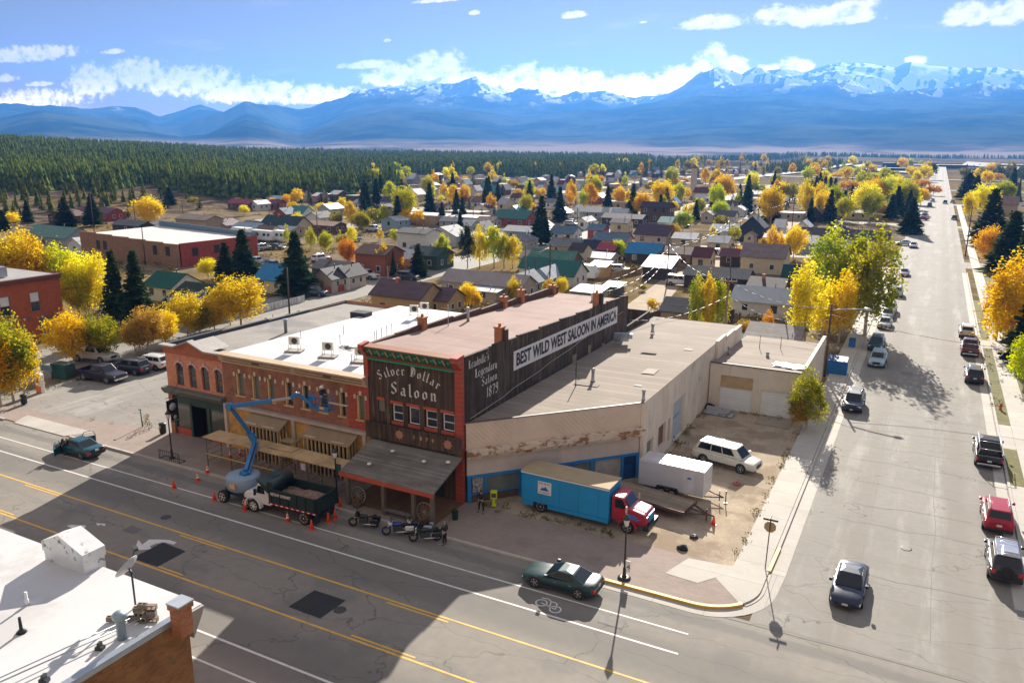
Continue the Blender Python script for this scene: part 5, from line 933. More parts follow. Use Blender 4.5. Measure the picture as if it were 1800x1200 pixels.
    mb=MB(); mb.box(f-.15,-w*.45,hz-.28,f+.012,w*.45,hz+.02); mb.build('grille',TRIM,root,bevel=.02)
    mb=MB(); mb.box(f-.05,-.16,.38,f+.03,.16,.5); mb.build('number_plate',PLATE,root); mb=MB(); mb.box(-f-.03,-.16,.7,-f+.03,.16,.84); mb.build('number_plate',PLATE,root)
    mb=MB(); mb.box(-f-.05,-w*.85,.38,-f+.1,w*.85,.55); mb.build('rear_bumper',CHROME if kind=='pickup' else TRIM,root,bevel=.03)
    if kind=='pickup':
        mb=MB(); mb.box(f-.1,-w*.9,.42,f+.06,w*.9,.62); mb.build('front_bumper',CHROME,root,bevel=.03); mb=MB(); mb.box(-f+.12,-w*.86,.74,f-3.78,w*.86,.76); mb.build('bed_floor',TRIM,root)
    if rack:
        for s in (-1,1): mb=MB(); mb.tube((x1-.1,s*wt*.8,H+.06),(x2+.15,s*wt*.8,H+.06),.025,n=6); [mb.tube((x,s*wt*.8,H-.05),(x,s*wt*.8,H+.06),.02,n=5) for x in (x1-.1,(x1+x2)/2,x2+.15)]; mb.build('roof_rail',CHROME,root)
    if spare:
        mb=MB(); mb.lathe([(.15,-.02),(.36,-.02),(.4,.05),(.36,.2),(.15,.2)],(-f-.2,0,.95),18,0,'x'); mb.build('spare_wheel',RUB,root)
        mb=MB(); mb.box(x2,-.6,H+.03,x1-.1,.6,H+.1); [mb.tube((x,-.62,H+.18),(x,.62,H+.18),.02,n=5) for x in np.linspace(x2,x1-.1,5)]; mb.box(x2+.2,-.5,H+.1,x2+1,.3,H+.26); mb.build('roof_basket',CHROME,root)
    if bars:
        mb=MB()
        for s in (-1,1): mb.tube((-f+.1,s*w*.92,1.2),(-f+.1,s*w*.8,1.75),.03,n=5); mb.tube((f-3.75,s*w*.92,1.2),(f-3.75,s*w*.8,1.8),.03,n=5); mb.tube((-f+.1,s*w*.8,1.75),(f-1.9,s*w*.8,1.95),.03,n=5)
        mb.tube((-f+.1,-w*.8,1.75),(-f+.1,w*.8,1.75),.03,n=5); mb.tube((f-3.75,-w*.8,1.8),(f-3.75,w*.8,1.8),.03,n=5); mb.build('ladder_rack',CHROME,root)
    return root
PROTO={}; CK={'sedan':('sedan',4.75,1.82,1.45,.98,.33),'coupe':('coupe',4.78,1.9,1.35,.95,.36),'suv':('suv',4.75,1.88,1.72,1.1,.37),'bigsuv':('suv',5.55,2.02,1.9,1.15,.4),'pickup':('pickup',5.8,2.0,1.9,1.2,.41),'van':('van',5.2,1.98,2.1,1.15,.37)}
def car(k,px,py,head,col,label,group=None,name=None,at=None,metal=True,**kw):
    key=k+''.join(sorted(kw)); x,y=at if at else G(px,py); rz=R(head); nm={'suv':'parked_suv','bigsuv':'parked_suv','pickup':'pickup_truck','van':'parked_van','sedan':'parked_car','coupe':'parked_car'}[k]; nm=name or nm
    kd,L,Wd,H,bl,r=CK[k]; m=PM(col,'car')
    if key not in PROTO:
        o=make_car(kd,L,Wd,H,bl,nm,r,**kw); PROTO[key]=o; o.location=(x,y,.03); o.rotation_euler=(0,0,rz)
        for c in o.children:
            for s in c.material_slots:
                if s.material is PAINT: s.link='OBJECT'; s.material=m
        o['label']=label
    else:
        o=dup(PROTO[key],(x,y,.03),rz,label); 
        for c in o.children:
            for s in c.material_slots:
                if s.link=='OBJECT': s.material=m
    cat={'suv':'SUV','bigsuv':'SUV','pickup':'pickup truck','van':'van','sedan':'car','coupe':'car'}[k]; o['category']=cat
    if group: o['group']=group
    return o
GL_='cars parked along the left kerb of the side street'; GR_='vehicles parked along the right kerb of the side street'
car('sedan',1492,1040,-91,(.012,.02,.05),'dark navy sedan driving towards the camera on the side street',name='moving_car')
car('suv',1500,716,-91,(.02,.03,.07),'dark blue SUV parked at the left kerb opposite the garage annex',GL_,rack=True)
car('suv',1542,640,-91,(.3,.42,.5),'pale blue-grey SUV, nearest of the two bumper to bumper by the blue bins',GL_,rack=True)
car('suv',1540,612,-91,(.02,.06,.08),'dark teal SUV tucked right behind the pale blue-grey one',GL_,rack=True)
car('sedan',1555,574,-91,(.42,.44,.47),'silver sedan, front one of a tight group of three at the left kerb',GL_)
car('sedan',1560,558,-91,(.2,.22,.25),'grey sedan squeezed in the middle of a tight group of three',GL_)
car('suv',1564,549,-91,(.6,.6,.62),'white SUV at the back of a tight group of three',GL_,rack=True)
car('suv',1576,520,-91,(.4,.4,.42),'silver SUV alone at the left kerb beside the tall green-gold tree',GL_,rack=True)
car('sedan',1589,484,-91,(.35,.33,.42),'lilac-grey car last at the left kerb before the crossing street',GL_)
car('sedan',1605,435,-91,(.4,.45,.5),'silver-blue car parked just past the crossing street, right of two',GL_)
car('sedan',1589,431,178,(.4,.5,.52),'pale green-grey car parked sideways left of the silver-blue car',GL_)
car('sedan',1620,387,175,(.3,.02,.03),'small red car nosing out of a drive far up the side street',GL_)
car('sedan',1626,377,-90,(.4,.42,.45),'light car parked just beyond the small red car',GL_)
car('suv',1634,363,-90,(.03,.03,.04),'black SUV far up the left kerb under the yellow trees',GL_,rack=True)
car('suv',1639,355,-90,(.35,.36,.38),'pale SUV far up the left kerb beyond the black one',GL_,rack=True)
car('suv',1661,358,90,(.03,.03,.05),'dark SUV driving away in the middle of the side street far off',None,name='moving_suv',rack=True)
car('suv',1698,590,90,(.55,.5,.4),'cream SUV, farthest of three at the right kerb beside the grass strip',GR_,rack=True)
car('pickup',1703,620,90,(.1,.03,.035),'dark maroon pickup between the cream SUV and a black SUV',GR_)
car('suv',1711,668,90,(.012,.02,.03),'black SUV with roof rails, nearest of three beside the grass strip',GR_,rack=True)
car('pickup',1734,806,90,(.012,.012,.015),'black pickup with a metal ladder rack over its bed',GR_,bars=True)
car('suv',1750,918,90,(.35,.008,.03),'bright red SUV parked behind the black pickup with the ladder rack',GR_,rack=True)
car('suv',1762,1000,90,(.03,.03,.035),'black off-roader with a spare wheel on its tail and a laden roof basket',GR_,spare=True,rack=True)
car('suv',1677,386,90,(.03,.03,.03),'black SUV far up the right kerb by the pale pavement',GR_,rack=True)
car('suv',1674,357,90,(.3,.32,.35),'grey SUV far up the right kerb, smallest of its row',GR_,rack=True)
car('coupe',988,1030,180.5,(.012,.05,.055),'glossy dark green coupe parked on the main street by the lamp post')
ts=car('sedan',140,797,181,(.008,.07,.1),'teal sedan stopped on the main street with both front doors open')
for s in (-1,1):
    mb=MB(); mb.box(-1.15,-.03,.35,0,.03,.95); 
    for a,b in (((-1.15,0,.95),(-.95,0,1.4)),((-.95,0,1.4),(-.3,0,1.4)),((-.3,0,1.4),(0,0,.95))): mb.tube(a,b,.03,n=5)
    d=mb.build('open_door',PM((.008,.07,.1),'car'),ts); d.location=(.95,s*.93,0); d.rotation_euler=(0,0,-s*R(62))
car('bigsuv',0,0,-12,(.62,.6,.52),'long pearl white SUV with a sunroof on the dirt lot',at=(-12.9,63.6),rack=True)
car('pickup',170,664,6,(.02,.012,.03),'dark purple-black pickup facing right in the paved lot',at=(G(180,668)[0],G(180,668)[1]))
car('suv',232,655,186,(.03,.035,.05),'black SUV with silver tailgate trim between the dark pickup and a white SUV',rack=True)
car('suv',268,647,186,(.66,.66,.64),'white SUV seen from behind, next to last in the paved lot',rack=True)
car('sedan',288,640,186,(.03,.035,.035),'dark car half hidden behind the salmon shop')
car('pickup',168,634,10,(.5,.47,.42),'silver pickup on the back street behind the orange and green trees')
car('suv',553,520,12,(.04,.07,.09),'blue-black SUV parked by the white picket fence',rack=True)
car('pickup',642,490,5,(.6,.6,.57),'white pickup on the grass in front of the two-door pale garage')
car('suv',715,492,10,(.02,.02,.025),'black SUV half hidden right of the white pickup',rack=True)
car('sedan',486,438,10,(.05,.06,.08),'small dark car alone in the gravel yard left of the big spruce')
car('van',656,407,10,(.6,.62,.64),'white van parked beyond the aspens at the gravel yard')
car('sedan',690,415,40,(.03,.03,.04),'dark car beside the white van at the gravel yard')
car('sedan',1072,478,10,(.03,.05,.12),'navy car beside the small tan shed with a white roof')
car('suv',1087,479,10,(.3,.35,.4),'grey SUV right behind the navy car by the tan shed',rack=True)
car('van',1258,452,10,(.66,.66,.68),'white van with a long roof parked by the dirt alley')
car('van',1195,502,3,(.7,.72,.75),'white van roof behind the grey shingled garage')
for i,(px,py,c,lb) in enumerate(((1690,291,(.4,.4,.42),'silver'),(1700,290,(.05,.05,.06),'black'),(1712,292,(.5,.5,.5),'white'),(1722,290,(.3,.02,.02),'red'),(1735,291,(.1,.12,.2),'blue'))):
    car('sedan',px,py,90,c,lb+' car in the far parking area right of the side street end','cars in the far parking area')
def arch(mb,cx,cz,r,y0,y1,th=.12):
    A=[(cx+(r+th*.5)*math.cos(t),cz+(r+th*.5)*math.sin(t)) for t in np.linspace(-.1,PI+.1,11)]; B=[(cx+(r-.05)*math.cos(t),cz+(r-.05)*math.sin(t)) for t in np.linspace(-.1,PI+.1,11)]
    for i in range(10): mb.extr([A[i],A[i+1],B[i+1],B[i]],'y',y0,y1)
# ---- box van truck ----
def cab(mb,x0,w,z0,z1,hood,slope=.35): pass
bt=thing('box_truck','red-cabbed truck with a long bright blue box body, parked on the dirt','truck',(-19.75,49.2,.03),R(-1)); bt.scale=(.97,.97,.97)
BTB=M('blue_box_paint',(.015,.3,.62),.5,var=.08,ns=.5,stripe=('x',1.52,.02,.5,.03),stain=((.02,.2,.42),.7,.6,.5)); TR=M('truck_red',(.42,.02,.04),.4,.1,coat=.5)
mb=MB(); mb.box(-4.7,-1.15,.75,2.35,1.15,3.05); b=mb.build('box_body',BTB,bt,bevel=.04)
mb=MB(); mb.box(-4.74,-1.19,3.055,2.39,1.19,3.12); mb.build('box_roof',M('tan_dusty_roof',(.42,.33,.2),.85,var=.08),b)
mb=MB(); mb.box(-4.72,-1.2,2.95,2.37,-1.16,3.05); mb.build('top_rail',WHT,b); mb=MB(); mb.box(-4.6,-1.17,.45,-3.7,1.17,.75); mb.box(-2.5,-1.17,.45,2.3,1.17,.75); mb.build('skirt',BTB,b)
mb=MB(); mb.box(-3.3,-1.17,1.55,-2.2,-1.155,2.55); dc=mb.build('sign_panel',WHT,b); 
def mountain_logo(par,ox,oz,s,y):
    mb=MB(); mb.add([(ox,y,oz),(ox+.3*s,y,oz+.3*s),(ox+.42*s,y,oz+.22*s),(ox+.55*s,y,oz+.42*s),(ox+.9*s,y,oz)],[(0,1,2,3,4)]); mb.build('mountain_emblem',M('emblem_blue',(.03,.12,.4),.5) if not bpy.data.materials.get('emblem_blue') else bpy.data.materials['emblem_blue'],par)
mountain_logo(dc,-3.15,1.85,.85,-1.178); text_part('sign_text','Auto Service',bpy.data.materials['emblem_blue'],dc,(-3.22,-1.178,2.35),(1,0,0),(0,0,1),.12,.9,.002,bold=.02); text_part('sign_text','555 HARRISON',BLK,dc,(-3.2,-1.178,1.64),(1,0,0),(0,0,1),.1,.85,.002)
for s in (-1,1): wheel_part(bt,-3.1,s*1.12,.48,.5,M('pale_rim',(.4,.38,.33),.6) if s<0 else bpy.data.materials['pale_rim'],6); wheel_part(bt,3.75,s*1.1,.48,.3,bpy.data.materials['pale_rim'],6)
mb=MB(); mb.extr([(2.45,.75),(5.1,.75),(5.15,1.25),(4.95,1.6),(3.75,1.85),(3.35,2.55),(2.45,2.6)],'y',-.95,.95); cb_=mb.build('cab',TR,bt,bevel=.1)
mb=MB(); mb.add([(3.79,-.8,1.9),(3.79,.8,1.9),(3.42,.72,2.48),(3.42,-.72,2.48)],[(0,1,2,3)]); mb.build('windscreen',CARGLASS,cb_)
for s in (-1,1):
    mb=MB(); mb.add([(2.75,s*.957,1.75),(3.6,s*.957,1.75),(3.28,s*.957,2.42),(2.75,s*.957,2.42)],[(0,1,2,3)]); mb.build('side_window',CARGLASS,cb_)
    mb=MB(); arch(mb,3.75,.5,.64,s*.9,s*1.2); mb.build('fender',TR,cb_); mb=MB(); mb.box(4.9,s*.55,1.15,5.1,s*.85,1.4); mb.build('headlight',HEADL,cb_)
    mb=MB(); mb.tube((3.5,s*1,1.8),(3.75,s*1.3,1.9),.02,n=5); mb.box(3.7,s*1.2,1.7,3.78,s*1.4,2.15); mb.build('mirror',CREAM,cb_)
mb=MB(); mb.add([(3.95,-.5,1.84),(4.9,-.5,1.64),(4.9,.5,1.64),(3.95,.5,1.84)],[(0,1,2,3)]); mb.build('bonnet_panel',WHT,cb_); mb=MB(); mb.box(5.08,-.5,.95,5.17,.5,1.5); mb.build('grille',BTB,cb_)
mb=MB()
for k in range(3): mb.add([(3.4+.1*k,-.962,1.0+.14*k),(4.4-.2*k,-.962,1.05+.1*k),(4.75-.2*k,-.962,1.25+.1*k),(4.2-.2*k,-.962,1.2+.12*k)],[(0,1,2,3)])
mb.build('flame_decal',M('flame_blue',(.05,.2,.6),.4),cb_)
mb=MB(); mb.box(4.9,-1.1,.5,5.35,1.1,.85); mb.build('bumper',BLK,bt,bevel=.04); mb=MB(); mb.box(-4.5,-.4,.5,5,.4,.72); mb.build('chassis',DKMET,bt)
# ---- dump truck ----
dt=thing('dump_truck','white-cabbed dump truck with a black tipper body parked among orange cones','truck',(*[ (a+b)/2 for a,b in zip(G(448,892,.5),G(520,908,.5))],.03),R(182)); dt.location.y+=1.15; dt.location.x+=.3; dt.scale=(.95,.95,.95)
DGR=M('dark_green_black_steel',(.012,.035,.035),.45,.2,coat=.3)
mb=MB()
for (a,b) in (((-3.6,-1.2),(.9,-1.12)),((-3.6,1.12),(.9,1.2)),((.82,-1.2),(.9,1.2)),((-3.6,-1.2),(-3.5,1.2))): mb.box(a[0],a[1],1.15,b[0],b[1],2.3)
mb.box(-3.6,-1.2,1.1,.9,1.2,1.2)
for k in range(6):
    for s in (-1,1): mb.box(-3.4+k*.8,s*1.2,1.2,-3.28+k*.8,s*1.26,2.25)
mb.extr([(.9,1.9),(1.0,1.9),(2.0,2.75),(1.95,2.82),(.9,2.35)],'y',-1.2,1.2); bd=mb.build('tipper_body',DGR,dt)
mb=MB(); mb.lathe([(.32,-1.15),(.36,-1.1),(.36,1.1),(.32,1.15)],(.75,0,2.5),14,0,'y'); mb.build('rolled_cover',DGR,bd)
mb=MB(); n=10; rs2=random.Random(5); mb.add([(-3.4+4.1*i/(n-1),-1.05+2.1*j/(n-1),1.55+.35*math.exp(-((i-4)**2+(j-4)**2)/9)+rs2.uniform(0,.14)) for j in range(n) for i in range(n)],[(j*n+i,j*n+i+1,(j+1)*n+i+1,(j+1)*n+i) for j in range(n-1) for i in range(n-1)]); mb.build('rubble_load',M('brick_rubble',(.25,.16,.12),.95,var=.4,ns=3),None,'brick rubble heaped inside the black tipper body','rubble',kind='stuff'); rb=bpy.data.objects['rubble_load']; rb.location=dt.location; rb.rotation_euler=dt.rotation_euler; rb.scale=dt.scale
mb=MB(); mb.box(-3.6,1.205,1.12,.9,1.28,1.2,0); 
for k in range(9): mb.box(-3.5+k*.5,1.282,1.12,-3.3+k*.5,1.29,1.2,1)
mb.build('reflective_strip',[REDL,WHT],bd)
text_part('body_lettering','RETAW DORNET',LETTER,bd,(.6,1.27,1.85),(-1,0,0),(0,0,1),.24,1.9,.005,bold=.03)
mb=MB(); mb.extr([(1.0,.7),(3.6,.75),(3.65,1.25),(3.4,1.5),(2.5,1.65),(2.2,2.35),(1.3,2.4),(1.0,2.3)],'y',-.95,.95); cb_=mb.build('cab',M('truck_white',(.68,.7,.72),.4,coat=.4,var=.04),dt,bevel=.1)
mb=MB(); mb.add([(2.53,-.8,1.72),(2.53,.8,1.72),(2.24,.72,2.28),(2.24,-.72,2.28)],[(0,1,2,3)]); mb.build('windscreen',CARGLASS,cb_)
for s in (-1,1):
    mb=MB(); mb.add([(1.5,s*.957,1.6),(2.35,s*.957,1.6),(2.12,s*.957,2.22),(1.5,s*.957,2.22)],[(0,1,2,3)]); mb.build('side_window',CARGLASS,cb_)
    mb=MB(); arch(mb,2.55,.55,.72,s*.88,s*1.22); mb.build('fender',bpy.data.materials['truck_white'],cb_); mb=MB(); mb.box(3.45,s*.5,1.0,3.66,s*.8,1.2); mb.build('headlight',HEADL,cb_)
    mb=MB(); mb.box(2.2,s*1.1,1.5,2.28,s*1.3,2.0); mb.tube((2.2,s*.9,1.9),(2.2,s*1.15,1.9),.02,n=5); mb.build('mirror',BLK,cb_)
    wheel_part(dt,2.55,s*1.14,.52,.3,WHT,8); wheel_part(dt,-2.3,s*1.16,.55,.55,M('cream_rim',(.55,.5,.36),.5) if s<0 else bpy.data.materials['cream_rim'],8)
    mb=MB(); mb.box(-3.35,s*.6,.25,-3.3,s*1.15,1.05); mb.build('mud_flap',RUB,dt)
mb=MB(); mb.box(-3.5,-.45,.65,3.3,.45,.95); mb.build('chassis',BLK,dt)
# ---- boom lift ----
BL=M('lift_blue',(.01,.17,.42),.4,coat=.3,var=.08); LG=M('lift_grey_blue',(.24,.34,.45),.5,var=.05)
bx,by=G(424,862,.9); by+=.3
bl=thing('boom_lift','blue articulated boom lift reaching up to the brick windows from the kerb','boom lift',(bx,by,0))
mb=MB(); mb.lathe([(1.05,1.05),(1.22,1.2),(1.25,2.0),(1.15,2.12),(.2,2.15)],(0,0,0),28); mb.build('turntable',LG,bl)
mb=MB(); mb.box(-1.3,-.6,.55,1.3,.6,1.02); mb.build('chassis',M('lift_dark_blue',(.02,.05,.12),.5),bl)
for sx in(-1.15,1.2):
    for s in(-1,1): wheel_part(bl,sx,s*1.1,.48,.38,WHT,6)
mb=MB(); mb.box(-.1,-1.265,1.45,.45,-1.25,1.8); mb.build('warning_label',M('label_orange',(.7,.42,.2),.5),bl)
def W2L(p): return (p[0]-bx,p[1]-by,p[2])
def onYpt(px,py,y): d=ray(px,py); t=y/d[1]; return (t*d[0],y,CH+t*d[2])
j0=onYpt(432,828,by); j1=onYpt(448,775,43.2); j1b=onYpt(440,762,43.2); j2=onYpt(404,714,42.2); j3=onYpt(478,704,43.0); j4=onYpt(512,699,43.6); j5=onYpt(523,691,43.8); j6=onYpt(550,713,44.4)
def beam(name,a,b,w,h,mat,par=bl):
    a=Vector(W2L(a)); b=Vector(W2L(b)); d=(b-a); Lb=d.length; q=d.to_track_quat('X','Z').to_matrix(); mb=MB(); mb.obox((a+b)/2,(Lb,w,h),q); return mb.build(name,mat,par,bevel=.03)
beam('riser',(bx,by,1.9),j0,.6,.5,BL); beam('lower_boom',j0,j1,.28,.36,BL); beam('lower_boom',j1b,j2,.26,.3,BL); v=Vector(j0)+Vector((.35,0,-.1)); beam('parallel_link',v,Vector(j1)+Vector((.3,0,-.1)),.12,.16,BL); beam('parallel_link',Vector(j1b)+Vector((.25,0,-.2)),Vector(j2)+Vector((.35,0,-.4)),.12,.16,BL)
beam('elbow',j1,j1b,.34,.5,BL); mb=MB(); c=W2L(j2); mb.lathe([(.3,-.22),(.3,.22)],c,14,0,'y'); mb.build('knuckle',BL,bl)
beam('main_boom',j2,j3,.3,.34,BL); beam('telescopic_section',j3,j4,.2,.2,STEEL); beam('jib',j4,j5,.26,.3,BL); beam('jib',j5,j6,.2,.24,BL)
pb=Vector(onYpt(566,716,44.9)); pz=pb.z-.1; mb=MB(); c=Vector(W2L((pb.x,pb.y,pz)))
mb.box(c.x-.95,c.y-.38,c.z,c.x+.95,c.y+.38,c.z+.06); mb.box(c.x-.95,c.y-.4,c.z,c.x+.95,c.y-.37,c.z+.35)
for sx in (-.95,-.3,.3,.95):
    for sy in (-.38,.38): mb.tube((c.x+sx,c.y+sy,c.z),(c.x+sx,c.y+sy,c.z+1.1),.02,n=5)
for zz in (.55,1.1):
    for sy in (-.38,.38): mb.tube((c.x-.95,c.y+sy,c.z+zz),(c.x+.95,c.y+sy,c.z+zz),.022,n=5)
    for sx in (-.95,.95): mb.tube((c.x+sx,c.y-.38,c.z+zz),(c.x+sx,c.y+.38,c.z+zz),.022,n=5)
mb.build('platform_basket',BL,bl); mb=MB(); mb.box(c.x-.9,c.y-.5,c.z+.75,c.x-.2,c.y-.4,c.z+1.1); mb.build('control_box',BL,bl); mb=MB(); mb.box(c.x+.1,c.y-.415,c.z+.12,c.x+.55,c.y-.402,c.z+.32); mb.build('orange_decal',bpy.data.materials['label_orange'],bl)
mb=MB(); mb.box(-.9,-.12,0,.9,.12,.04); pk_=mb.build('plank',M('pale_plank',(.5,.45,.36),.8),None,'pale scaffold plank sticking out to the right of the lift basket','plank',loc=(pb.x+1.6,44.9,pz+.6))
PLAT=(pb.x,pb.y,pz+.06)
# ---- trailers ----
tr=thing('cargo_trailer','white enclosed cargo trailer with a half shaded roof on the dirt lot','trailer',(-15.1,56.3,.03),R(-3)); TW=M('trailer_white',(.62,.62,.64),.45,.1,var=.04,stripe=('x',.6,.012,.3,.0))
mb=MB(); mb.box(-2.7,-1.05,.5,2.45,1.05,2.5); b=mb.build('body',TW,tr,bevel=.05); mb=MB(); mb.box(-2.6,-.98,2.505,2.35,.98,2.54); mb.build('roof',M('scuffed_roof',(.6,.6,.6),.4,.3,stain=((.35,.4,.48),.8,.55,.6)),b)
mb=MB(); mb.box(.9,-1.07,.62,1.75,-1.055,2.3); dd=mb.build('side_door',M('door_white',(.66,.66,.68),.4),b); mountain_logo(dd,1.1,1.75,.5,-1.073)
for s in (-1,1):
    for x in (-.75,.1): wheel_part(tr,x,s*1.2,.34,.2,WHT,6)
    mb=MB(); mb.extr([(-1.25,.5),(-1.1,.8),(.45,.8),(.6,.5),(.5,.5),(.4,.7),(-1.05,.7),(-1.15,.5)],'y',s*1.05,s*1.3); mb.build('mudguard',BLK,tr)
mb=MB(); mb.tube((2.4,-.6,.45),(3.7,0,.45),.05,n=6); mb.tube((2.4,.6,.45),(3.7,0,.45),.05,n=6); mb.tube((3.4,0,.1),(3.4,0,.95),.04,n=6); mb.build('tow_frame',BLK,tr)
ft=thing('flatbed_trailer','long empty flatbed trailer with a plank deck behind the blue truck','trailer',(-15.9,53.1,.03),R(-9)); 
mb=MB(); mb.box(-4.5,-1.15,.7,2.9,1.15,.8); mb.build('deck',M('old_grey_planks',(.3,.24,.17),.9,var=.15,stripe=('y',.2,.1,.5,.2),fine=.2),ft); mb=MB(); mb.box(-4.5,-1.2,.6,2.95,-1.15,.82); mb.box(-4.5,1.15,.6,2.95,1.2,.82); mb.box(2.9,-1.2,.6,2.97,1.2,.82); mb.tube((2.9,-.8,.65),(4.4,0,.6),.07,n=6); mb.tube((2.9,.8,.65),(4.4,0,.6),.07,n=6); mb.tube((2.95,0,.7),(4.75,0,.6),.06,n=6); mb.tube((4.2,0,.1),(4.2,0,1.0),.05,n=6); mb.build('steel_frame',M('rust_steel',(.14,.08,.06),.7,.3),ft)
for s in (-1,1):
    for x in (-2.1,-1.2): wheel_part(ft,x,s*1.05,.34,.22,WHT,6)
# ---- motorcycles ----
def motorcycle(x,y,rz,col,label,bags,trim=None):
    t=thing('motorcycle',label,'motorcycle',(x,y,.02),rz,'touring motorcycles parked at the kerb'); c=PM(col,'car')
    for wx in (.8,-.75):
        mb=MB(); mb.lathe([(.22,-.06),(.31,-.06),(.33,0),(.31,.06),(.22,.06),(.22,-.06)],(0,0,0),18,0,'y',caps=False); w=mb.build('wheel',RUB,t,loc=(wx,0,.33)); mb=MB(); mb.lathe([(.23,-.02),(.23,.02)],(0,0,0),14,0,'y',caps=False); mb.lathe([(.06,-.07),(.06,.07)],(0,0,0),8,0,'y'); [mb.tube((0,0,0),(.22*math.cos(a),0,.22*math.sin(a)),.012,n=4) for a in np.linspace(0,6.28,9)[:-1]]; mb.build('rim',CHROME,w)
    mb=MB(); mb.lathe([(.01,-.42),(.12,-.38),(.17,-.1),(.15,.2),(.06,.34)],(.15,0,.78),12,0,'x'); mb.build('fuel_tank',c,t)
    mb=MB(); mb.box(-.3,-.16,.28,.35,.16,.62); mb.tube((0,0,.4),(.25,.0,.72),.13,n=8); mb.tube((-.05,0,.4),(-.2,0,.72),.13,n=8); mb.build('engine',DKMET,t,bevel=.03)
    mb=MB(); mb.extr([(-.85,.78),(-.2,.7),(-.15,.76),(-.45,.82),(-.75,.95),(-.9,.92)],'y',-.15,.15); mb.build('seat',BLK,t,bevel=.03)
    mb=MB(); [mb.tube((.8,s*.09,.33),(.5,s*.09,.95),.03,n=6) for s in(-1,1)]; mb.build('fork',CHROME,t)
    mb=MB(); mb.path([(.3,-.42,.98),(.42,-.25,1.05),(.46,0,1.0),(.42,.25,1.05),(.3,.42,.98)],.02,6); mb.build('handlebar',BLK,t)
    mb=MB(); mb.lathe([(.1,-.02),(.12,.05),(.07,.12)],(.55,0,.88),10,0,'x'); mb.build('headlamp',HEADL,t)
    mb=MB(); mb.extr([(.5,.62),(1.12,.5),(1.15,.4),(.45,.55)],'y',-.1,.1); mb.build('front_mudguard',c,t,bevel=.02)
    mb=MB(); mb.extr([(-.6,.72),(-1.05,.62),(-1.15,.4),(-.95,.6)],'y',-.12,.12); mb.build('rear_mudguard',c,t,bevel=.02)
    for s in(-1,1): mb=MB(); mb.tube((.1,s*.2,.28),(-.95,s*.24,.3),.045,n=8); mb.build('exhaust',CHROME,t)
    if bags:
        for s in (-1,1): mb=MB(); mb.box(-1.1,s*.2,.4,-.5,s*.42,.72); mb.build('saddlebag',PM(trim or col,'car'),t,bevel=.06)
        mb=MB(); mb.add([(.55,-.28,.98),(.55,.28,.98),(.36,.2,1.38),(.36,-.2,1.38),(.58,-.28,.98),(.58,.28,.98),(.39,.2,1.38),(.39,-.2,1.38)],[(0,1,2,3),(4,5,6,7),(0,1,5,4),(2,3,7,6)]); mb.build('windshield',M('smoked_screen',(.1,.12,.13),.1,spec=.9) if not bpy.data.materials.get('smoked_screen') else bpy.data.materials['smoked_screen'],t)
        mb=MB(); mb.box(.35,-.3,.78,.62,.3,1.0); mb.build('fairing',PM(trim or col,'car'),t,bevel=.08)
    t.rotation_euler=(R(6),0,rz); return t
for px,py,a,c,lb,bg,tc_ in ((640,926,200,(.012,.014,.014),'all-black motorcycle, leftmost of the three beside the cones',True,None),(700,940,212,(.02,.05,.25),'blue motorcycle with white fairing in the middle of three',True,(.6,.6,.6)),(733,938,205,(.015,.015,.018),'black motorcycle with a pale rear bag directly behind the blue one',True,(.4,.42,.45)),(748,951,214,(.01,.03,.02),'dark green-black motorcycle nearest the standing rider',True,(.02,.03,.025))):
    x,y=G(px,py); motorcycle(x,y,R(a),c,lb,bg,tc_)
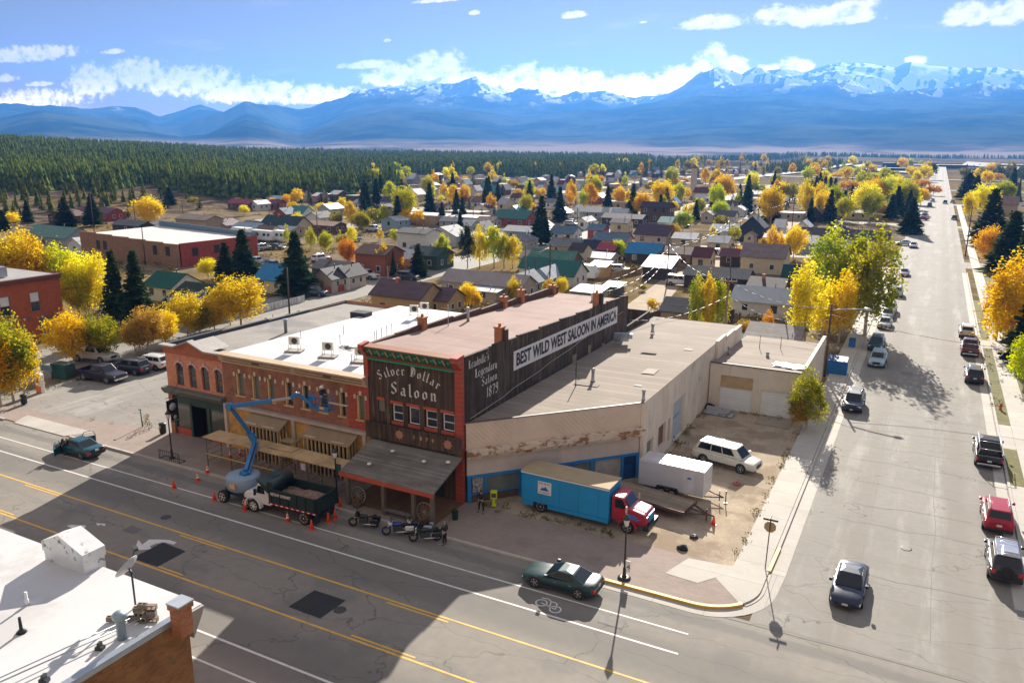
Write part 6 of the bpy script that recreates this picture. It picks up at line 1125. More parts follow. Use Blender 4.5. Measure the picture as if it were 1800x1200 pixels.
# ======================= people =======================
def person(loc,rz,label,shirt,legs,hair,pose,hat=None,skin=(.45,.27,.19)):
    t=thing('person',label,'person',loc,rz)
    J=dict(pelvis=(0,0,.95),chest=(0,0,1.32),neck=(0,0,1.5),head=(.01,0,1.6),crown=(.0,0,1.73)); 
    for s,n in ((1,'l'),(-1,'r')): J.update({'hip'+n:(0,s*.09,.92),'knee'+n:(.03,s*.11,.5),'ankle'+n:(0,s*.12,.09),'toe'+n:(.17,s*.14,.04),'sh'+n:(0,s*.18,1.44),'el'+n:(-.02,s*.25,1.16),'wr'+n:(.08,s*.24,.92),'ha'+n:(.1,s*.24,.84)})
    J.update(pose)
    def skin_mesh(name,chains,mat,sub=1):
        idx={};vs=[];rad=[];es=[]
        for ch in chains:
            prev=None
            for (k,r) in ch:
                p=J[k] if isinstance(k,str) else k
                key=k if isinstance(k,str) else tuple(round(q,3) for q in k)
                if key not in idx: idx[key]=len(vs); vs.append(p); rad.append(r)
                i=idx[key]
                if prev is not None: es.append((prev,i))
                prev=i
        me=bpy.data.meshes.new(name); me.from_pydata(vs,es,[]); o=bpy.data.objects.new(name,me); COL.objects.link(o); m=o.modifiers.new('skin','SKIN'); m.use_smooth_shade=True
        for i,r in enumerate(rad): me.skin_vertices[0].data[i].radius=(r,r) if me.skin_vertices else (r,r)
        return o,me,rad
    def mk(name,chains,mat,par):
        idx={};vs=[];rad=[];es=[]
        for ch in chains:
            prev=None
            for (k,r) in ch:
                p=J[k] if isinstance(k,str) else k; key=k if isinstance(k,str) else tuple(round(q,3) for q in k)
                if key not in idx: idx[key]=len(vs); vs.append(p); rad.append(r)
                i=idx[key]
                if prev is not None: es.append((prev,i))
                prev=i
        me=bpy.data.meshes.new(name); me.from_pydata(vs,es,[]); o=bpy.data.objects.new(name,me); COL.objects.link(o); o.parent=par
        bm=bmesh.new(); bm.from_mesh(me); ly=bm.verts.layers.skin.verify(); bm.verts.ensure_lookup_table()
        for i,v in enumerate(bm.verts): v[ly].radius=rad[i] if isinstance(rad[i],tuple) else (rad[i],rad[i]); v[ly].use_root=(i==0)
        bm.to_mesh(me); bm.free(); m=o.modifiers.new('skin','SKIN'); m.use_smooth_shade=True; s=o.modifiers.new('sub','SUBSURF'); s.levels=s.render_levels=1; me.materials.append(mat); return o
    SK=PM(skin,'paint'); chains=[[('pelvis',(.15,.1)),('chest',(.16,.1)),('neck',.055),('head',(.075,.085)),('crown',(.06,.065))]]
    for n in 'lr':
        s=1 if n=='l' else -1; h=Vector(J['ha'+n]); w_=Vector(J['wr'+n]); d=(h-w_).normalized(); sd=Vector((1,0,0)) if abs(d.x)<.8 else Vector((0,0,1))
        chains+= [[('chest',.1),('sh'+n,.06),('el'+n,.042),('wr'+n,.028),('ha'+n,.032)],[('pelvis',.1),('hip'+n,.085),('knee'+n,.055),('ankle'+n,.038),('toe'+n,.035)]]
        for q,ln in zip((-.03,-.01,.01,.03),(.06,.075,.07,.055)): a=h+sd*q; b=a+d*ln*.6; c=b+(d*.6+Vector((0,-s*.4,0)))*ln*.5; chains.append([('ha'+n,.03),(tuple(a+d*.02),.01),(tuple(b),.009),(tuple(c),.008)])
        chains.append([('ha'+n,.03),(tuple(w_+d*.04+sd*.04),.011),(tuple(w_+d*.07+sd*.06),.009)])
    body=mk('body',chains,SK,t)
    mk('jacket',[[('pelvis',(.17,.125)),((0,0,1.15),(.165,.12)),('chest',(.18,.125)),((0,0,1.45),(.1,.09))],*[[('chest',.12),('sh'+n,.08),('el'+n,.06),(tuple(Vector(J['el'+n]).lerp(Vector(J['wr'+n]),.9)),.045)] for n in 'lr']],PM(shirt,'paint'),t)
    mk('trousers',[[((0,0,.98),(.165,.12)),('pelvis',(.165,.12))],*[[('pelvis',.12),('hip'+n,.1),('knee'+n,.075),(tuple(Vector(J['knee'+n]).lerp(Vector(J['ankle'+n]),.92)),.06)] for n in 'lr']],PM(legs,'paint'),t)
    for n in 'lr': mk('shoe',[[('ankle'+n,.05),((J['ankle'+n][0]+.02,J['ankle'+n][1],J['ankle'+n][2]-.04),.045),(tuple(Vector(J['toe'+n])+Vector((.03,0,0))),.04)]],BLK,t)
    hd=Vector(J['head']); mb=MB()
    mb.lathe([(.001,.125),(.06,.115),(.09,.08),(.1,.03),(.095,-.02)],hd+Vector((-.02,0,.03)),14,caps=False); mb.build('hair',PM(hair,'paint'),t)
    mb=MB(); mb.add([hd+Vector(v) for v in ((.085,-.012,.01),(.085,.012,.01),(.115,0,-.012),(.085,0,.035))],[(0,1,2),(0,2,3),(1,3,2)]); 
    mb.build('nose',SK,t)
    for s in (-1,1): mb=MB(); mb.lathe([(.001,-.004),(.009,0),(.001,.004)],hd+Vector((.088,s*.03,.025)),6,0,'x'); mb.build('eye',BLK,t); mb=MB(); mb.box(hd.x-.01,hd.y+s*.08,hd.z-.02,hd.x+.02,hd.y+s*.095,hd.z+.03); mb.build('ear',SK,t)
    mb=MB(); mb.box(hd.x+.08,hd.y-.022,hd.z-.035,hd.x+.09,hd.y+.022,hd.z-.028); mb.build('mouth',PM((.3,.1,.08)),t)
    if hat: mb=MB(); mb.lathe([(.15,-.0),(.145,.02),(.12,.03),(.115,.08),(.07,.13),(.001,.145)],hd+Vector((0,0,.05)),14); mb.build('hard_hat',PM(hat,'paint'),t)
    return t
x,y=G(846,903); person((x,y,.13),R(-80),'person in dark uniform standing with hands at the belt by the yellow paper box',(.012,.014,.02),(.012,.014,.02),(.02,.015,.01),dict(anklel=(.05,.2,.09),toel=(.2,.26,.04),ankler=(-.05,-.2,.09),toer=(.1,-.26,.04),kneel=(.04,.16,.5),kneer=(0,-.16,.5),ell=(0,.34,1.2),wrl=(.12,.2,1.0),hal=(.17,.14,.98),elr=(0,-.34,1.2),wrr=(.12,-.2,1.0),har=(.17,-.14,.98)))
x,y=G(782,958); person((x,y,.02),R(170),'balding person in a dark jacket standing at the kerb beside the motorcycles',(.02,.025,.025),(.015,.016,.02),(.3,.18,.12),dict(ell=(.05,.27,1.2),wrl=(.25,.15,1.18),hal=(.32,.1,1.2)))
person(PLAT,R(15),'person in a white hard hat working in the basket of the boom lift',(.015,.015,.02),(.1,.09,.08),(.02,.015,.01),dict(ell=(.1,.26,1.25),wrl=(.35,.2,1.25),hal=(.43,.18,1.27),elr=(.1,-.26,1.25),wrr=(.35,-.2,1.15),har=(.42,-.18,1.15)),hat=(.75,.75,.76))
x,y=G(116,798); person((x,y-.2,.02),R(25),'person in dark clothes leaning into the open door of the teal sedan',(.03,.02,.02),(.015,.015,.018),(.25,.14,.1),dict(chest=(.25,0,1.2),neck=(.36,0,1.33),head=(.46,0,1.38),crown=(.55,0,1.45),shl=(.28,.18,1.27),shr=(.28,-.18,1.27),ell=(.5,.24,1.1),wrl=(.72,.18,1.05),hal=(.8,.16,1.04),elr=(.48,-.24,1.08),wrr=(.66,-.2,.95),har=(.74,-.18,.93)))
# ======================= street furniture =======================
def lamp(x,y,label,proto=[]):
    if proto: return dup(proto[0],(x,y,.12),0,label)
    t=thing('street_lamp',label,'street lamp',(x,y,.12),0,'black lantern street lamps on the main street')
    mb=MB(); mb.lathe([(.2,0),(.2,.1),(.11,.25),(.1,.7),(.06,.85),(.05,3.4),(.08,3.45),(.05,3.5)],(0,0,0),12); mb.build('post',BLK,t)
    mb=MB(); mb.lathe([(.08,3.5),(.13,3.6),(.2,3.95),(.16,4.0)],(0,0,0),10); mb.build('lantern_glass',M('frosted_lantern',(.72,.7,.66),.3),t); mb=MB(); mb.lathe([(.24,3.97),(.2,4.05),(.08,4.2),(.02,4.3)],(0,0,0),10); mb.build('lantern_cap',DKMET,t)
    proto.append(t); return t
lamp(*G(303,808),'lantern lamp post rising beside the bike rack left of the canopy'); l2=lamp(*G(593,885),'lantern lamp post with a small green banner behind the dump truck'); l3=lamp(*G(1097,1019),'lantern lamp post with a white notice in sunlight by the yellow kerb')
mb=MB(); mb.box(.08,-.02,2.3,.5,.02,3.1); mb.build('banner',DKGREEN,l2); mb=MB(); mb.box(.06,-.03,.5,.36,.0,1.25); nb=mb.build('notice_board',WHT,l3); text_part('notice_mark','4',BLK,nb,(.14,-.035,.7),(1,0,0),(0,0,1),.32,None,.003)
mb=MB(); mb.lathe([(.42,0),(.4,.1),(.22,.14)],(0,0,0),14); mb.build('base_planter',BLK,l3)
x,y=G(45,650); lamp(x,y,'lantern lamp post among the leaves at the left edge')
def cone(x,y,z,label,band,i):
    t=thing('traffic_cone',label,'traffic cone',(x,y,z),i*.7,'orange traffic cones'); mb=MB(); mb.box(-.18,-.18,0,.18,.18,.035); mb.lathe([(.15,.03),(.035,.72),(.02,.73)],(0,0,0),14); mb.build('cone_body',M('cone_orange',(.85,.09,.02),.5) if not bpy.data.materials.get('cone_orange') else bpy.data.materials['cone_orange'],t)
    if band: mb=MB(); mb.lathe([(.118,.25),(.092,.4)],(0,0,0),14,caps=False); mb.lathe([(.078,.48),(.06,.58)],(0,0,0),14,caps=False); mb.build('white_band',WHT,t)
for i,(px,py,z,b,lb) in enumerate(((306,858,0,0,'plain cone standing alone farthest left on the traffic lane'),(348,845,0,1,'white-banded cone on the kerb edge left of the lift'),(365,831,.13,1,'white-banded cone on the pavement just behind the kerb cone'),(405,804,.13,1,'white-banded cone under the left end of the plywood canopy'),(422,800,.13,1,'banded cone lying close to the scaffold leg beneath the canopy'),(377,879,0,0,'plain cone just left of the lift wheels'),(431,897,0,0,'plain cone between the lift and the front wheel of the dump truck'),(506,916,0,1,'white-banded cone beside the rear wheel of the dump truck'),(548,930,0,0,'plain cone nearest the viewer behind the dump truck'),(577,917,0,0,'plain cone, left of the pair behind the dump truck tailgate'),(589,911,0,0,'plain cone, right of the pair behind the dump truck tailgate'),(598,890,.13,0,'plain cone on the pavement next to the lamp with the green banner'),(1254,922,0,0,'single bright cone at the hitch of the flatbed trailer'))):
    x,y=G(px,py,z); cone(x,y,z+.02,lb,b,i)
sg=thing('stop_sign','tall stop sign seen from behind with street name blades on top, at the kerb corner','road sign',(*G(1344.8,1001.6),.13),0)
SN=M('sign_back',(.4,.3,.16),.5,.4); mb=MB(); mb.tube((0,0,0),(.07,0,3.35),.035,n=8); mb.build('post',M('brown_post',(.12,.07,.06),.6,.3),sg)
mb=MB(); mb.extr([(.06+.38*math.cos(PI/8+k*PI/4),2.85+.38*math.sin(PI/8+k*PI/4)) for k in range(8)],'y',.03,.05); st_=mb.build('octagon_plate',SN,sg); mb=MB(); mb.extr([(.06+.36*math.cos(PI/8+k*PI/4),2.85+.36*math.sin(PI/8+k*PI/4)) for k in range(8)],'y',.052,.056); mb.build('red_face',RED2,st_); text_part('stop_letters','STOP',WHT,st_,(.34,.06,2.74),(-1,0,0),(0,0,1),.22,.54,.003,bold=.02)
mb=MB(); mb.box(-.38,-.02,3.28,.52,.0,3.42); mb.build('name_blade',M('blade_brown',(.1,.07,.06),.5),sg); mb=MB(); mb.box(.05,-.4,3.44,.07,.4,3.58); mb.build('name_blade',bpy.data.materials['blade_brown'],sg)
def utilpole(name,label,px,py,h,r=.14,col=(.14,.08,.05),arms=1,group='wooden utility poles',at=None,armdir=0,z=0):
    x,y=at or G(px,py); t=thing(name,label,'utility pole',(x,y,z),0,group); m=PM(col,'wood'); mb=MB(); mb.tube((0,0,0),(0,0,h),r,r*.7,n=8); mb.build('post',m,t)
    for k in range(arms): 
        zz=h-.5-k*.9; c,s=math.cos(armdir),math.sin(armdir); mb=MB(); mb.obox((0,0,zz),(2.2,.12,.14),armdir); mb.build('crossarm',m,t)
        for q in (-1,-.4,.4,1): mb=MB(); mb.lathe([(.04,0),(.05,.1),(.02,.16)],(q*c,q*s,zz+.07),6); mb.build('insulator',STEEL,t)
    return t
sp=utilpole('street_light_pole','tall wooden pole with a long white lamp arm at the alley kerb by the garage',0,0,8.6,.15,at=G(1449,662),arms=0)
mb=MB(); mb.path([(0,0,7.9),(1.6,-.1,8.2),(3.6,-.2,8.4)],.08,6); mb.lathe([(.05,0),(.18,.1),(.18,.6),(.05,.85)],(3.4,-.2,8.38),8,0,'x'); 
a_=mb.build('lamp_arm',M('pale_arm',(.55,.55,.55),.4,.4),sp)
hd=thing('fire_hydrant','small red fire hydrant standing on the grass strip','fire hydrant',(*G(1758,722),.12)); mb=MB(); mb.lathe([(.16,0),(.12,.06),(.12,.5),(.15,.52),(.1,.66),(.03,.72)],(0,0,0),12); mb.build('barrel',RED2,hd); mb=MB(); mb.tube((-.2,0,.4),(.2,0,.4),.06,n=8); mb.build('outlets',RED2,hd)
def bin_(px,py,lb):
    t=thing('litter_bin',lb,'litter bin',(*G(px,py),.12),0,'dark round litter bins'); mb=MB(); mb.lathe([(.27,0),(.3,.1),(.3,.85),(.33,.88),(.3,.95),(.1,1.0)],(0,0,0),14); mb.build('drum',BLK,t); mb=MB(); mb.box(-.12,-.315,.6,.12,-.295,.78); mb.build('yellow_sticker',M('sticker_yellow',(.7,.6,.05),.5) if not bpy.data.materials.get('sticker_yellow') else bpy.data.materials['sticker_yellow'],t)
bin_(287,763,'dark litter bin left of the salmon shop beside the lamp'); bin_(43,711,'dark litter bin under the tree at the left edge'); 
t=thing('litter_bin','small dark pot-shaped bin on the pavement right of the saloon porch','litter bin',(*G(800,915),.13)); mb=MB(); mb.lathe([(.2,0),(.24,.5),(.27,.52)],(0,0,0),12); mb.build('drum',DKGREEN,t); mb=MB(); mb.lathe([(.2,.5),(.25,.6),(.05,.85)],(0,0,0),9); mb.build('plant_top',SPRUCE,t)
t=thing('newspaper_box','bright yellow newspaper box standing by the brown skirting','newspaper box',(*G(868,890),.12),R(25)); YB=M('box_yellow',(.72,.72,.02),.4); mb=MB(); mb.box(-.24,-.2,.55,.24,.2,1.15); b=mb.build('cabinet',YB,t,bevel=.03); mb=MB(); mb.box(-.18,-.21,.7,.18,-.202,1.02); mb.build('window',M('box_window',(.1,.1,.12),.2),b); mb=MB(); mb.extr([(-.12,.12),(.12,.12),(.2,.0),(-.2,0)],'y',-.2,.2); mb.box(-.1,-.08,.1,.1,.08,.56); mb.build('pedestal',YB,t)
# bike rack, bicycle sculpture, charging kiosk, green cabinet
x,y=G(306,812); t=thing('bike_rack','dark wavy bike rack on the shaded pavement around the left lamp post','bike rack',(x-.3,y+.1,.13)); mb=MB(); mb.path([(-1.2,-.3,0),(-1.2,-.3,.8),(1.2,-.3,.8),(1.2,-.3,0)],.03,6); [mb.path([(q,-.3,0),(q,-.3,.8)],.018,5) for q in np.linspace(-1,1,9)]; mb.path([(-1.2,.3,.03),(1.2,.3,.03)],.03,6); mb.tube((-1.2,-.3,.03),(-1.2,.3,.03),.03); mb.tube((1.2,-.3,.03),(1.2,.3,.03),.03); mb.build('rack_frame',BLK,t)
x,y=G(257,752); t=thing('bicycle_sculpture','rust-coloured bicycle sculpture tied to a green post at the lot edge','sculpture',(x,y,.06)); RB=M('rust_wire',(.3,.2,.08),.8); 
for (cx,cz,r) in ((-.1,.35,.33),(.55,.35,.33),(.1,.95,.28),(.4,1.25,.2)): mb=MB(); mb.lathe([(r-.03,-.02),(r,-.02),(r,.02),(r-.03,.02),(r-.03,-.02)],(cx,0,cz),16,0,'y',caps=False); [mb.tube((cx,0,cz),(cx+r*math.cos(a),0,cz+r*math.sin(a)),.01,n=4) for a in np.linspace(0,6.28,9)[:-1]]; mb.build('wheel',RB,t)
mb=MB(); mb.path([(-.1,0,.35),(.1,0,.85),(.5,0,.9),(.55,0,.35),(.2,0,.35),(.1,0,.85),(.4,0,1.25)],.03,5); mb.build('frame',RB,t); mb=MB(); mb.tube((-.5,0,0),(-.55,0,1.7),.06,.05); mb.box(-.8,-.05,1.6,-.5,.05,1.68); mb.build('green_post',M('post_green',(.05,.13,.06),.7),t)
x,y=G(72,690); t=thing('charging_kiosk','white and orange kiosk with a screen at the edge of the paved lot','kiosk',(x,y,.05),R(15)); mb=MB(); mb.extr([(-.35,0),(.35,0),(.4,1.9),(.3,2.1),(-.35,2.1)],'y',-.25,.25); b=mb.build('cabinet',WHT,t,bevel=.05); mb=MB(); mb.extr([(-.3,.05),(.3,.05),(.33,.7),(-.3,.85)],'y',-.27,-.255); mb.build('orange_panel',M('kiosk_orange',(.8,.2,.02),.4),b); mb=MB(); mb.box(-.2,-.27,1.1,.25,-.255,1.6); mb.build('red_panel',M('kiosk_red',(.55,.05,.03),.4),b); mb=MB(); mb.box(-.3,-.27,1.75,.3,-.255,1.95); mb.build('green_header',M('kiosk_green',(.05,.35,.08),.4),b)
x,y=G(113,664); t=thing('utility_cabinet','big dark green utility cabinet on the verge left of the dark pickup','utility cabinet',(x,y,.06),R(8)); mb=MB(); mb.box(-1.1,-.7,0,1.1,.7,1.7); mb.build('cabinet',DKGREEN,t,bevel=.04); mb=MB(); mb.box(-.95,-.72,.2,.95,-.705,1.45); mb.build('door_panel',M('cabinet_teal',(.02,.09,.07),.4),t)
x,y=G(84,668); t=thing('information_board','small blue-grey information board on two posts beside the kiosk','sign',(x,y,.06),R(10)); mb=MB(); mb.box(-.8,-.03,1.0,.8,.03,1.7); mb.build('panel',M('board_blue',(.15,.22,.3),.5),t); [ (lambda q:(q.tube((s*.7,0,0),(s*.7,0,1.0),.04),q.build('post',DKMET,t)))(MB()) for s in (-1,1)]
# dirt-lot odds and ends
x,y=G(1248,853); t=thing('jack_stand','black tow jack standing by the cargo trailer hitch','tow jack',(G(1275,885)[0],G(1275,885)[1],.03)); mb=MB(); mb.tube((0,0,0),(0,0,1),.04); mb.lathe([(.15,.0),(.15,.06)],(0,0,0),8); mb.build('column',BLK,t)
def lump(name,label,cat,px,py,sz,mat,seed,z=.03):
    rs2=random.Random(seed); mb=MB(); n=8
    mb.lathe([(sz*.9,0),(sz*1.0,sz*.25),(sz*.7,sz*.55),(sz*.2,sz*.7)],(0,0,0),n); mb.v=[(a*rs2.uniform(.75,1.2),b*rs2.uniform(.6,1.1),c*rs2.uniform(.7,1.2)) for a,b,c in mb.v]; x,y=G(px,py); return mb.build(name,mat,None,label,cat,loc=(x,y,z))
lump('old_tyre','dark discarded tyre in the dirt near the pavement corner','tyre',1200,965,.4,RUB,1); lump('rag','dark rag lying in the dirt in front of the flatbed trailer','rag',1220,945,.3,BLK,2); lump('fuel_can','small red can in the shade behind the cargo trailer hitch','fuel can',1295,852,.3,RED2,4); lump('tyre_stack','black heap against the inner corner of the garage yard','tyres',1247,718,.7,RUB,6); 
mb=MB(); mb.add([(-1.4,-.4,.02),(1.4,-.6,.02),(1.5,.5,.5),(-1.3,.6,.55)],[(0,1,2,3)]); mb.add([(-1.4,-.4,0),(1.4,-.6,0),(1.5,.5,.02),(-1.3,.6,.02)],[(0,3,2,1)]); x,y=G(1263,729); mb.build('door_panel_pile',M('weathered_sheet',(.32,.33,.34),.7,var=.2,stain=((.12,.1,.09),1.5,.52,.8)),None,'weathered grey panel leaning beside the left garage door','panel',loc=(x,y,.1))
def dumpster(x,y,rz,label,col,sz):
    t=thing('dumpster',label,'dumpster',(x,y,.02),rz); a,b,h=sz; mb=MB(); mb.extr([(-b*.9,.12),(b*.9,.12),(b,h),(-b,h*.86)],'x',-a,a); mb.build('container',PM(col),t); mb=MB(); mb.extr([(-b*1.02,h*.88),(b*1.02,h+.02),(b*1.02,h+.08),(-b*1.02,h*.88+.06)],'x',-a*1.02,a*1.02); mb.build('lid',PM(bright(col,.6)),t)
dumpster(-7.9,97.6,0,'large blue dumpster at the foot of the street light pole',(.01,.13,.35),(1.1,.9,1.9)); dumpster(*G(1497,611),0,'small blue wheeled bin on the pavement beyond the dumpster',(.02,.14,.42),(.4,.4,1.2))
x,y=G(1178,835); dumpster(-19.6,57.1,R(45),'dark blue bin tucked against the warehouse behind the trailer',(.01,.08,.25),(.5,.4,1.5))
# planters and bench at the porch
for px,py,lb in ((628,893,'wooden barrel planter at the left end of the saloon porch'),(744,926,'wooden barrel planter below the right wagon wheel')):
    t=thing('planter_barrel',lb,'planter',(*G(px,py),.13)); mb=MB(); mb.lathe([(.28,0),(.36,.2),(.33,.42)],(0,0,0),12); mb.build('barrel',BRN,t); mb=MB(); rs2=random.Random(px); [mb.obox((rs2.uniform(-.25,.25),rs2.uniform(-.25,.25),.45+rs2.uniform(0,.12)),(.14,.1,.02),rs2.uniform(0,3)) for _ in range(26)]; mb.build('flowers',PM((.25,.12,.04)),t)
x,y=G(700,917); t=thing('bench','plain low wooden bench between the middle porch posts','bench',(x-.3,y+.3,.13)); mb=MB(); mb.box(-1.2,-.2,.4,1.2,.2,.46); mb.build('seat',GREYPORCH,t); [(lambda q:(q.box(s-.05,-.18,0,s+.05,.18,.4),q.build('leg',GREYPORCH,t)))(MB()) for s in (-1,1)]
# ======================= town houses =======================
ANCH=[]      # (px,py,short name) landmarks used to word the labels of trees and far houses
RC=dict(dgreen=(.008,.11,.085),lgreen=(.10,.23,.17),grey=(.22,.23,.25),dgrey=(.075,.075,.085),white=(.66,.66,.67),tan=(.36,.29,.22),brown=(.17,.095,.065),maroon=(.13,.035,.04),red=(.3,.025,.04),blue=(.01,.2,.42),bluegrey=(.13,.21,.29),teal=(.07,.25,.27),purple=(.085,.055,.085),pale=(.45,.48,.5),navy=(.02,.035,.07),rust=(.33,.28,.26),mauve=(.26,.2,.19))
WC=dict(white=(.66,.66,.64),cream=(.6,.5,.34),tan=(.45,.34,.22),grey=(.33,.34,.36),brown=(.13,.075,.045),wood=(.42,.28,.12),red=(.3,.06,.045),pink=(.52,.3,.27),blue=(.3,.4,.48),dkgreen=(.04,.08,.065),brick=(.3,.1,.05),dark=(.06,.045,.04),beige=(.5,.42,.35),navy=(.03,.045,.08),maroon=(.13,.035,.04))
def house(eL,eR,ey,h,dep,rh,form,rc,wc,label,short,rk='shingle',wk='wall',win=2,chim=0,oh=.35,door=False,garage=0,name='house',cat='house',lod=0,side=1,z0=0,group=None):
    if lod<2: kk=.66 if ey<500 else .72; dep*=kk; rh*=.72; h*=.84
    else: dep*=.7
    x0,y0=G(eL,ey,h+z0)
    # right end of the eave: same y, solve for x
    lo,hi=x0,x0+150
    for _ in range(40):
        m=(lo+hi)/2
        if PX(m,y0,h+z0)[0]<eR: lo=m
        else: hi=m
    w=max(2.5,lo-x0); cx=x0+w/2; zz=float(terr(cx,y0+dep/2)) if not z0 else z0
    t=thing(name,label,cat,(cx,y0,zz),0,group); ANCH.append((*PX(cx,y0,h/2),short)); wm=PM(WC.get(wc,wc),wk) ; rm=PM(RC.get(rc,rc),rk); a=w/2
    mb=MB(); mb.quad((-a,0,-.3),(a,0,-.3),(a,0,h),(-a,0,h)); mb.quad((a,0,-.3),(a,dep,-.3),(a,dep,h),(a,0,h)); mb.quad((a,dep,-.3),(-a,dep,-.3),(-a,dep,h),(a,dep,h)); mb.quad((-a,dep,-.3),(-a,0,-.3),(-a,0,h),(-a,dep,h))
    if form=='gx':
        for s in (-a,a): mb.add([(s,0,h),(s,dep,h),(s,dep/2,h+rh)],[(0,1,2)])
    if form=='gy':
        for s in (0,dep): mb.add([(-a,s,h),(a,s,h),(0,s,h+rh)],[(0,1,2)])
    if form=='sx':
        for s in (-a,a): mb.add([(s,0,h),(s,dep,h),(s,dep,h+rh)],[(0,1,2)])
        mb.quad((-a,dep,h),(a,dep,h),(a,dep,h+rh),(-a,dep,h+rh))
    mb.build('wall',wm,t)
    def slab(pts,th=.12): 
        q=MB(); n=len(pts); q.add([p for p in pts]+[(p[0],p[1],p[2]+th) for p in pts],[tuple(range(n)),tuple(range(n,2*n))]+[(i,(i+1)%n,n+(i+1)%n,n+i) for i in range(n)]); return q
    mb=MB()
    def addslab(pts): q=slab(pts); mb.add(q.v,q.f)
    e=rh/(dep/2)*oh if dep else 0; ea=rh/a*oh
    if form=='gx': addslab([(-a-oh,-oh,h-e),(a+oh,-oh,h-e),(a+oh,dep/2,h+rh),(-a-oh,dep/2,h+rh)]); addslab([(-a-oh,dep+oh,h-e),(a+oh,dep+oh,h-e),(a+oh,dep/2,h+rh),(-a-oh,dep/2,h+rh)])
    elif form=='gy': addslab([(-a-oh,-oh,h-ea),(-a-oh,dep+oh,h-ea),(0,dep+oh,h+rh),(0,-oh,h+rh)]); addslab([(a+oh,-oh,h-ea),(a+oh,dep+oh,h-ea),(0,dep+oh,h+rh),(0,-oh,h+rh)])
    elif form=='hip': 
        i=min(a,dep/2); mb.add([(-a-oh,-oh,h),(a+oh,-oh,h),(a+oh,dep+oh,h),(-a-oh,dep+oh,h),(-a+i,dep/2,h+rh),(a-i+.01,dep/2,h+rh)],[(0,1,5,4),(1,2,5),(2,3,4,5),(3,0,4),(0,3,2,1)])
    elif form=='sx': addslab([(-a-oh,-oh,h),(a+oh,-oh,h),(a+oh,dep+oh,h+rh),(-a-oh,dep+oh,h+rh)])
    else: mb.box(-a-oh*.3,-oh*.3,h,a+oh*.3,dep+oh*.3,h+.25)
    rf=mb.build('roof',rm,t)
    if lod<2:
        rr_=random.Random(int(eL*7+ey)); nW=max(1,min(5,int(w/3.2))) if win else 0; floors=2 if h>4.6 else 1
        for fl in range(floors):
            zc=.95+fl*2.7
            for k in range(nW):
                if door and fl==0 and k==nW//2: continue
                if garage and fl==0: continue
                xc=-a+w*(k+.5)/nW+rr_.uniform(-.2,.2); mb=MB(); mb.box(xc-.5,-.05,zc,xc+.5,-.003,zc+1.15); f=mb.build('window',WHT if rr_.random()<.7 else TRIM,t); mb=MB(); mb.box(xc-.42,-.06,zc+.08,xc+.42,-.051,zc+1.07); mb.build('pane',GLASS,f)
            if side and dep>5:
                for k in range(2): yc=dep*(.3+.4*k); mb=MB(); mb.box(a+.003,yc-.45,zc,a+.05,yc+.45,zc+1.1); f=mb.build('window',WHT,t); mb=MB(); mb.box(a+.051,yc-.37,zc+.08,a+.06,yc+.37,zc+1.02); mb.build('pane',GLASS,f)
        if door: mb=MB(); mb.box(-.45,-.06,0,.45,-.003,2.05); mb.build('door',PM((.3,.2,.13)),t)
        for k in range(garage): xc=-a+w*(k+.5)/garage; mb=MB(); mb.box(xc-1.3,-.06,0,xc+1.3,-.003,2.3); mb.build('garage_door',WHT,t)
        for k in range(chim):
            xc=-a*.3+k*a; mb=MB(); yc=dep*.42; zt=h+rh*.8; mb.box(xc-.25,yc-.25,zt-.8,xc+.25,yc+.25,zt+.9); mb.build('chimney',CHB if k==0 else STEEL,rf)
        if rk=='corr' or chim==0: xc=a*.35; mb=MB(); mb.lathe([(.09,0),(.09,.9),(.14,.92),(.02,1.05)],(xc,dep*.5,h+rh*.85 if form not in('flat','sx') else h+.1),8); mb.build('flue',STEEL,rf)
    return t
H=house
# nearer blocks, left to right
H(252,300,500,3,9,2.6,'gx','dgreen','white','white house with a dark green roof and green-trimmed gable behind the two dark spruces','green-trimmed white house')
H(290,362,527,3.2,12,3.0,'gx',(.03,.055,.035),'white','long dark green roofed white house beside the yellow trees left of the grey shop roof','long dark-green roofed house')
H(283,312,543,3.0,9,2.4,'gy',(.06,.075,.09),'beige','beige gabled cottage with slate roof half hidden behind orange trees','beige gabled cottage')
H(158,206,556,2.9,8,1.8,'gy','grey','grey','small grey gabled house between the brick hall and the dark spruces','small grey gabled house')
H(448,497,488,3,9,3.0,'gx','blue','cream','cream house with a bright blue roof left of the big spruce','bright blue roofed house',rk='corr')
H(548,583,487,3.0,8,2.2,'gy','dgrey','beige','beige cottage with a dark gabled roof right of the big spruce','beige cottage by the big spruce',door=True)
H(584,611,483,3.0,8,2.2,'gy','dgrey','beige','pale garage with two white doors and red trim beside the beige cottage','two-door pale garage',garage=2,name='garage_house')
H(548,600,470,3.4,9,1.6,'gx','dgrey','dark','dark slate-roofed house behind the beige cottage with a square turret','turreted slate house',chim=1)
H(624,676,444,5.2,10,2.0,'gx','brown','brick','tall orange-brown brick house with a brown roof behind the gold trees','tall brick house')
H(690,722,452,3.2,9,2.0,'gx','pale','tan','tan lean-to with a pale metal roof beside the tall brick house','pale metal lean-to',rk='corr')
H(712,768,446,3.6,10,2.0,'gx',(.035,.07,.06),'dkgreen','dark green shed-like house behind the blue spruce','dark green house')
H(652,738,516,4.0,9,2.6,'gx',(.13,.085,.095),(.5,.36,.17),'ochre stucco house with a brown shingle roof and dormer behind the white shop roof','ochre dormer house',win=3,chim=1)
H(744,786,524,3.2,7,2.0,'gx',(.13,.085,.095),(.5,.36,.17),'lower ochre wing with a brown roof right of the dormer house','lower ochre wing')
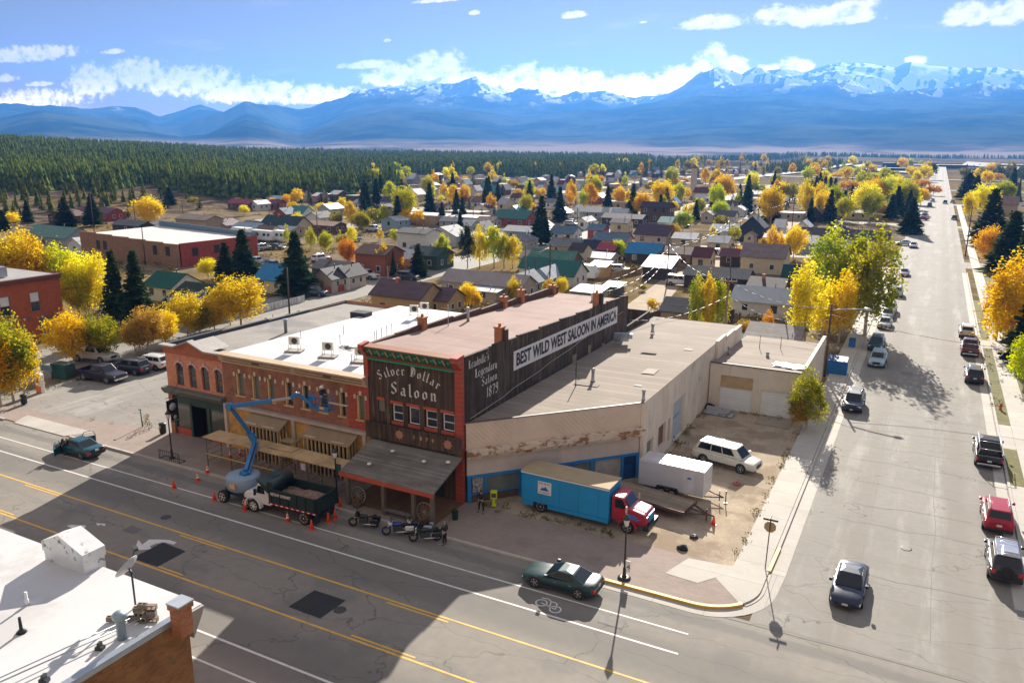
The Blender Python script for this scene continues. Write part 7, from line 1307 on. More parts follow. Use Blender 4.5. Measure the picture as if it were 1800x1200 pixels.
H(776,915,492,3.2,9,2.2,'gx','rust',(.42,.39,.36),'long bungalow with a streaked rusty metal roof behind the saloon','rusty-roofed bungalow',rk='corr',win=4)
H(826,872,510,2.4,3,.4,'sx','pale',(.42,.39,.36),'flat-roofed pale lean-to in front of the rusty-roofed bungalow','pale bungalow lean-to',rk='corr')
H(893,928,497,3,9,2.4,'gy',(.32,.37,.42),'blue','pale blue-grey gabled house left of the tall brown pole','left pale-blue gable')
H(934,966,486,3,9,2.2,'gy',(.36,.42,.5),'blue','smaller pale blue gabled house between the two brown poles','right pale-blue gable')
H(950,1008,480,3,10,3,'gx','dgreen','white','white house with a deep teal-green metal roof right of the two brown poles','deep green roofed house',rk='corr')
H(913,950,469,3,8,2.4,'gx','dgreen','white','small deep green roof tucked against the larger green roofed house','small deep green roof',rk='corr')
H(927,1003,456,3.4,9,2.6,'gx','lgreen','brown','brown house with a wide sage green roof above the deep green one','sage green roofed house')
H(1000,1024,441,4.6,8,2,'gx',(.06,.04,.04),'cream','cream two-storey house with dark brown roof and one gable window','cream two-storey house')
H(965,1022,430,3,9,2,'gx','grey','tan','tan house with pale grey roof and white chimneys','pale grey roofed house',chim=2)
H(1033,1072,452,2.8,8,1.2,'gx','white','beige','low house with a sunlit white membrane roof','sunlit white roofed house',rk='corr')
H(1036,1064,468,2.6,5,1.0,'sx','white','wood','small tan wooden shed with a white roof','tan wooden shed',rk='corr',name='shed',cat='shed')
H(1022,1046,434,3,8,2,'gx','navy','blue','house with a blue-black roof and pale blue gable','blue-black roofed house')
H(1050,1079,438,3,8,1.8,'gx','red','dark','house with a crimson roof','crimson roofed house',rk='corr')
H(1100,1157,443,3,10,2.6,'gx','blue','dark','long house with a vivid blue metal roof left of the tall street pole','vivid blue roofed house',rk='corr')
H(1160,1214,444,3.4,9,1.6,'gx','brown',(.3,.2,.15),'brown roofed long building right of the tall pole','long brown building')
H(1130,1178,469,2.8,8,2.4,'sx','pale','dark','dark shed under a big tilted pale metal roof at the foot of the pole','tilted pale metal roof',rk='corr',win=0,name='shed',cat='shed')
H(1043,1100,420,3,9,2,'gx','bluegrey','pink','pinkish house with a slate blue roof and a white gable','slate blue roofed pink house')
H(967,1008,408,3,9,2.2,'gx','bluegrey','white','white house with a blue-grey roof right of the tall lone spruce','blue-grey roofed house by the lone spruce')
H(1033,1059,403,3,8,1.8,'gx','bluegrey','red','red house with a blue-grey roof','red house')
H(1073,1103,391,3.4,8,1.4,'gx','purple','cream','cream porch house with a purple-black roof','cream porch house')
H(1115,1172,411,3.2,14,3.2,'gx','purple','beige','large house with a purple-brown roof sloping to a white fascia','large purple-brown roof')
H(1182,1222,418,3.0,9,1.6,'gx','white','cream','cream house under a pale sagging roof right of the purple-brown roof','pale sagging roof')
H(903,928,422,3,9,2.4,'hip','grey','grey','small grey hip-roofed house left of the lone spruce','grey hip-roofed house')
H(1005,1052,512,2.2,6,.7,'sx','grey',(.3,.32,.31),'low grey tin-roofed shed behind the saloon roof','grey tin shed',rk='corr',win=0,name='shed',cat='shed')
H(1062,1088,503,2.0,4,.6,'sx',(.01,.2,.11),(.1,.1,.1),'small shed with a bright green awning roof','green awning shed',rk='corr',win=0,name='shed',cat='shed')
H(1303,1379,449,4.2,11,3.2,'gx','mauve','cream','big cream house with a mauve-brown roof behind the gold trees','big mauve-brown roofed house')
H(1266,1300,449,2.8,8,1.8,'gx','maroon','dark','dark log cabin with a maroon and white roof by the alley','maroon log cabin',rk='corr')
H(1203,1313,482,3,9,1.8,'gx','dgrey','dark','long low dark-roofed garage row behind the white van','long dark garage row',win=0)
H(1315,1376,502,3,9,1.6,'gx',(.09,.07,.07),'brown','dark brown roofed house with a brick chimney','dark brown chimney house',chim=1)
H(1374,1402,491,3.2,8,3.2,'gx',(.015,.07,.065),'tan','narrow house with a steep dark teal roof beside the gold trees','steep dark teal roof')
H(1286,1388,526,3,10,2.4,'gx','pale','white','white house with a pale corrugated metal roof and one small window','pale corrugated roofed house',rk='corr',win=1)
H(1162,1262,545,2.8,9,2.0,'gx','dgrey','tan','long grey-shingled garage with an open white-framed end','long grey-shingled garage',win=0)
H(1308,1398,600,2.8,13,2.2,'gx',(.3,.27,.25),'tan','low grey-brown shingle roof with two skylights right behind the garage annex','skylight roof',win=0,chim=0)
H(1393,1562,414,3.2,10,2.8,'gx',(.11,.09,.1),'white','very long dark-roofed lodge with a white half-timbered end','long dark-roofed lodge')
H(1343,1381,417,2.8,8,1.0,'gx','white','beige','low building with a white roof above the gold trees','low white-roofed building')
H(1308,1326,414,2.6,7,1.4,'gy','tan','cream','tiny cream gabled cottage by the two thin poles','tiny cream cottage')
H(1302,1342,398,5,10,4,'gy','navy','navy','tall steep-roofed dark slate-blue house','steep slate-blue house')
H(1362,1412,374,3,10,.5,'flat','white','beige','pale flat-roofed building in the middle distance','pale flat-roofed building')
H(1418,1446,377,3,9,4,'gy','brown','dark','dark brown A-frame chalet','brown A-frame chalet')
H(1455,1528,372,3,9,.9,'gx','tan','cream','long cream low building behind the lodge','long cream low building')
H(1348,1384,352,3,9,1.6,'gx','purple','dark','dark purple roof under the olive tree','dark purple roof')
H(1515,1530,343,3,8,2,'gy','teal','white','small white house with a teal gable','small teal gable'); H(1545,1568,338,3,8,2.2,'gy','pale','cream','small cream gabled house among the far yellow trees','small cream gable')
H(1126,1176,364,6,10,2.4,'gx',(.05,.035,.045),'brown','big three-storey dark brown house with a black-brown roof','big three-storey brown house',win=4)
H(1113,1148,352,3,10,2,'gx','red','brick','crimson roofed building above the dark brown house','far crimson roof',rk='corr'); H(1168,1190,356,3.4,9,3.4,'gy','blue','wood','wooden A-frame with a blue roof','blue A-frame',rk='corr')
H(1066,1108,355,3.4,10,.8,'flat','white','tan','long tan flat-topped building with a white roof','long tan block'); H(1026,1085,372,3,11,2.2,'gx',(.36,.38,.34),'grey','grey-green pale roofed warehouse house','pale grey-green roof',rk='corr')
H(1058,1128,382,3,10,1.6,'gx',(.07,.055,.06),'dark','long dark roof in front of the three-storey brown house','long dark roof')
H(1219,1262,338,5,12,3.0,'gx','maroon','cream','cream church with a maroon roof far off','maroon church',name='church',cat='church'); H(1222,1250,347,3,8,2,'gx','white','white','white gabled hall below the maroon church','white hall below the church')
for px,py0,py1 in ((1218,296,336),(1250,318,340)):
    x,y=G(px,345); z=CH+math.hypot(x,y)*ray(px,py0)[2]/math.hypot(*ray(px,py0)[:2]); t=thing('bell_tower','slender beige tower standing %s of the maroon church roof'%('left' if px<1230 else 'right'),'tower',(x,y,0)); mb=MB(); mb.box(-1.3,-1.3,0,1.3,1.3,z); mb.build('shaft',PM((.5,.42,.33)),t); mb=MB(); mb.lathe([(1.9,z),(.05,z+2.2)],(0,0,0),4,sm=False); mb.build('cap',PM(RC['brown']),t)
H(868,924,382,3.2,14,3.2,'gx',(.02,.13,.1),'red','green metal barn roof over red walls','green barn',rk='corr',name='barn',cat='barn'); H(780,842,372,3.4,12,.8,'flat','tan','cream','cream flat building with a maroon upper roof','cream flat building'); H(784,822,352,3,8,1.6,'gx','maroon','cream','maroon roof above the cream flat building','maroon upper roof')
H(704,838,377,3.4,14,.3,'flat','white','tan','very long tan building with a sunlit white roof','very long white-roofed building',win=0); H(772,803,388,2.8,9,1.4,'gx','dgrey','grey','small grey bungalow left of the pointed spruce','small grey bungalow'); H(750,781,363,2.8,8,1.6,'gx','maroon','white','small white house with a dark red roof','small dark-red roof')
H(697,748,408,5.4,10,1.2,'gx','dgrey','white','pale two-storey block with a row of dark windows','pale windowed block',win=4); H(748,802,412,3.2,12,3,'gy','grey','grey','broad grey gabled house behind the lime aspen','broad grey gable'); H(885,937,405,3,10,1.6,'gx','pale','blue','pale grey-blue roof left of the lone spruce','pale grey-blue roof')
H(458,520,393,3.6,10,3.2,'gx',(.03,.06,.06),'cream','cream house with a dark green-blue roof and dormer','dark roofed dormer house',chim=1); H(537,586,394,3,9,1.2,'gx',(.38,.24,.17),'brown','low motel with a dusty orange-brown roof','dusty orange-brown roof'); H(640,676,372,3.2,10,2.4,'gx','navy','grey','grey house with a blue-black roof among far aspens','far blue-black roof')
H(482,512,402,2.6,8,1,'gx','pale','tan','low tan shed with a pale roof above the caravans','tan shed above the caravans',rk='corr')
H(308,361,384,5.2,10,1.4,'gx',(.2,.15,.12),(.46,.33,.23),'tall tan two-storey house with a low brown roof','tall tan house',win=4); H(364,398,394,3,9,2,'gy',(.25,.2,.2),'pink','pink cottage with a steep gable beside the tall tan house','pink cottage')
H(400,437,358,3,9,2,'gx','red','brown','far building with a crimson metal roof near the forest','far crimson metal roof',rk='corr'); H(38,114,412,3.4,12,3,'gx','lgreen','grey','long building with a mint green metal roof at the far left','mint green roof',rk='corr'); H(118,143,428,3,8,2,'gy','white','white','small white gabled shed at the end of the long brick warehouse','small white gabled shed')
H(84,120,378,3,10,2,'gy','brown','brown','brown barn with a gable below the bare bank','brown barn',name='barn',cat='barn'); H(128,190,372,3,10,2.2,'gx','maroon','red','long dark red barn below the bare bank','dark red barn',name='barn',cat='barn',rk='corr'); H(197,245,394,3,9,1.6,'gx','dgrey','dark','black-walled shed left of the gold tree','black shed'); H(245,283,397,3,9,1.6,'gy','dgrey','dark','dark gabled shed under the lone gold tree','dark gabled shed')
H(392,430,410,2.6,8,1,'gx',(.3,.24,.26),'tan','low mauve roofed building by the caravan yard','low mauve roof'); H(408,450,398,3,9,1.4,'gx','bluegrey','blue','blue-grey house left of the caravans','blue-grey house')
H(1748,1806,436,4.2,14,5,'gx',(.04,.045,.06),'dark','dark steep-roofed building behind the right-hand spruces','dark steep building') ; H(1740,1790,358,5,12,4,'gx',(.3,.2,.15),'tan','church nave behind the green spire','church nave')
x,y=G(1786,372); t=thing('church_spire','white belfry with a dark green pointed spire at the right edge','spire',(x,y,0)); z=CH+math.hypot(x,y)*ray(1786,364)[2]/math.hypot(*ray(1786,364)[:2]); mb=MB(); mb.box(-1.5,-1.5,0,1.5,1.5,z+2.2); mb.build('belfry',WHT,t); mb=MB(); mb.lathe([(2.4,z+2.2),(1.3,z+3.4),(.7,z+6.5),(.05,z+13)],(0,0,0),8,sm=False); mb.build('spire_roof',PM((.01,.05,.045)),t)
# school and far big buildings
for a in ((1520,1548,290,4,30,'navy','long low navy classroom wing, left end of the school'),(1550,1596,293,5,26,'navy','dark blue two-storey front block of the school'),(1552,1590,284,7,30,'navy','raised middle block of the school with a white roof edge'),(1606,1650,287,7,36,'beige','tall beige gymnasium block of the school'),(1650,1700,287,5.5,30,'dark','glazed right wing of the school'),(1752,1800,287,5,30,'brown','low building with a white roof right of the far car park')):
    H(a[0],a[1],a[2],a[3],a[4],.3,'flat','white' if a[5]!='navy' else 'grey',(.02,.045,.13) if a[5]=='navy' else a[5],a[6],'school',win=0,name='school_building' if a[0]<1720 else 'office_building',cat='school' if a[0]<1720 else 'building',wk='stucco')
# brick warehouse far left
H(139,322,431,5.6,13,.2,'flat','pale','brick','long brown brick warehouse with a stepped parapet and pale roof','long brick warehouse',wk='paint',win=4,name='brick_warehouse',cat='warehouse') if 0 else None
x0,y0=G(139,405,7.4); x1,_=G(320,431,6.4); y0=G(320,431,6.2)[1]; x0=onx=None
def bigbrick():
    xr,yr=G(320,470,0); 
    # left end from the roof line pixel at height 7
    d=ray(139,405); t_=yr/d[1]; xl=t_*d[0]; zl=CH+t_*d[2]
    d=ray(320,431); t_=yr/d[1]; zr=CH+t_*d[2]; w=xr-xl
    t=thing('brick_warehouse','long brown brick warehouse with a stepped parapet and pale roof, red end wall','warehouse',(xl,yr,0)); ANCH.append((230,440,'long brick warehouse')); BM=M('brown_warehouse_brick',(.3,.17,.1),.9,brick=(.3,.1,(1.1,1.1,1.1)),stain=((.2,.11,.07),.4,.55,.6))
    n=6; mb=MB(); pts=[(0,0),(w,0)]; 
    for i in range(n,0,-1): z=zr+(zl-zr)*(n-i+.3)/n; pts+=[(w*i/n,z),(w*(i-1)/n,z)]
    mb.extr(pts,'y',0,.35); mb.build('front_wall',BM,t); dep=22
    mb=MB(); mb.extr([(0,0),(dep,0),(dep,zr),(0,zr+.3)],'x',w-.35,w+.02); mb.build('end_wall',M('red_end_brick',(.38,.07,.045),.9,brick=(.3,.1,(1.1,1.1,1.1))),t)
    mb=MB(); mb.add([(0,.35,zl-.8),(w-.3,.35,zr-.5),(w-.3,dep,zr-.5),(0,dep,zl-.8)],[(0,1,2,3)]); mb.build('roof',M('pale_warehouse_roof',(.6,.58,.55),.7),t); mb=MB()
    for i in range(n): z=zr+(zl-zr)*(n-i-.7)/n; mb.box(w*i/n,dep-.3,0,w*(i+1)/n,dep,z+.6)
    mb.build('rear_parapet',PM(RC['bluegrey'],'corr'),t)
    for k,u in enumerate((.17,.24,.74,.86)): mb=MB(); mb.box(w*u,-.04,2.2,w*u+1.3,-.003,4.2); f=mb.build('window',BLK,t)
    for u in (3,9): mb=MB(); mb.box(w+.025,u,2,w+.06,u+1.6,3.8); mb.build('window',BLK,t)
bigbrick()
# red brick hall at the left edge
def hall():
    X=-103.5; y1,_=0,0; d=ray(103,480); t_=X/d[0]; yf=t_*d[1]; zt=CH+t_*d[2]; d=ray(0,493); t_=X/d[0]; yn=t_*d[1]
    t=thing('brick_hall','red brick two-storey hall with sash windows and bunting at the left edge','hall',(X,yn-14,0)); ANCH.append((55,540,'brick hall')); D=yf-(yn-14); BM=M('hall_red_brick',(.4,.1,.04),.9,var=.12,brick=(.26,.09,(1.1,1.1,1.1)))
    P_=lambda u,dd,z:(-dd,u,z); ops=[(D-4.3-3.9*k,D-3.0-3.9*k,zt-4.6,zt-2.0) for k in range(6) if D-4.3-3.9*k>0]
    mb=MB(); wall_open(mb,0,D,0,zt-.6,ops,P_,.25); mb.build('side_wall',BM,t); mb=MB(); mb.quad((0,0,0),(-24,0,0),(-24,0,zt),(0,0,zt)); mb.quad((0,D,0),(-24,D,0),(-24,D,zt),(0,D,zt)); mb.build('end_wall',BM,t)
    mb=MB(); mb.box(-.2,-.1,zt-.6,.22,D+.1,zt-.35); mb.box(-.3,-.1,zt-.35,.35,D+.1,zt); mb.build('cornice',PM((.16,.06,.045)),t); mb=MB(); mb.quad((-.2,0,zt-.1),(-24,0,zt-.1),(-24,D,zt-.1),(-.2,D,zt-.1)); mb.build('roof',PM((.3,.29,.28),'stucco'),t)
    for o in ops: w=window_part(t,P_,*o,PM((.22,.22,.2)),.09,.1); mb=MB(); mb.quad((-.13,o[0]+.1,(o[2]+o[3])/2),(-.13,o[1]-.1,(o[2]+o[3])/2),(-.13,o[1]-.1,o[3]-.1),(-.13,o[0]+.1,o[3]-.1)); mb.build('roller_blind',WHT,w)
    mb=MB(); mb.box(.003,D-3.4,0,.08,D-1.2,3.1); mb.build('green_door',PM((.02,.16,.1)),t)
    for zz in (zt-5.1,zt-7.4):
        if zz<1.5: continue
        b=MB(); n=44; 
        for k in range(n): y=D-.5-k*.6; z=zz-.25*math.sin(k/11*PI)**2; b.add([(.12,y,z),(.12,y-.35,z),(.13,y-.17,z-.3)],[(0,1,2)],k%4)
        b.build('bunting',[WHT,PM((.6,.4,.05)),PM((.5,.05,.04)),PM((.05,.1,.35))],t)
    mb=MB(); mb.box(-9,D-9,zt,-3,D-5,zt+1.3); mb.build('roof_plant',PM((.45,.5,.55),'metal'),t)
hall()
# far houses, individually, in loose rows
rs3=random.Random(21); FARH=[]
for row,(y0,n,xa,xb) in enumerate(((342,9,430,740),(334,13,660,1010),(325,15,640,1130),(317,17,700,1240),(309,15,700,1290),(303,16,960,1330),(298,16,1100,1330),(294,15,1180,1330))):
    for k in range(n):
        px=xa+(xb-xa)*(k+.5)/n+rs3.uniform(-6,6); py=y0+rs3.uniform(-2.5,2.5); pw=rs3.uniform(8,20)*(.35+.65*(y0-290)/50)
        rc_=rs3.choice(['white','white','white','pale','bluegrey','brown','maroon','dgrey','tan','teal','navy','white']); wc_=rs3.choice(['white','cream','tan','grey','beige','brown','pink'])
        nm={'white':'white','pale':'pale grey','grey':'mid grey','bluegrey':'blue-grey','brown':'brown','maroon':'dark red','dgrey':'charcoal','tan':'tan','teal':'teal','navy':'navy'}[rc_]
        o=H(px-pw/2,px+pw/2,py,rs3.uniform(2.8,3.6),rs3.uniform(8,12),rs3.uniform(1.2,2.6),rs3.choice(['gx','gx','gy','flat']),rc_,wc_,'x','',lod=2,group='small houses in the far part of town'); ANCH.pop(); FARH.append((o,px,py,nm,wc_))
rf_=random.Random(77)
for k in range(260):
    py=rf_.uniform(345,478); px=rf_.uniform(420,1420)
    if py>438 and not(1180<px<1300 or 870<px<1100): continue
    if 640<px<700 and py>400 or px>1560-.0: continue
    if any(abs(px-a[0])<26*(py-250)/150 and abs(py-a[1])<11*(py-250)/150 for a in ANCH) or any(abs(px-q[1])<24*(py-250)/150 and abs(py-q[2])<12*(py-250)/150 for q in FARH if q[2]>344): continue
    gx,gy=G(px,py); 
    if -104<gx<-84 or 195<gy<218 or -10<gx<12 or (px<640 and py>420): continue
    if len([q for q in FARH if q[2]>344])>=62: break
    rc_=rf_.choice(['white','pale','white','bluegrey','brown','maroon','dgrey','pale','teal','purple','dgrey','grey']); wc_=rf_.choice(['white','cream','white','grey','beige','blue','white','red']); pw=rf_.uniform(16,34)*(py-250)/150
    nm=dict(white='white',pale='pale grey',grey='mid grey',bluegrey='blue-grey',brown='brown',maroon='dark red',dgrey='charcoal',tan='tan',teal='teal',purple='purple-brown')[rc_]
    o=H(px-pw/2,px+pw/2,py,rf_.uniform(2.8,3.4),rf_.uniform(8,12),rf_.uniform(1.4,2.8),rf_.choice(['gx','gx','gy']),rc_,wc_,'x','',rk=rf_.choice(['shingle','corr']),lod=0 if py>400 else 1,group='plain houses filling the middle of the town'); ANCH.pop(); FARH.append((o,px,py,nm,wc_))
CARS_=[]; rc5=random.Random(31)
for k in range(200):
    px=rc5.uniform(430,1500); py=rc5.uniform(330,480); gx,gy=G(px,py)
    if any(abs(px-q[1])<16*(py-250)/150 and -3<(q[2]-py)<14*(py-250)/150 for q in FARH) or any(abs(px-a[0])<30*(py-250)/150 and abs(py-a[1])<12*(py-250)/150 for a in ANCH): continue
    if -10<gx<12 or (800<px<1110 and py>440): continue
    c,nm=rc5.choice([((.6,.6,.6),'white'),((.03,.03,.04),'black'),((.3,.02,.02),'red'),((.4,.42,.44),'silver'),((.03,.06,.15),'blue'),((.12,.13,.14),'grey')]); kd=rc5.choice(['sedan','suv','pickup','van'])
    o=car(kd,px,py,rc5.choice([0,90,180,-90,12]),c,'x','vehicles parked in yards through the town',**({'rack':True} if kd=='suv' else {})); CARS_.append((o,px,py,nm))
    if len(CARS_)>=34: break
# backyard white canopy tents, fence
for px,py,w_,col,lb in ((1185,583,3.2,(.55,.57,.6),'pale grey peaked tent roof behind the saloon and warehouse'),(1270,592,2.6,(.1,.3,.28),'pale teal peaked awning behind the wooden pole')):
    x,y=G(px,py,2.2); t=thing('tent_canopy',lb,'tent',(x,y,0)); mb=MB(); mb.add([(-w_,-w_,2.2),(w_,-w_,2.2),(w_,w_,2.2),(-w_,w_,2.2),(-w_*.3,0,3.6),(w_*.3,0,3.6)],[(0,1,5,4),(1,2,5),(2,3,4,5),(3,0,4)]); mb.build('cover',PM(col),t)
    for sx in(-1,1):
        for sy in(-1,1): mb=MB(); mb.tube((sx*w_*.97,sy*w_*.97,0),(sx*w_*.97,sy*w_*.97,2.2),.04,n=6); mb.build('leg',STEEL,t)
def fence(pts,h,mat,label,name='fence'):
    t=thing(name,label,'fence',(*pts[0],0)); 
    for a,b in zip(pts,pts[1:]):
        mb=MB(); L_=math.hypot(b[0]-a[0],b[1]-a[1]); ang=math.atan2(b[1]-a[1],b[0]-a[0]); mb.obox((L_/2*math.cos(ang)+a[0]-pts[0][0],L_/2*math.sin(ang)+a[1]-pts[0][1],h/2),(L_,.05,h),ang); mb.build('boards',mat,t)
        mb=MB(); mb.box(a[0]-pts[0][0]-.06,a[1]-pts[0][1]-.06,0,a[0]-pts[0][0]+.06,a[1]-pts[0][1]+.06,h+.1); mb.build('post',mat,t)
fence([G(430,558),G(470,547),G(508,537),G(536,530)],1.1,PM((.66,.68,.7),'wood'),'white picket fence along the back street below the big spruce')
fence([G(568,517),G(605,511)],1.2,PM((.4,.08,.04),'wood'),'low red-brown fence beside the pale garage')
fence([G(1105,585),G(1130,575),G(1170,560)],1.8,PM((.1,.07,.05),'wood'),'dark board fence along the dirt alley')
fence([G(1150,600),G(1215,590),G(1290,560)],1.6,PM((.12,.08,.06),'wood'),'dark board fence under the green and gold trees behind the warehouse')
fence([G(1072,492),G(1100,486),G(1128,480)],1.5,PM((.4,.26,.12),'wood'),'light brown board fence behind the navy car')
# caravans
for i,(px,py,lb,w_) in enumerate(((464,424,'left white caravan in the gravel yard',3.6),(486,424,'white caravan in front of the tan shed, next to the left one',3.8),(447,413,'farther white caravan behind the first two',3.2),(427,419,'white camper left of the caravans',3.),(1002,489,'long white mobile trailer behind the saloon roof',5.5))):
    x,y=G(px,py); t=thing('caravan',lb,'caravan',(x,y,0),R(4)); mb=MB(); a=w_; mb.extr([(-a,.5),(a,.5),(a+.1,1.6),(a-.5,3.0),(-a+.3,3.1),(-a-.1,2.6)],'y',-1.2,1.2); mb.build('body',WHT,t,bevel=.1)
    for s in (-.45,.2,.6): mb=MB(); mb.box(a*s,-1.22,1.6,a*s+.9,-1.203,2.3); mb.build('window',GLASS,t)
    for s in (-.3,.1): wheel_part(t,s*a,-1.1,.35,.22,WHT,5)
# ======================= poles and wires =======================
POL=[('tall brown pole at the left of the pale blue houses',923,527,430),('shorter brown pole between the pale blue houses',941,508,470),('tall dark pole right of the pale blue houses',966,512,428),('tall dark pole with crossarms by the dirt alley',1172,503,425),('pale wooden pole rising behind the stepped warehouse parapet',1271,622,487),('dark pole at the pavement corner beyond the right-hand orange tree',1697,450,362),('leaning dark pole beside the white picket fence',509,551,470),('pale pole in front of the ochre dormer house',683,532,468),('dark pole above the gravel yard aspens',559,424,372),('thin dark pole by the long white-roofed building',832,396,350),('dark pole right of the tiny cream cottage',1329,426,362),('thin dark pole left of the tiny cream cottage',1280,428,385),('thin pole between the gold trees and the lodge',1391,412,345),('dark pole rising over the long brick warehouse roof',256,466,400),('thin pole beside the dark green roof house',475,398,365),('thin dark pole beyond the gold tree left',324,398,352),('thin dark pole by the far left spruces',166,410,338),('thin dark pole left of the red house',1014,425,365),('thin dark pole by the far tan block',1078,362,340),('thin pole at the far left, leaning over the sheds',240,408,350)]
tops={}
for i,(lb,px,py,pt) in enumerate(POL):
    x,y=G(px,py); r_=ray(px,pt); h=CH+math.hypot(x,y)*r_[2]/math.hypot(r_[0],r_[1]); o=utilpole('utility_pole',lb,0,0,max(6,h),.15 if i<9 else .13,(.3,.17,.08) if i in(0,4,7) else (.09,.055,.045),1 if i in (2,3,4,5,10,11) else 0,at=(x,y),armdir=.2); tops[i]=Vector((x,y,max(6,h)-.4))
def wire(a,b,sag,label,r=.03):
    a=Vector(a); b=Vector(b); mb=MB(); n=12; pts=[a.lerp(b,k/n)-Vector((0,0,sag*4*(k/n)*(1-k/n))) for k in range(n+1)]; mb.path(pts,r,4); mb.build('overhead_wire',bpy.data.materials.get('wire_grey') or M('wire_grey',(.22,.2,.18),.5,.3),None,label,'wire','overhead wires between the poles')
sal_back=Vector((-34,81,10.6)); gp=Vector((*G(1449,662),8.2))
for i,(a,b,sg_,lb) in enumerate(((tops[2],tops[3],1.5,'wire from the pole behind the saloon to the alley pole, highest strand'),(tops[3]-Vector((0,0,.9)),sal_back,1.2,'wire from the alley pole down to the saloon roof, left strand'),(tops[3]-Vector((0,0,1.4)),sal_back+Vector((3,0,-.3)),1.3,'wire from the alley pole down to the saloon roof, middle strand'),(tops[3]-Vector((0,0,2)),sal_back+Vector((5,0,-.4)),1.3,'wire from the alley pole down to the saloon roof, right strand'),(tops[3],tops[11],1.5,'wire from the alley pole to the thin pole by the cream cottage'),(tops[3]-Vector((0,0,.9)),tops[10],1.6,'lower wire from the alley pole towards the tiny cream cottage'),(tops[10],tops[12],1.2,'wire on to the thin pole beside the lodge'),(tops[4],gp,1.0,'wire from the pale wooden pole to the street light pole, upper'),(tops[4]-Vector((0,0,1.8)),gp-Vector((0,0,1.4)),1.5,'sagging wire from the pale wooden pole to the street light pole, lower'),(tops[4],tops[3],1.5,'wire from the pale wooden pole to the alley pole'),(tops[0]-Vector((0,0,.4)),tops[2],.8,'short wire between the two tall poles behind the saloon'),(gp-Vector((0,0,.8)),Vector((24,93,7.5)),1.6,'black wire crossing the side street from the street light pole'),(tops[4]-Vector((0,0,2)),Vector((-28.6,83,7)),.9,'wire from the pale wooden pole to the dark fence wall'))): wire(a,b,sg_,lb)
# ======================= trees =======================
rt=np.random.RandomState(5)
def leafcloud(nclump,per,shape,ls,seed,cl=.13):
    rs_=np.random.RandomState(seed); C_=[]
    while len(C_)<nclump:
        p=rs_.uniform(-1,1,3); r=np.linalg.norm(p)
        if r<1 and r>rs_.uniform(.15,.8): C_.append(p)
    C_=np.array(C_); V=[]; lob=rs_.normal(0,1,(9,3)); lob/=np.linalg.norm(lob,axis=1)[:,None]; un=C_/np.linalg.norm(C_,axis=1)[:,None]
    C_=C_*(.62+.5*np.clip((un@lob.T).max(1),0,1)**4)[:,None]
    cs=rs_.uniform(.6,1.35,(nclump,1)); P_=(C_[:,None,:]+rs_.normal(0,1,(nclump,per,3))*cl*cs[:,None,:]).reshape(-1,3); P_=shape(P_); n=len(P_)
    a=rs_.normal(0,1,(n,3)); a/=np.linalg.norm(a,axis=1)[:,None]; b=np.cross(a,rs_.normal(0,1,(n,3))); b/=np.linalg.norm(b,axis=1)[:,None]; s=ls*rs_.uniform(.6,1.4,(n,1))
    Vv=np.stack([P_-a*s,P_+b*s*.8,P_+a*s,P_-b*s*.8],1).reshape(-1,3); F=np.arange(n*4).reshape(-1,4); return Vv,F
def trunk_mesh(h,r,crown0,spread,seed,forks=7):
    rr_=random.Random(seed); mb=MB(); pts=[(0,0,-.3)]
    for k in range(1,6): pts.append((rr_.uniform(-.12,.12)*k*.5,rr_.uniform(-.12,.12)*k*.5,h*.86*k/5))
    for i in range(5): mb.tube(pts[i],pts[i+1],r*(1-i*.17),r*(1-(i+1)*.17),7,caps=False)
    for k in range(forks):
        z=crown0+(h*.8-crown0)*k/forks; a=k*2.4+rr_.uniform(-.4,.4); L_=spread*rr_.uniform(.5,.85)*(1-.4*k/forks); i=min(4,int(z/(h*.86)*5)); b=Vector(pts[i]).lerp(Vector(pts[i+1]),(z/(h*.86)*5)-i if z/(h*.86)*5-i<1 else 1); e=b+Vector((math.cos(a)*L_,math.sin(a)*L_,L_*rr_.uniform(.7,1.2))); m_=b.lerp(e,.5)+Vector((0,0,-.08*L_)); mb.tube(b,m_,r*.38,r*.25,5,caps=False); mb.tube(m_,e,r*.25,r*.08,5,caps=False)
    return mb
BARK=M('pale_aspen_bark',(.42,.38,.3),.9,stain=((.08,.07,.05),2.5,.6,.8)); BARKD=M('dark_bark',(.09,.06,.045),.95)
LM=dict(gold=leafmat('gold_leaves',(.78,.5,.012),(.9,.63,.025),.55),yellow=leafmat('yellow_leaves',(.76,.6,.015),(.9,.74,.04),.55),lime=leafmat('lime_leaves',(.42,.48,.015),(.72,.64,.02),.55),green=leafmat('green_leaves',(.25,.33,.02),(.62,.56,.03),.5),olive=leafmat('olive_leaves',(.24,.24,.02),(.55,.45,.03),.5),orange=leafmat('orange_leaves',(.75,.35,.015),(.8,.46,.03),.55),ochre=leafmat('ochre_leaves',(.55,.35,.05),(.65,.45,.07),.5),dark=leafmat('dark_pine_leaves',(.03,.05,.02),(.07,.09,.03),.3))
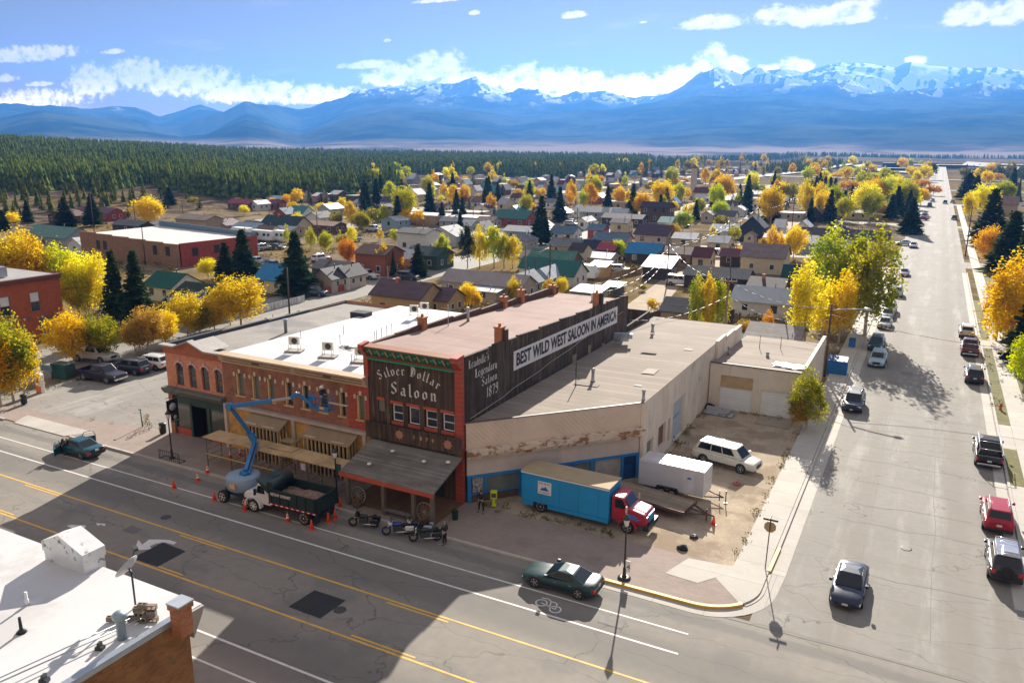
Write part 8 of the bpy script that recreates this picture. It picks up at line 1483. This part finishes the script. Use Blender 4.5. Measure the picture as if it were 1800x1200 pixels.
def aspen_proto(name,form,dense,seed):
    Hh=10.; 
    if form=='oval': shape=lambda P_:np.stack([P_[:,0]*2.1*(1-.25*P_[:,2]),P_[:,1]*2.1*(1-.25*P_[:,2]),5.8+P_[:,2]*4.2],1)
    elif form=='column': shape=lambda P_:np.stack([P_[:,0]*1.45*(1-.3*P_[:,2]),P_[:,1]*1.45*(1-.3*P_[:,2]),5.6+P_[:,2]*4.5],1)
    else: shape=lambda P_:np.stack([P_[:,0]*3.3,P_[:,1]*3.3,5.9+P_[:,2]*3.9*(1-.12*(P_[:,0]**2+P_[:,1]**2))],1)
    t=thing(name,'x','tree'); n,per,ls=dense; mb=trunk_mesh(10,.16,2.2,2.2,seed); mb.build('trunk',BARK,t,fix=False)
    V,F=leafcloud(n,per,shape,ls,seed); me=numpy_mesh('crown',V,F,LM['gold']); o=bpy.data.objects.new('crown',me); COL.objects.link(o); o.parent=t; o.material_slots[0].link='OBJECT'; o.material_slots[0].material=LM['gold']; return t
def spruce_proto(name,seed,levels,nb,far=False):
    rr_=np.random.RandomState(seed); V=[];F=[];k=0
    for i in range(levels):
        f=i/levels; z=.9+8.9*f; R_=(2.05*(1-f)**.85+.12)*rr_.uniform(.85,1.1); m_=max(5,int(nb*(1-f*.55)))
        for j in range(m_):
            a=2*PI*(j+rr_.rand())/m_; L_=R_*rr_.uniform(.65,1.15); w_=L_*.24+.07; dr=-.2*L_+rr_.uniform(-.12,.12); c,s=math.cos(a),math.sin(a)
            for (t0,t1,ww,up) in ((.0,.6,w_*.8,.08),(.4,1.,w_,0)):
                p0=(c*L_*t0,s*L_*t0,z+dr*t0**1.6+up); p1=(c*L_*t1,s*L_*t1,z+dr*t1**1.6); mx=((p0[0]+p1[0])/2,(p0[1]+p1[1])/2,(p0[2]+p1[2])/2)
                tilt=rr_.uniform(-.5,.5)*ww
                V+= [p0,(mx[0]-s*ww,mx[1]+c*ww,mx[2]-.05+tilt),p1,(mx[0]+s*ww,mx[1]-c*ww,mx[2]-.05-tilt)]; F.append((k,k+1,k+2,k+3)); k+=4
            if not far:
                for q in range(3): t0=rr_.uniform(.3,.95); p=np.array([c*L_*t0,s*L_*t0,z+dr*t0**1.6]); d1=rr_.normal(0,.16,3); d2=rr_.normal(0,.13,3); V+=[tuple(p-d1),tuple(p+d2),tuple(p+d1),tuple(p-d2)]; F.append((k,k+1,k+2,k+3)); k+=4
    t=thing(name,'x','tree'); mb=MB(); mb.tube((0,0,-.3),(0,0,9.6),.2,.03,7,caps=False); mb.build('trunk',BARKD,t,fix=False); me=numpy_mesh('crown',np.array(V,float),np.array(F),SPRUCE); o=bpy.data.objects.new('crown',me); COL.objects.link(o); o.parent=t; return t
TP={'oN':aspen_proto('aspen_tree','oval',(120,52,.115),1),'oN2':aspen_proto('aspen_tree','oval',(105,55,.12),2),'bN':aspen_proto('broad_tree','broad',(190,48,.14),3),'cN':aspen_proto('aspen_tree','column',(100,50,.11),4),'oF':aspen_proto('aspen_tree','oval',(55,18,.26),5),'oF2':aspen_proto('aspen_tree','oval',(48,20,.27),6),'bF':aspen_proto('broad_tree','broad',(80,18,.3),7),'sN':spruce_proto('spruce_tree',8,34,17),'sN2':spruce_proto('spruce_tree',9,31,18),'sF':spruce_proto('spruce_tree',10,17,9,True)}
used=set(); TREES=[]
def tree(px,pt,pb,w,col,form=None,seed=None,wd=None):
    x,y=G(px,pb); D=math.hypot(x,y); r_=ray(px,pt); h=CH+D*r_[2]/math.hypot(r_[0],r_[1]); near=(pb-pt)>34
    zt=float(terr(x,y)); h-=zt
    if h<1.2: h=1.2
    mw=w/FPX*D/ math.cos(0.35)*.93; rs_=random.Random(int(px*13+pt))
    if col=='s': mw*=1.22
    if col=='s': key=('sN' if rs_.random()<.5 else 'sN2') if near else 'sF'; base=4.3
    else:
        asp=mw/h; fm='b' if asp>.62 else ('c' if asp<.33 and near else 'o'); key=fm+('N' if near else 'F'); base={'b':6.8,'c':3.3,'o':4.5}[fm]
        if key in('oN','oF') and rs_.random()<.5: key+='2'
    sc=(mw/base,mw/base*rs_.uniform(.9,1.1),h/10.)
    pr_=TP[key]
    if key in used: o=dup(pr_,(x,y,zt),rs_.uniform(0,6.28),None,None,None,sc)
    else: used.add(key); o=pr_; o.location=(x,y,zt); o.rotation_euler=(0,0,rs_.uniform(0,6.28)); o.scale=sc
    if col!='s':
        for c in o.children:
            if c.name.startswith('crown'): c.material_slots[0].link='OBJECT'; c.material_slots[0].material=LM[col]
    TREES.append((o,px,pt,pb,w,col)); o['group']='spruces in the town' if col=='s' else 'autumn trees in the town'
    return o
T_="""20 410 556 84 yellow;62 404 552 88 yellow;108 428 548 70 lime;-25 415 560 80 gold;152 442 552 62 yellow;181 446 556 52 yellow;140 475 560 55 lime
210 434 590 52 s;246 436 580 58 s;24 556 706 92 olive;2 575 715 60 gold;45 570 700 50 gold;131 547 640 78 gold;180 552 634 62 green;238 560 622 44 ochre;262 538 622 60 ochre;292 545 612 50 gold;330 512 592 62 yellow;352 535 590 46 olive;378 520 585 50 yellow;424 484 572 96 yellow;405 500 572 50 gold;366 453 490 36 yellow
398 424 490 38 s;430 401 492 50 s;523 404 518 66 s;265 345 398 58 gold;22 372 400 26 gold;7 368 405 22 s;50 350 393 18 s;117 344 402 36 s;165 338 398 30 s;300 328 366 20 s;292 338 372 18 s;340 346 366 20 olive;352 340 372 12 s;226 356 384 12 s;418 347 360 16 ochre;437 338 364 10 s;6 333 360 12 s;75 345 375 12 s;430 360 380 18 yellow
522 331 363 27 gold;503 341 363 17 orange;515 354 373 19 yellow;543 362 381 19 yellow;564 356 374 15 yellow;581 355 373 18 yellow;601 346 373 19 yellow;618 350 401 27 yellow;637 371 411 34 olive;592 370 404 27 olive;657 365 399 28 olive;677 357 399 21 lime;712 366 397 27 gold;733 369 397 31 gold;525 373 409 24 yellow;505 397 429 18 lime;547 400 439 20 lime;572 406 446 25 lime;598 407 434 16 lime;618 395 431 19 yellow;613 419 469 38 orange;673 430 483 30 gold;656 457 482 17 gold;701 445 480 21 orange;692 440 486 12 s;735 428 486 36 s;668 400 424 13 yellow;695 402 431 24 lime;718 420 433 10 yellow
547 338 363 11 s;565 330 357 15 s;574 335 359 10 s;585 338 359 12 s;608 332 353 10 s;617 333 353 9 s;474 338 353 8 s;490 348 371 10 s;527 340 357 8 s;532 353 379 13 s;571 354 378 10 s;633 337 353 13 orange;643 337 348 9 gold;665 338 350 11 gold;457 349 367 18 ochre;480 347 366 15 orange
757 342 353 13 yellow;775 343 355 11 yellow;842 340 353 16 gold;864 340 377 19 gold;870 350 379 9 s;892 352 364 20 lime;912 331 348 15 yellow;927 331 348 15 gold;940 330 348 15 yellow;953 330 348 14 gold;902 315 334 23 ochre;818 310 321 13 gold;801 307 318 15 gold;836 314 321 8 gold;933 356 369 25 orange;755 322 343 10 s;786 320 339 9 s;808 324 338 6 s;815 325 338 6 s;841 320 338 10 s;860 319 337 8 s;869 322 341 12 s;883 322 345 10 s;796 332 346 9 s;742 328 351 14 s;951 341 430 42 s;847 362 389 16 s;809 370 420 20 s;760 365 386 10 s;983 313 331 11 s;988 345 367 10 s;710 348 365 12 s
822 388 472 32 dark;843 397 472 34 yellow;868 389 472 38 lime;886 405 472 30 lime;901 410 472 30 yellow;777 406 470 30 lime;790 437 470 18 yellow;905 487 532 27 yellow;820 497 545 40 gold;838 512 545 24 gold;964 490 522 22 yellow;986 487 522 24 yellow;733 445 480 18 gold
1127 399 421 14 gold;1140 411 422 13 gold;1152 411 422 11 orange;1178 393 428 36 ochre;1085 421 456 28 lime;1098 424 456 15 s;1113 425 458 20 lime;1145 524 547 22 yellow;1200 370 406 31 green;1186 353 378 15 yellow;1174 363 378 11 orange;1210 358 381 21 yellow;1203 328 354 21 gold;1196 327 358 8 s;1230 347 381 25 olive;1264 352 388 31 lime;1268 378 406 27 olive;1255 328 356 16 s;1268 333 359 12 s;1287 330 363 17 s;1273 318 351 19 yellow;1297 335 361 13 lime;1252 397 428 13 yellow;1290 397 428 19 lime;1265 400 418 9 olive;1148 318 341 31 olive;1175 320 343 23 olive;1188 313 331 25 gold;1205 312 323 17 gold;1115 315 335 13 s;1126 308 328 9 s;1164 308 321 8 s;1172 309 321 7 s;1001 331 364 15 gold;1025 333 368 19 lime;1040 333 351 18 gold;1012 343 367 10 s;1050 308 326 25 gold;1067 311 327 15 s;1085 320 330 13 gold;1100 337 349 14 gold;1070 338 349 10 gold;1030 322 346 26 dark;1075 328 347 14 dark
1332 322 342 25 green;1360 300 336 13 s;1368 324 351 15 s;1388 320 354 33 olive;1353 335 358 16 gold;1311 331 341 11 yellow;1338 338 368 18 s;1312 348 378 15 s;1303 327 354 10 s;1433 308 349 18 s;1418 303 328 14 s;1447 315 353 14 s;1456 327 354 12 s;1468 310 338 14 s;1440 332 355 22 s;1418 340 361 13 ochre;1467 338 358 13 lime;1480 350 364 19 yellow;1490 317 338 33 gold;1450 307 323 23 gold;1473 302 314 23 gold;1487 293 309 25 yellow;1520 318 336 27 yellow;1540 303 326 27 lime;1538 332 356 18 s;1508 340 364 21 lime;1520 348 364 15 yellow;1541 352 384 28 gold;1480 363 385 15 s;1497 360 385 16 s;1447 373 384 19 yellow;1358 398 452 28 gold;1394 396 456 42 gold;1340 415 452 22 ochre;1372 410 450 22 orange;1297 432 465 20 gold
1576 322 351 14 s;1565 340 386 21 s;1599 345 411 38 s;1585 330 354 30 yellow;1612 331 360 33 yellow;1620 315 331 23 orange;1631 318 351 10 s;1640 325 344 21 orange;1633 287 316 23 dark;1569 300 319 22 olive;1555 332 352 20 gold;1575 355 372 18 lime;1524 336 350 12 green
1700 302 351 36 s;1714 306 352 24 s;1702 338 386 24 yellow;1727 323 382 42 yellow;1737 328 434 58 s;1764 317 358 42 green;1752 304 317 19 orange;1730 305 317 23 ochre;1736 397 468 44 orange;1771 367 482 64 s;1787 315 346 11 s;1772 448 622 92 gold;1812 470 640 80 s;1750 480 600 60 gold;1798 575 690 56 lime;1790 400 520 60 s;1815 430 560 70 s
1412 462 612 74 yellow;1474 474 602 56 gold;1462 400 560 92 green;1520 404 592 90 green;1493 398 575 84 green;1445 500 600 46 gold;1224 485 592 38 green;1241 481 594 34 yellow;1259 483 590 38 green;1416 648 757 62 olive;1403 690 757 34 ochre;1306 562 602 32 ochre;1160 570 592 20 yellow;1130 500 512 18 olive;1348 545 600 26 orange"""
for tok in T_.replace('\n',';').split(';'):
    if not tok.strip(): continue
    a=tok.split(); tree(float(a[0]),float(a[1]),float(a[2]),float(a[3]),a[4])
rs4=random.Random(8)
for (xa,xb,ya,yb,n,cols) in ((640,1330,296,330,66,['gold','s','s','yellow','s','s','lime']),(1180,1460,283,312,50,['gold','s','ochre','yellow','s','s','olive']),(1250,1640,330,395,60,['s','gold','lime','s','s','yellow','s','green']),(640,1240,345,400,50,['s','s','gold','lime','s','s']),(1400,1640,286,330,40,['yellow','gold','lime','s','s','olive','yellow']),(1660,1790,300,330,16,['gold','olive','s','s'])):
    for k in range(n):
        px=rs4.uniform(xa,xb); pb=rs4.uniform(ya,yb)
        if 1648<px<1690: continue
        hp=9.5*(pb-253)/26*rs4.uniform(.75,1.35); c=rs4.choice(cols); tree(px,pb-hp,pb,hp*(.42 if c=='s' else rs4.uniform(.5,.8)),c)
# ---- ground cover near the trees ----
def yards():
    rs_=np.random.RandomState(9); n=5200; px=rs_.uniform(-20,1800,n); py=330+(rs_.rand(n)**.8)*240; d=np.stack([px-900,py-600,np.full(n,FPX)]); d=RM@d; t=-CH/d[2]; X=t*d[0]; Y=t*d[1]
    k=(np.abs(X+93)>8)&((Y<199)|(Y>214))&((X<-9)|(X>11))&~((X>-61)&(Y<95)&(X<-8))&~((X>-87)&(X<-59)&(Y<74))&(Y>60)&~((np.abs(X+43)<4)&(Y>100))
    X=X[k];Y=Y[k]; q=fbm(X/9,Y/9,3)>.5; X=X[q];Y=Y[q]; m=len(X); per=14; s=rs_.uniform(.25,.9,m)
    P_=np.stack([X,Y,s*.5],1)[:,None,:]+rs_.normal(0,1,(m,per,3))*s[:,None,None]*np.array([.7,.7,.4]); P_=P_.reshape(-1,3); P_[:,2]=np.abs(P_[:,2]); P_[:,2]+=terr(P_[:,0],P_[:,1]); a=rs_.normal(0,1,(len(P_),3)); a/=np.linalg.norm(a,axis=1)[:,None]; b=np.cross(a,rs_.normal(0,1,(len(P_),3))); b/=np.linalg.norm(b,axis=1)[:,None]; z=np.repeat(s,per)[:,None]*.28
    V=np.stack([P_-a*z,P_+b*z,P_+a*z,P_-b*z],1).reshape(-1,3); me=numpy_mesh('yard_scrub',V,np.arange(len(V)).reshape(-1,4),leafmat('dry_scrub',(.12,.1,.04),(.4,.28,.07),.3)); o=bpy.data.objects.new('yard_scrub',me); COL.objects.link(o); tag(o,'dry yellow-brown scrub and weeds growing between the town houses','scrub',kind='stuff')
yards()
def lot_weeds():
    rs_=np.random.RandomState(4); pts=[]
    for (a,b,n,j) in (((-27.8,47.2),(-17,47.4),40,.35),((-8.8,48.5),(-8.8,74),30,.12),((-18,59),(-18.1,77),50,.3),((-17,77.6),(-10,77.5),20,.2),((-84,46.5),(-82,60),60,1.0),((-74,44.7),(-62,46.2),4,.2),((8.0,88),(8.9,150),30,.4)):
        t=rs_.rand(n); pts+=[(a[0]+(b[0]-a[0])*q+rs_.normal(0,j),a[1]+(b[1]-a[1])*q+rs_.normal(0,j)) for q in t]
    P0=np.array(pts); m=len(P0); s=rs_.uniform(.06,.26,m); per=16
    P_=np.concatenate([P0,(s*.5+.05)[:,None]],1)[:,None,:]+rs_.normal(0,1,(m,per,3))*s[:,None,None]*np.array([.8,.8,.4]); P_=P_.reshape(-1,3); P_[:,2]=np.abs(P_[:,2])+.04; a=rs_.normal(0,1,(len(P_),3)); a/=np.linalg.norm(a,axis=1)[:,None]; b=np.cross(a,rs_.normal(0,1,(len(P_),3))); b/=np.linalg.norm(b,axis=1)[:,None]; z=np.repeat(s,per)[:,None]*.3
    V=np.stack([P_-a*z,P_+b*z,P_+a*z,P_-b*z],1).reshape(-1,3); me=numpy_mesh('lot_weeds',V,np.arange(len(V)).reshape(-1,4),leafmat('weed_leaves',(.1,.11,.03),(.35,.28,.08),.3)); o=bpy.data.objects.new('lot_weeds',me); COL.objects.link(o); tag(o,'low dry weeds along the edges of the dirt lot and kerbs','weeds',kind='stuff')
lot_weeds()
# ======================= labels for the many trees and far houses =======================
CN={'gold':'golden-yellow','yellow':'bright yellow','lime':'yellow-green','green':'green turning gold','olive':'olive-green','orange':'orange','ochre':'thin ochre','dark':'dark bushy','s':'dark spruce'}
ANCH+=[(1500,716,'dark blue SUV'),(1698,590,'cream SUV'),(1734,806,'black pickup'),(1560,560,'tight group of cars'),(1605,435,'crossing street cars'),(113,664,'green utility cabinet'),(43,711,'litter bin at the left edge'),(232,655,'parked SUVs'),(1325,680,'garage annex'),(480,415,'caravans'),(642,490,'white pickup'),(1661,358,'driving SUV')]
def nearest(px,py,excl=None):
    b=min(((abs(px-a[0])**2+(2.2*(py-a[1]))**2),a) for a in ANCH if a[2]); return b[1]
labs={}
def addlab(o,base,px): labs.setdefault(base,[]).append((px,o))
for (o,px,pt,pb,w,col) in TREES:
    a=nearest(px,pb); dx,dy=px-a[0],pb-a[1]
    rel=('left of' if dx<0 else 'right of') if abs(dx)>abs(dy)*1.2 else ('in front of' if dy>0 else 'behind')
    hp=pb-pt; sz='tall' if hp>75 else ('mid-sized' if hp>35 else 'small')
    nm=(CN[col]+' tree') if col!='s' else 'dark spruce'
    addlab(o,'%s %s %s the %s'%(sz,nm,rel,a[2]),px)
for (o,px,py,nm,wc_) in FARH:
    a=nearest(px,py); dx,dy=px-a[0],py-a[1]; rel=('left of' if dx<0 else 'right of') if abs(dx)>abs(dy)*1.2 else ('in front of' if dy>0 else 'beyond')
    addlab(o,'tiny %s-roofed %s house %s the %s'%(nm,wc_,rel,a[2]),px)
for (o,px,py,nm) in CARS_:
    a=nearest(px,py); dx,dy=px-a[0],py-a[1]; rel=('left of' if dx<0 else 'right of') if abs(dx)>abs(dy)*1.2 else ('in front of' if dy>0 else 'beyond')
    addlab(o,'%s %s parked %s the %s'%(nm,o['category'],rel,a[2]),px)
ORD=['leftmost','second from left','third from left','fourth from left','fifth from left','sixth from left','seventh from left','eighth from left','ninth from left','tenth from left','eleventh from left','twelfth from left']
for base,l in labs.items():
    l.sort(key=lambda q:q[0])
    for i,(px,o) in enumerate(l): o['label']=base if len(l)==1 else base+', '+(ORD[i] if i<len(l)-1 and i<12 else 'rightmost')
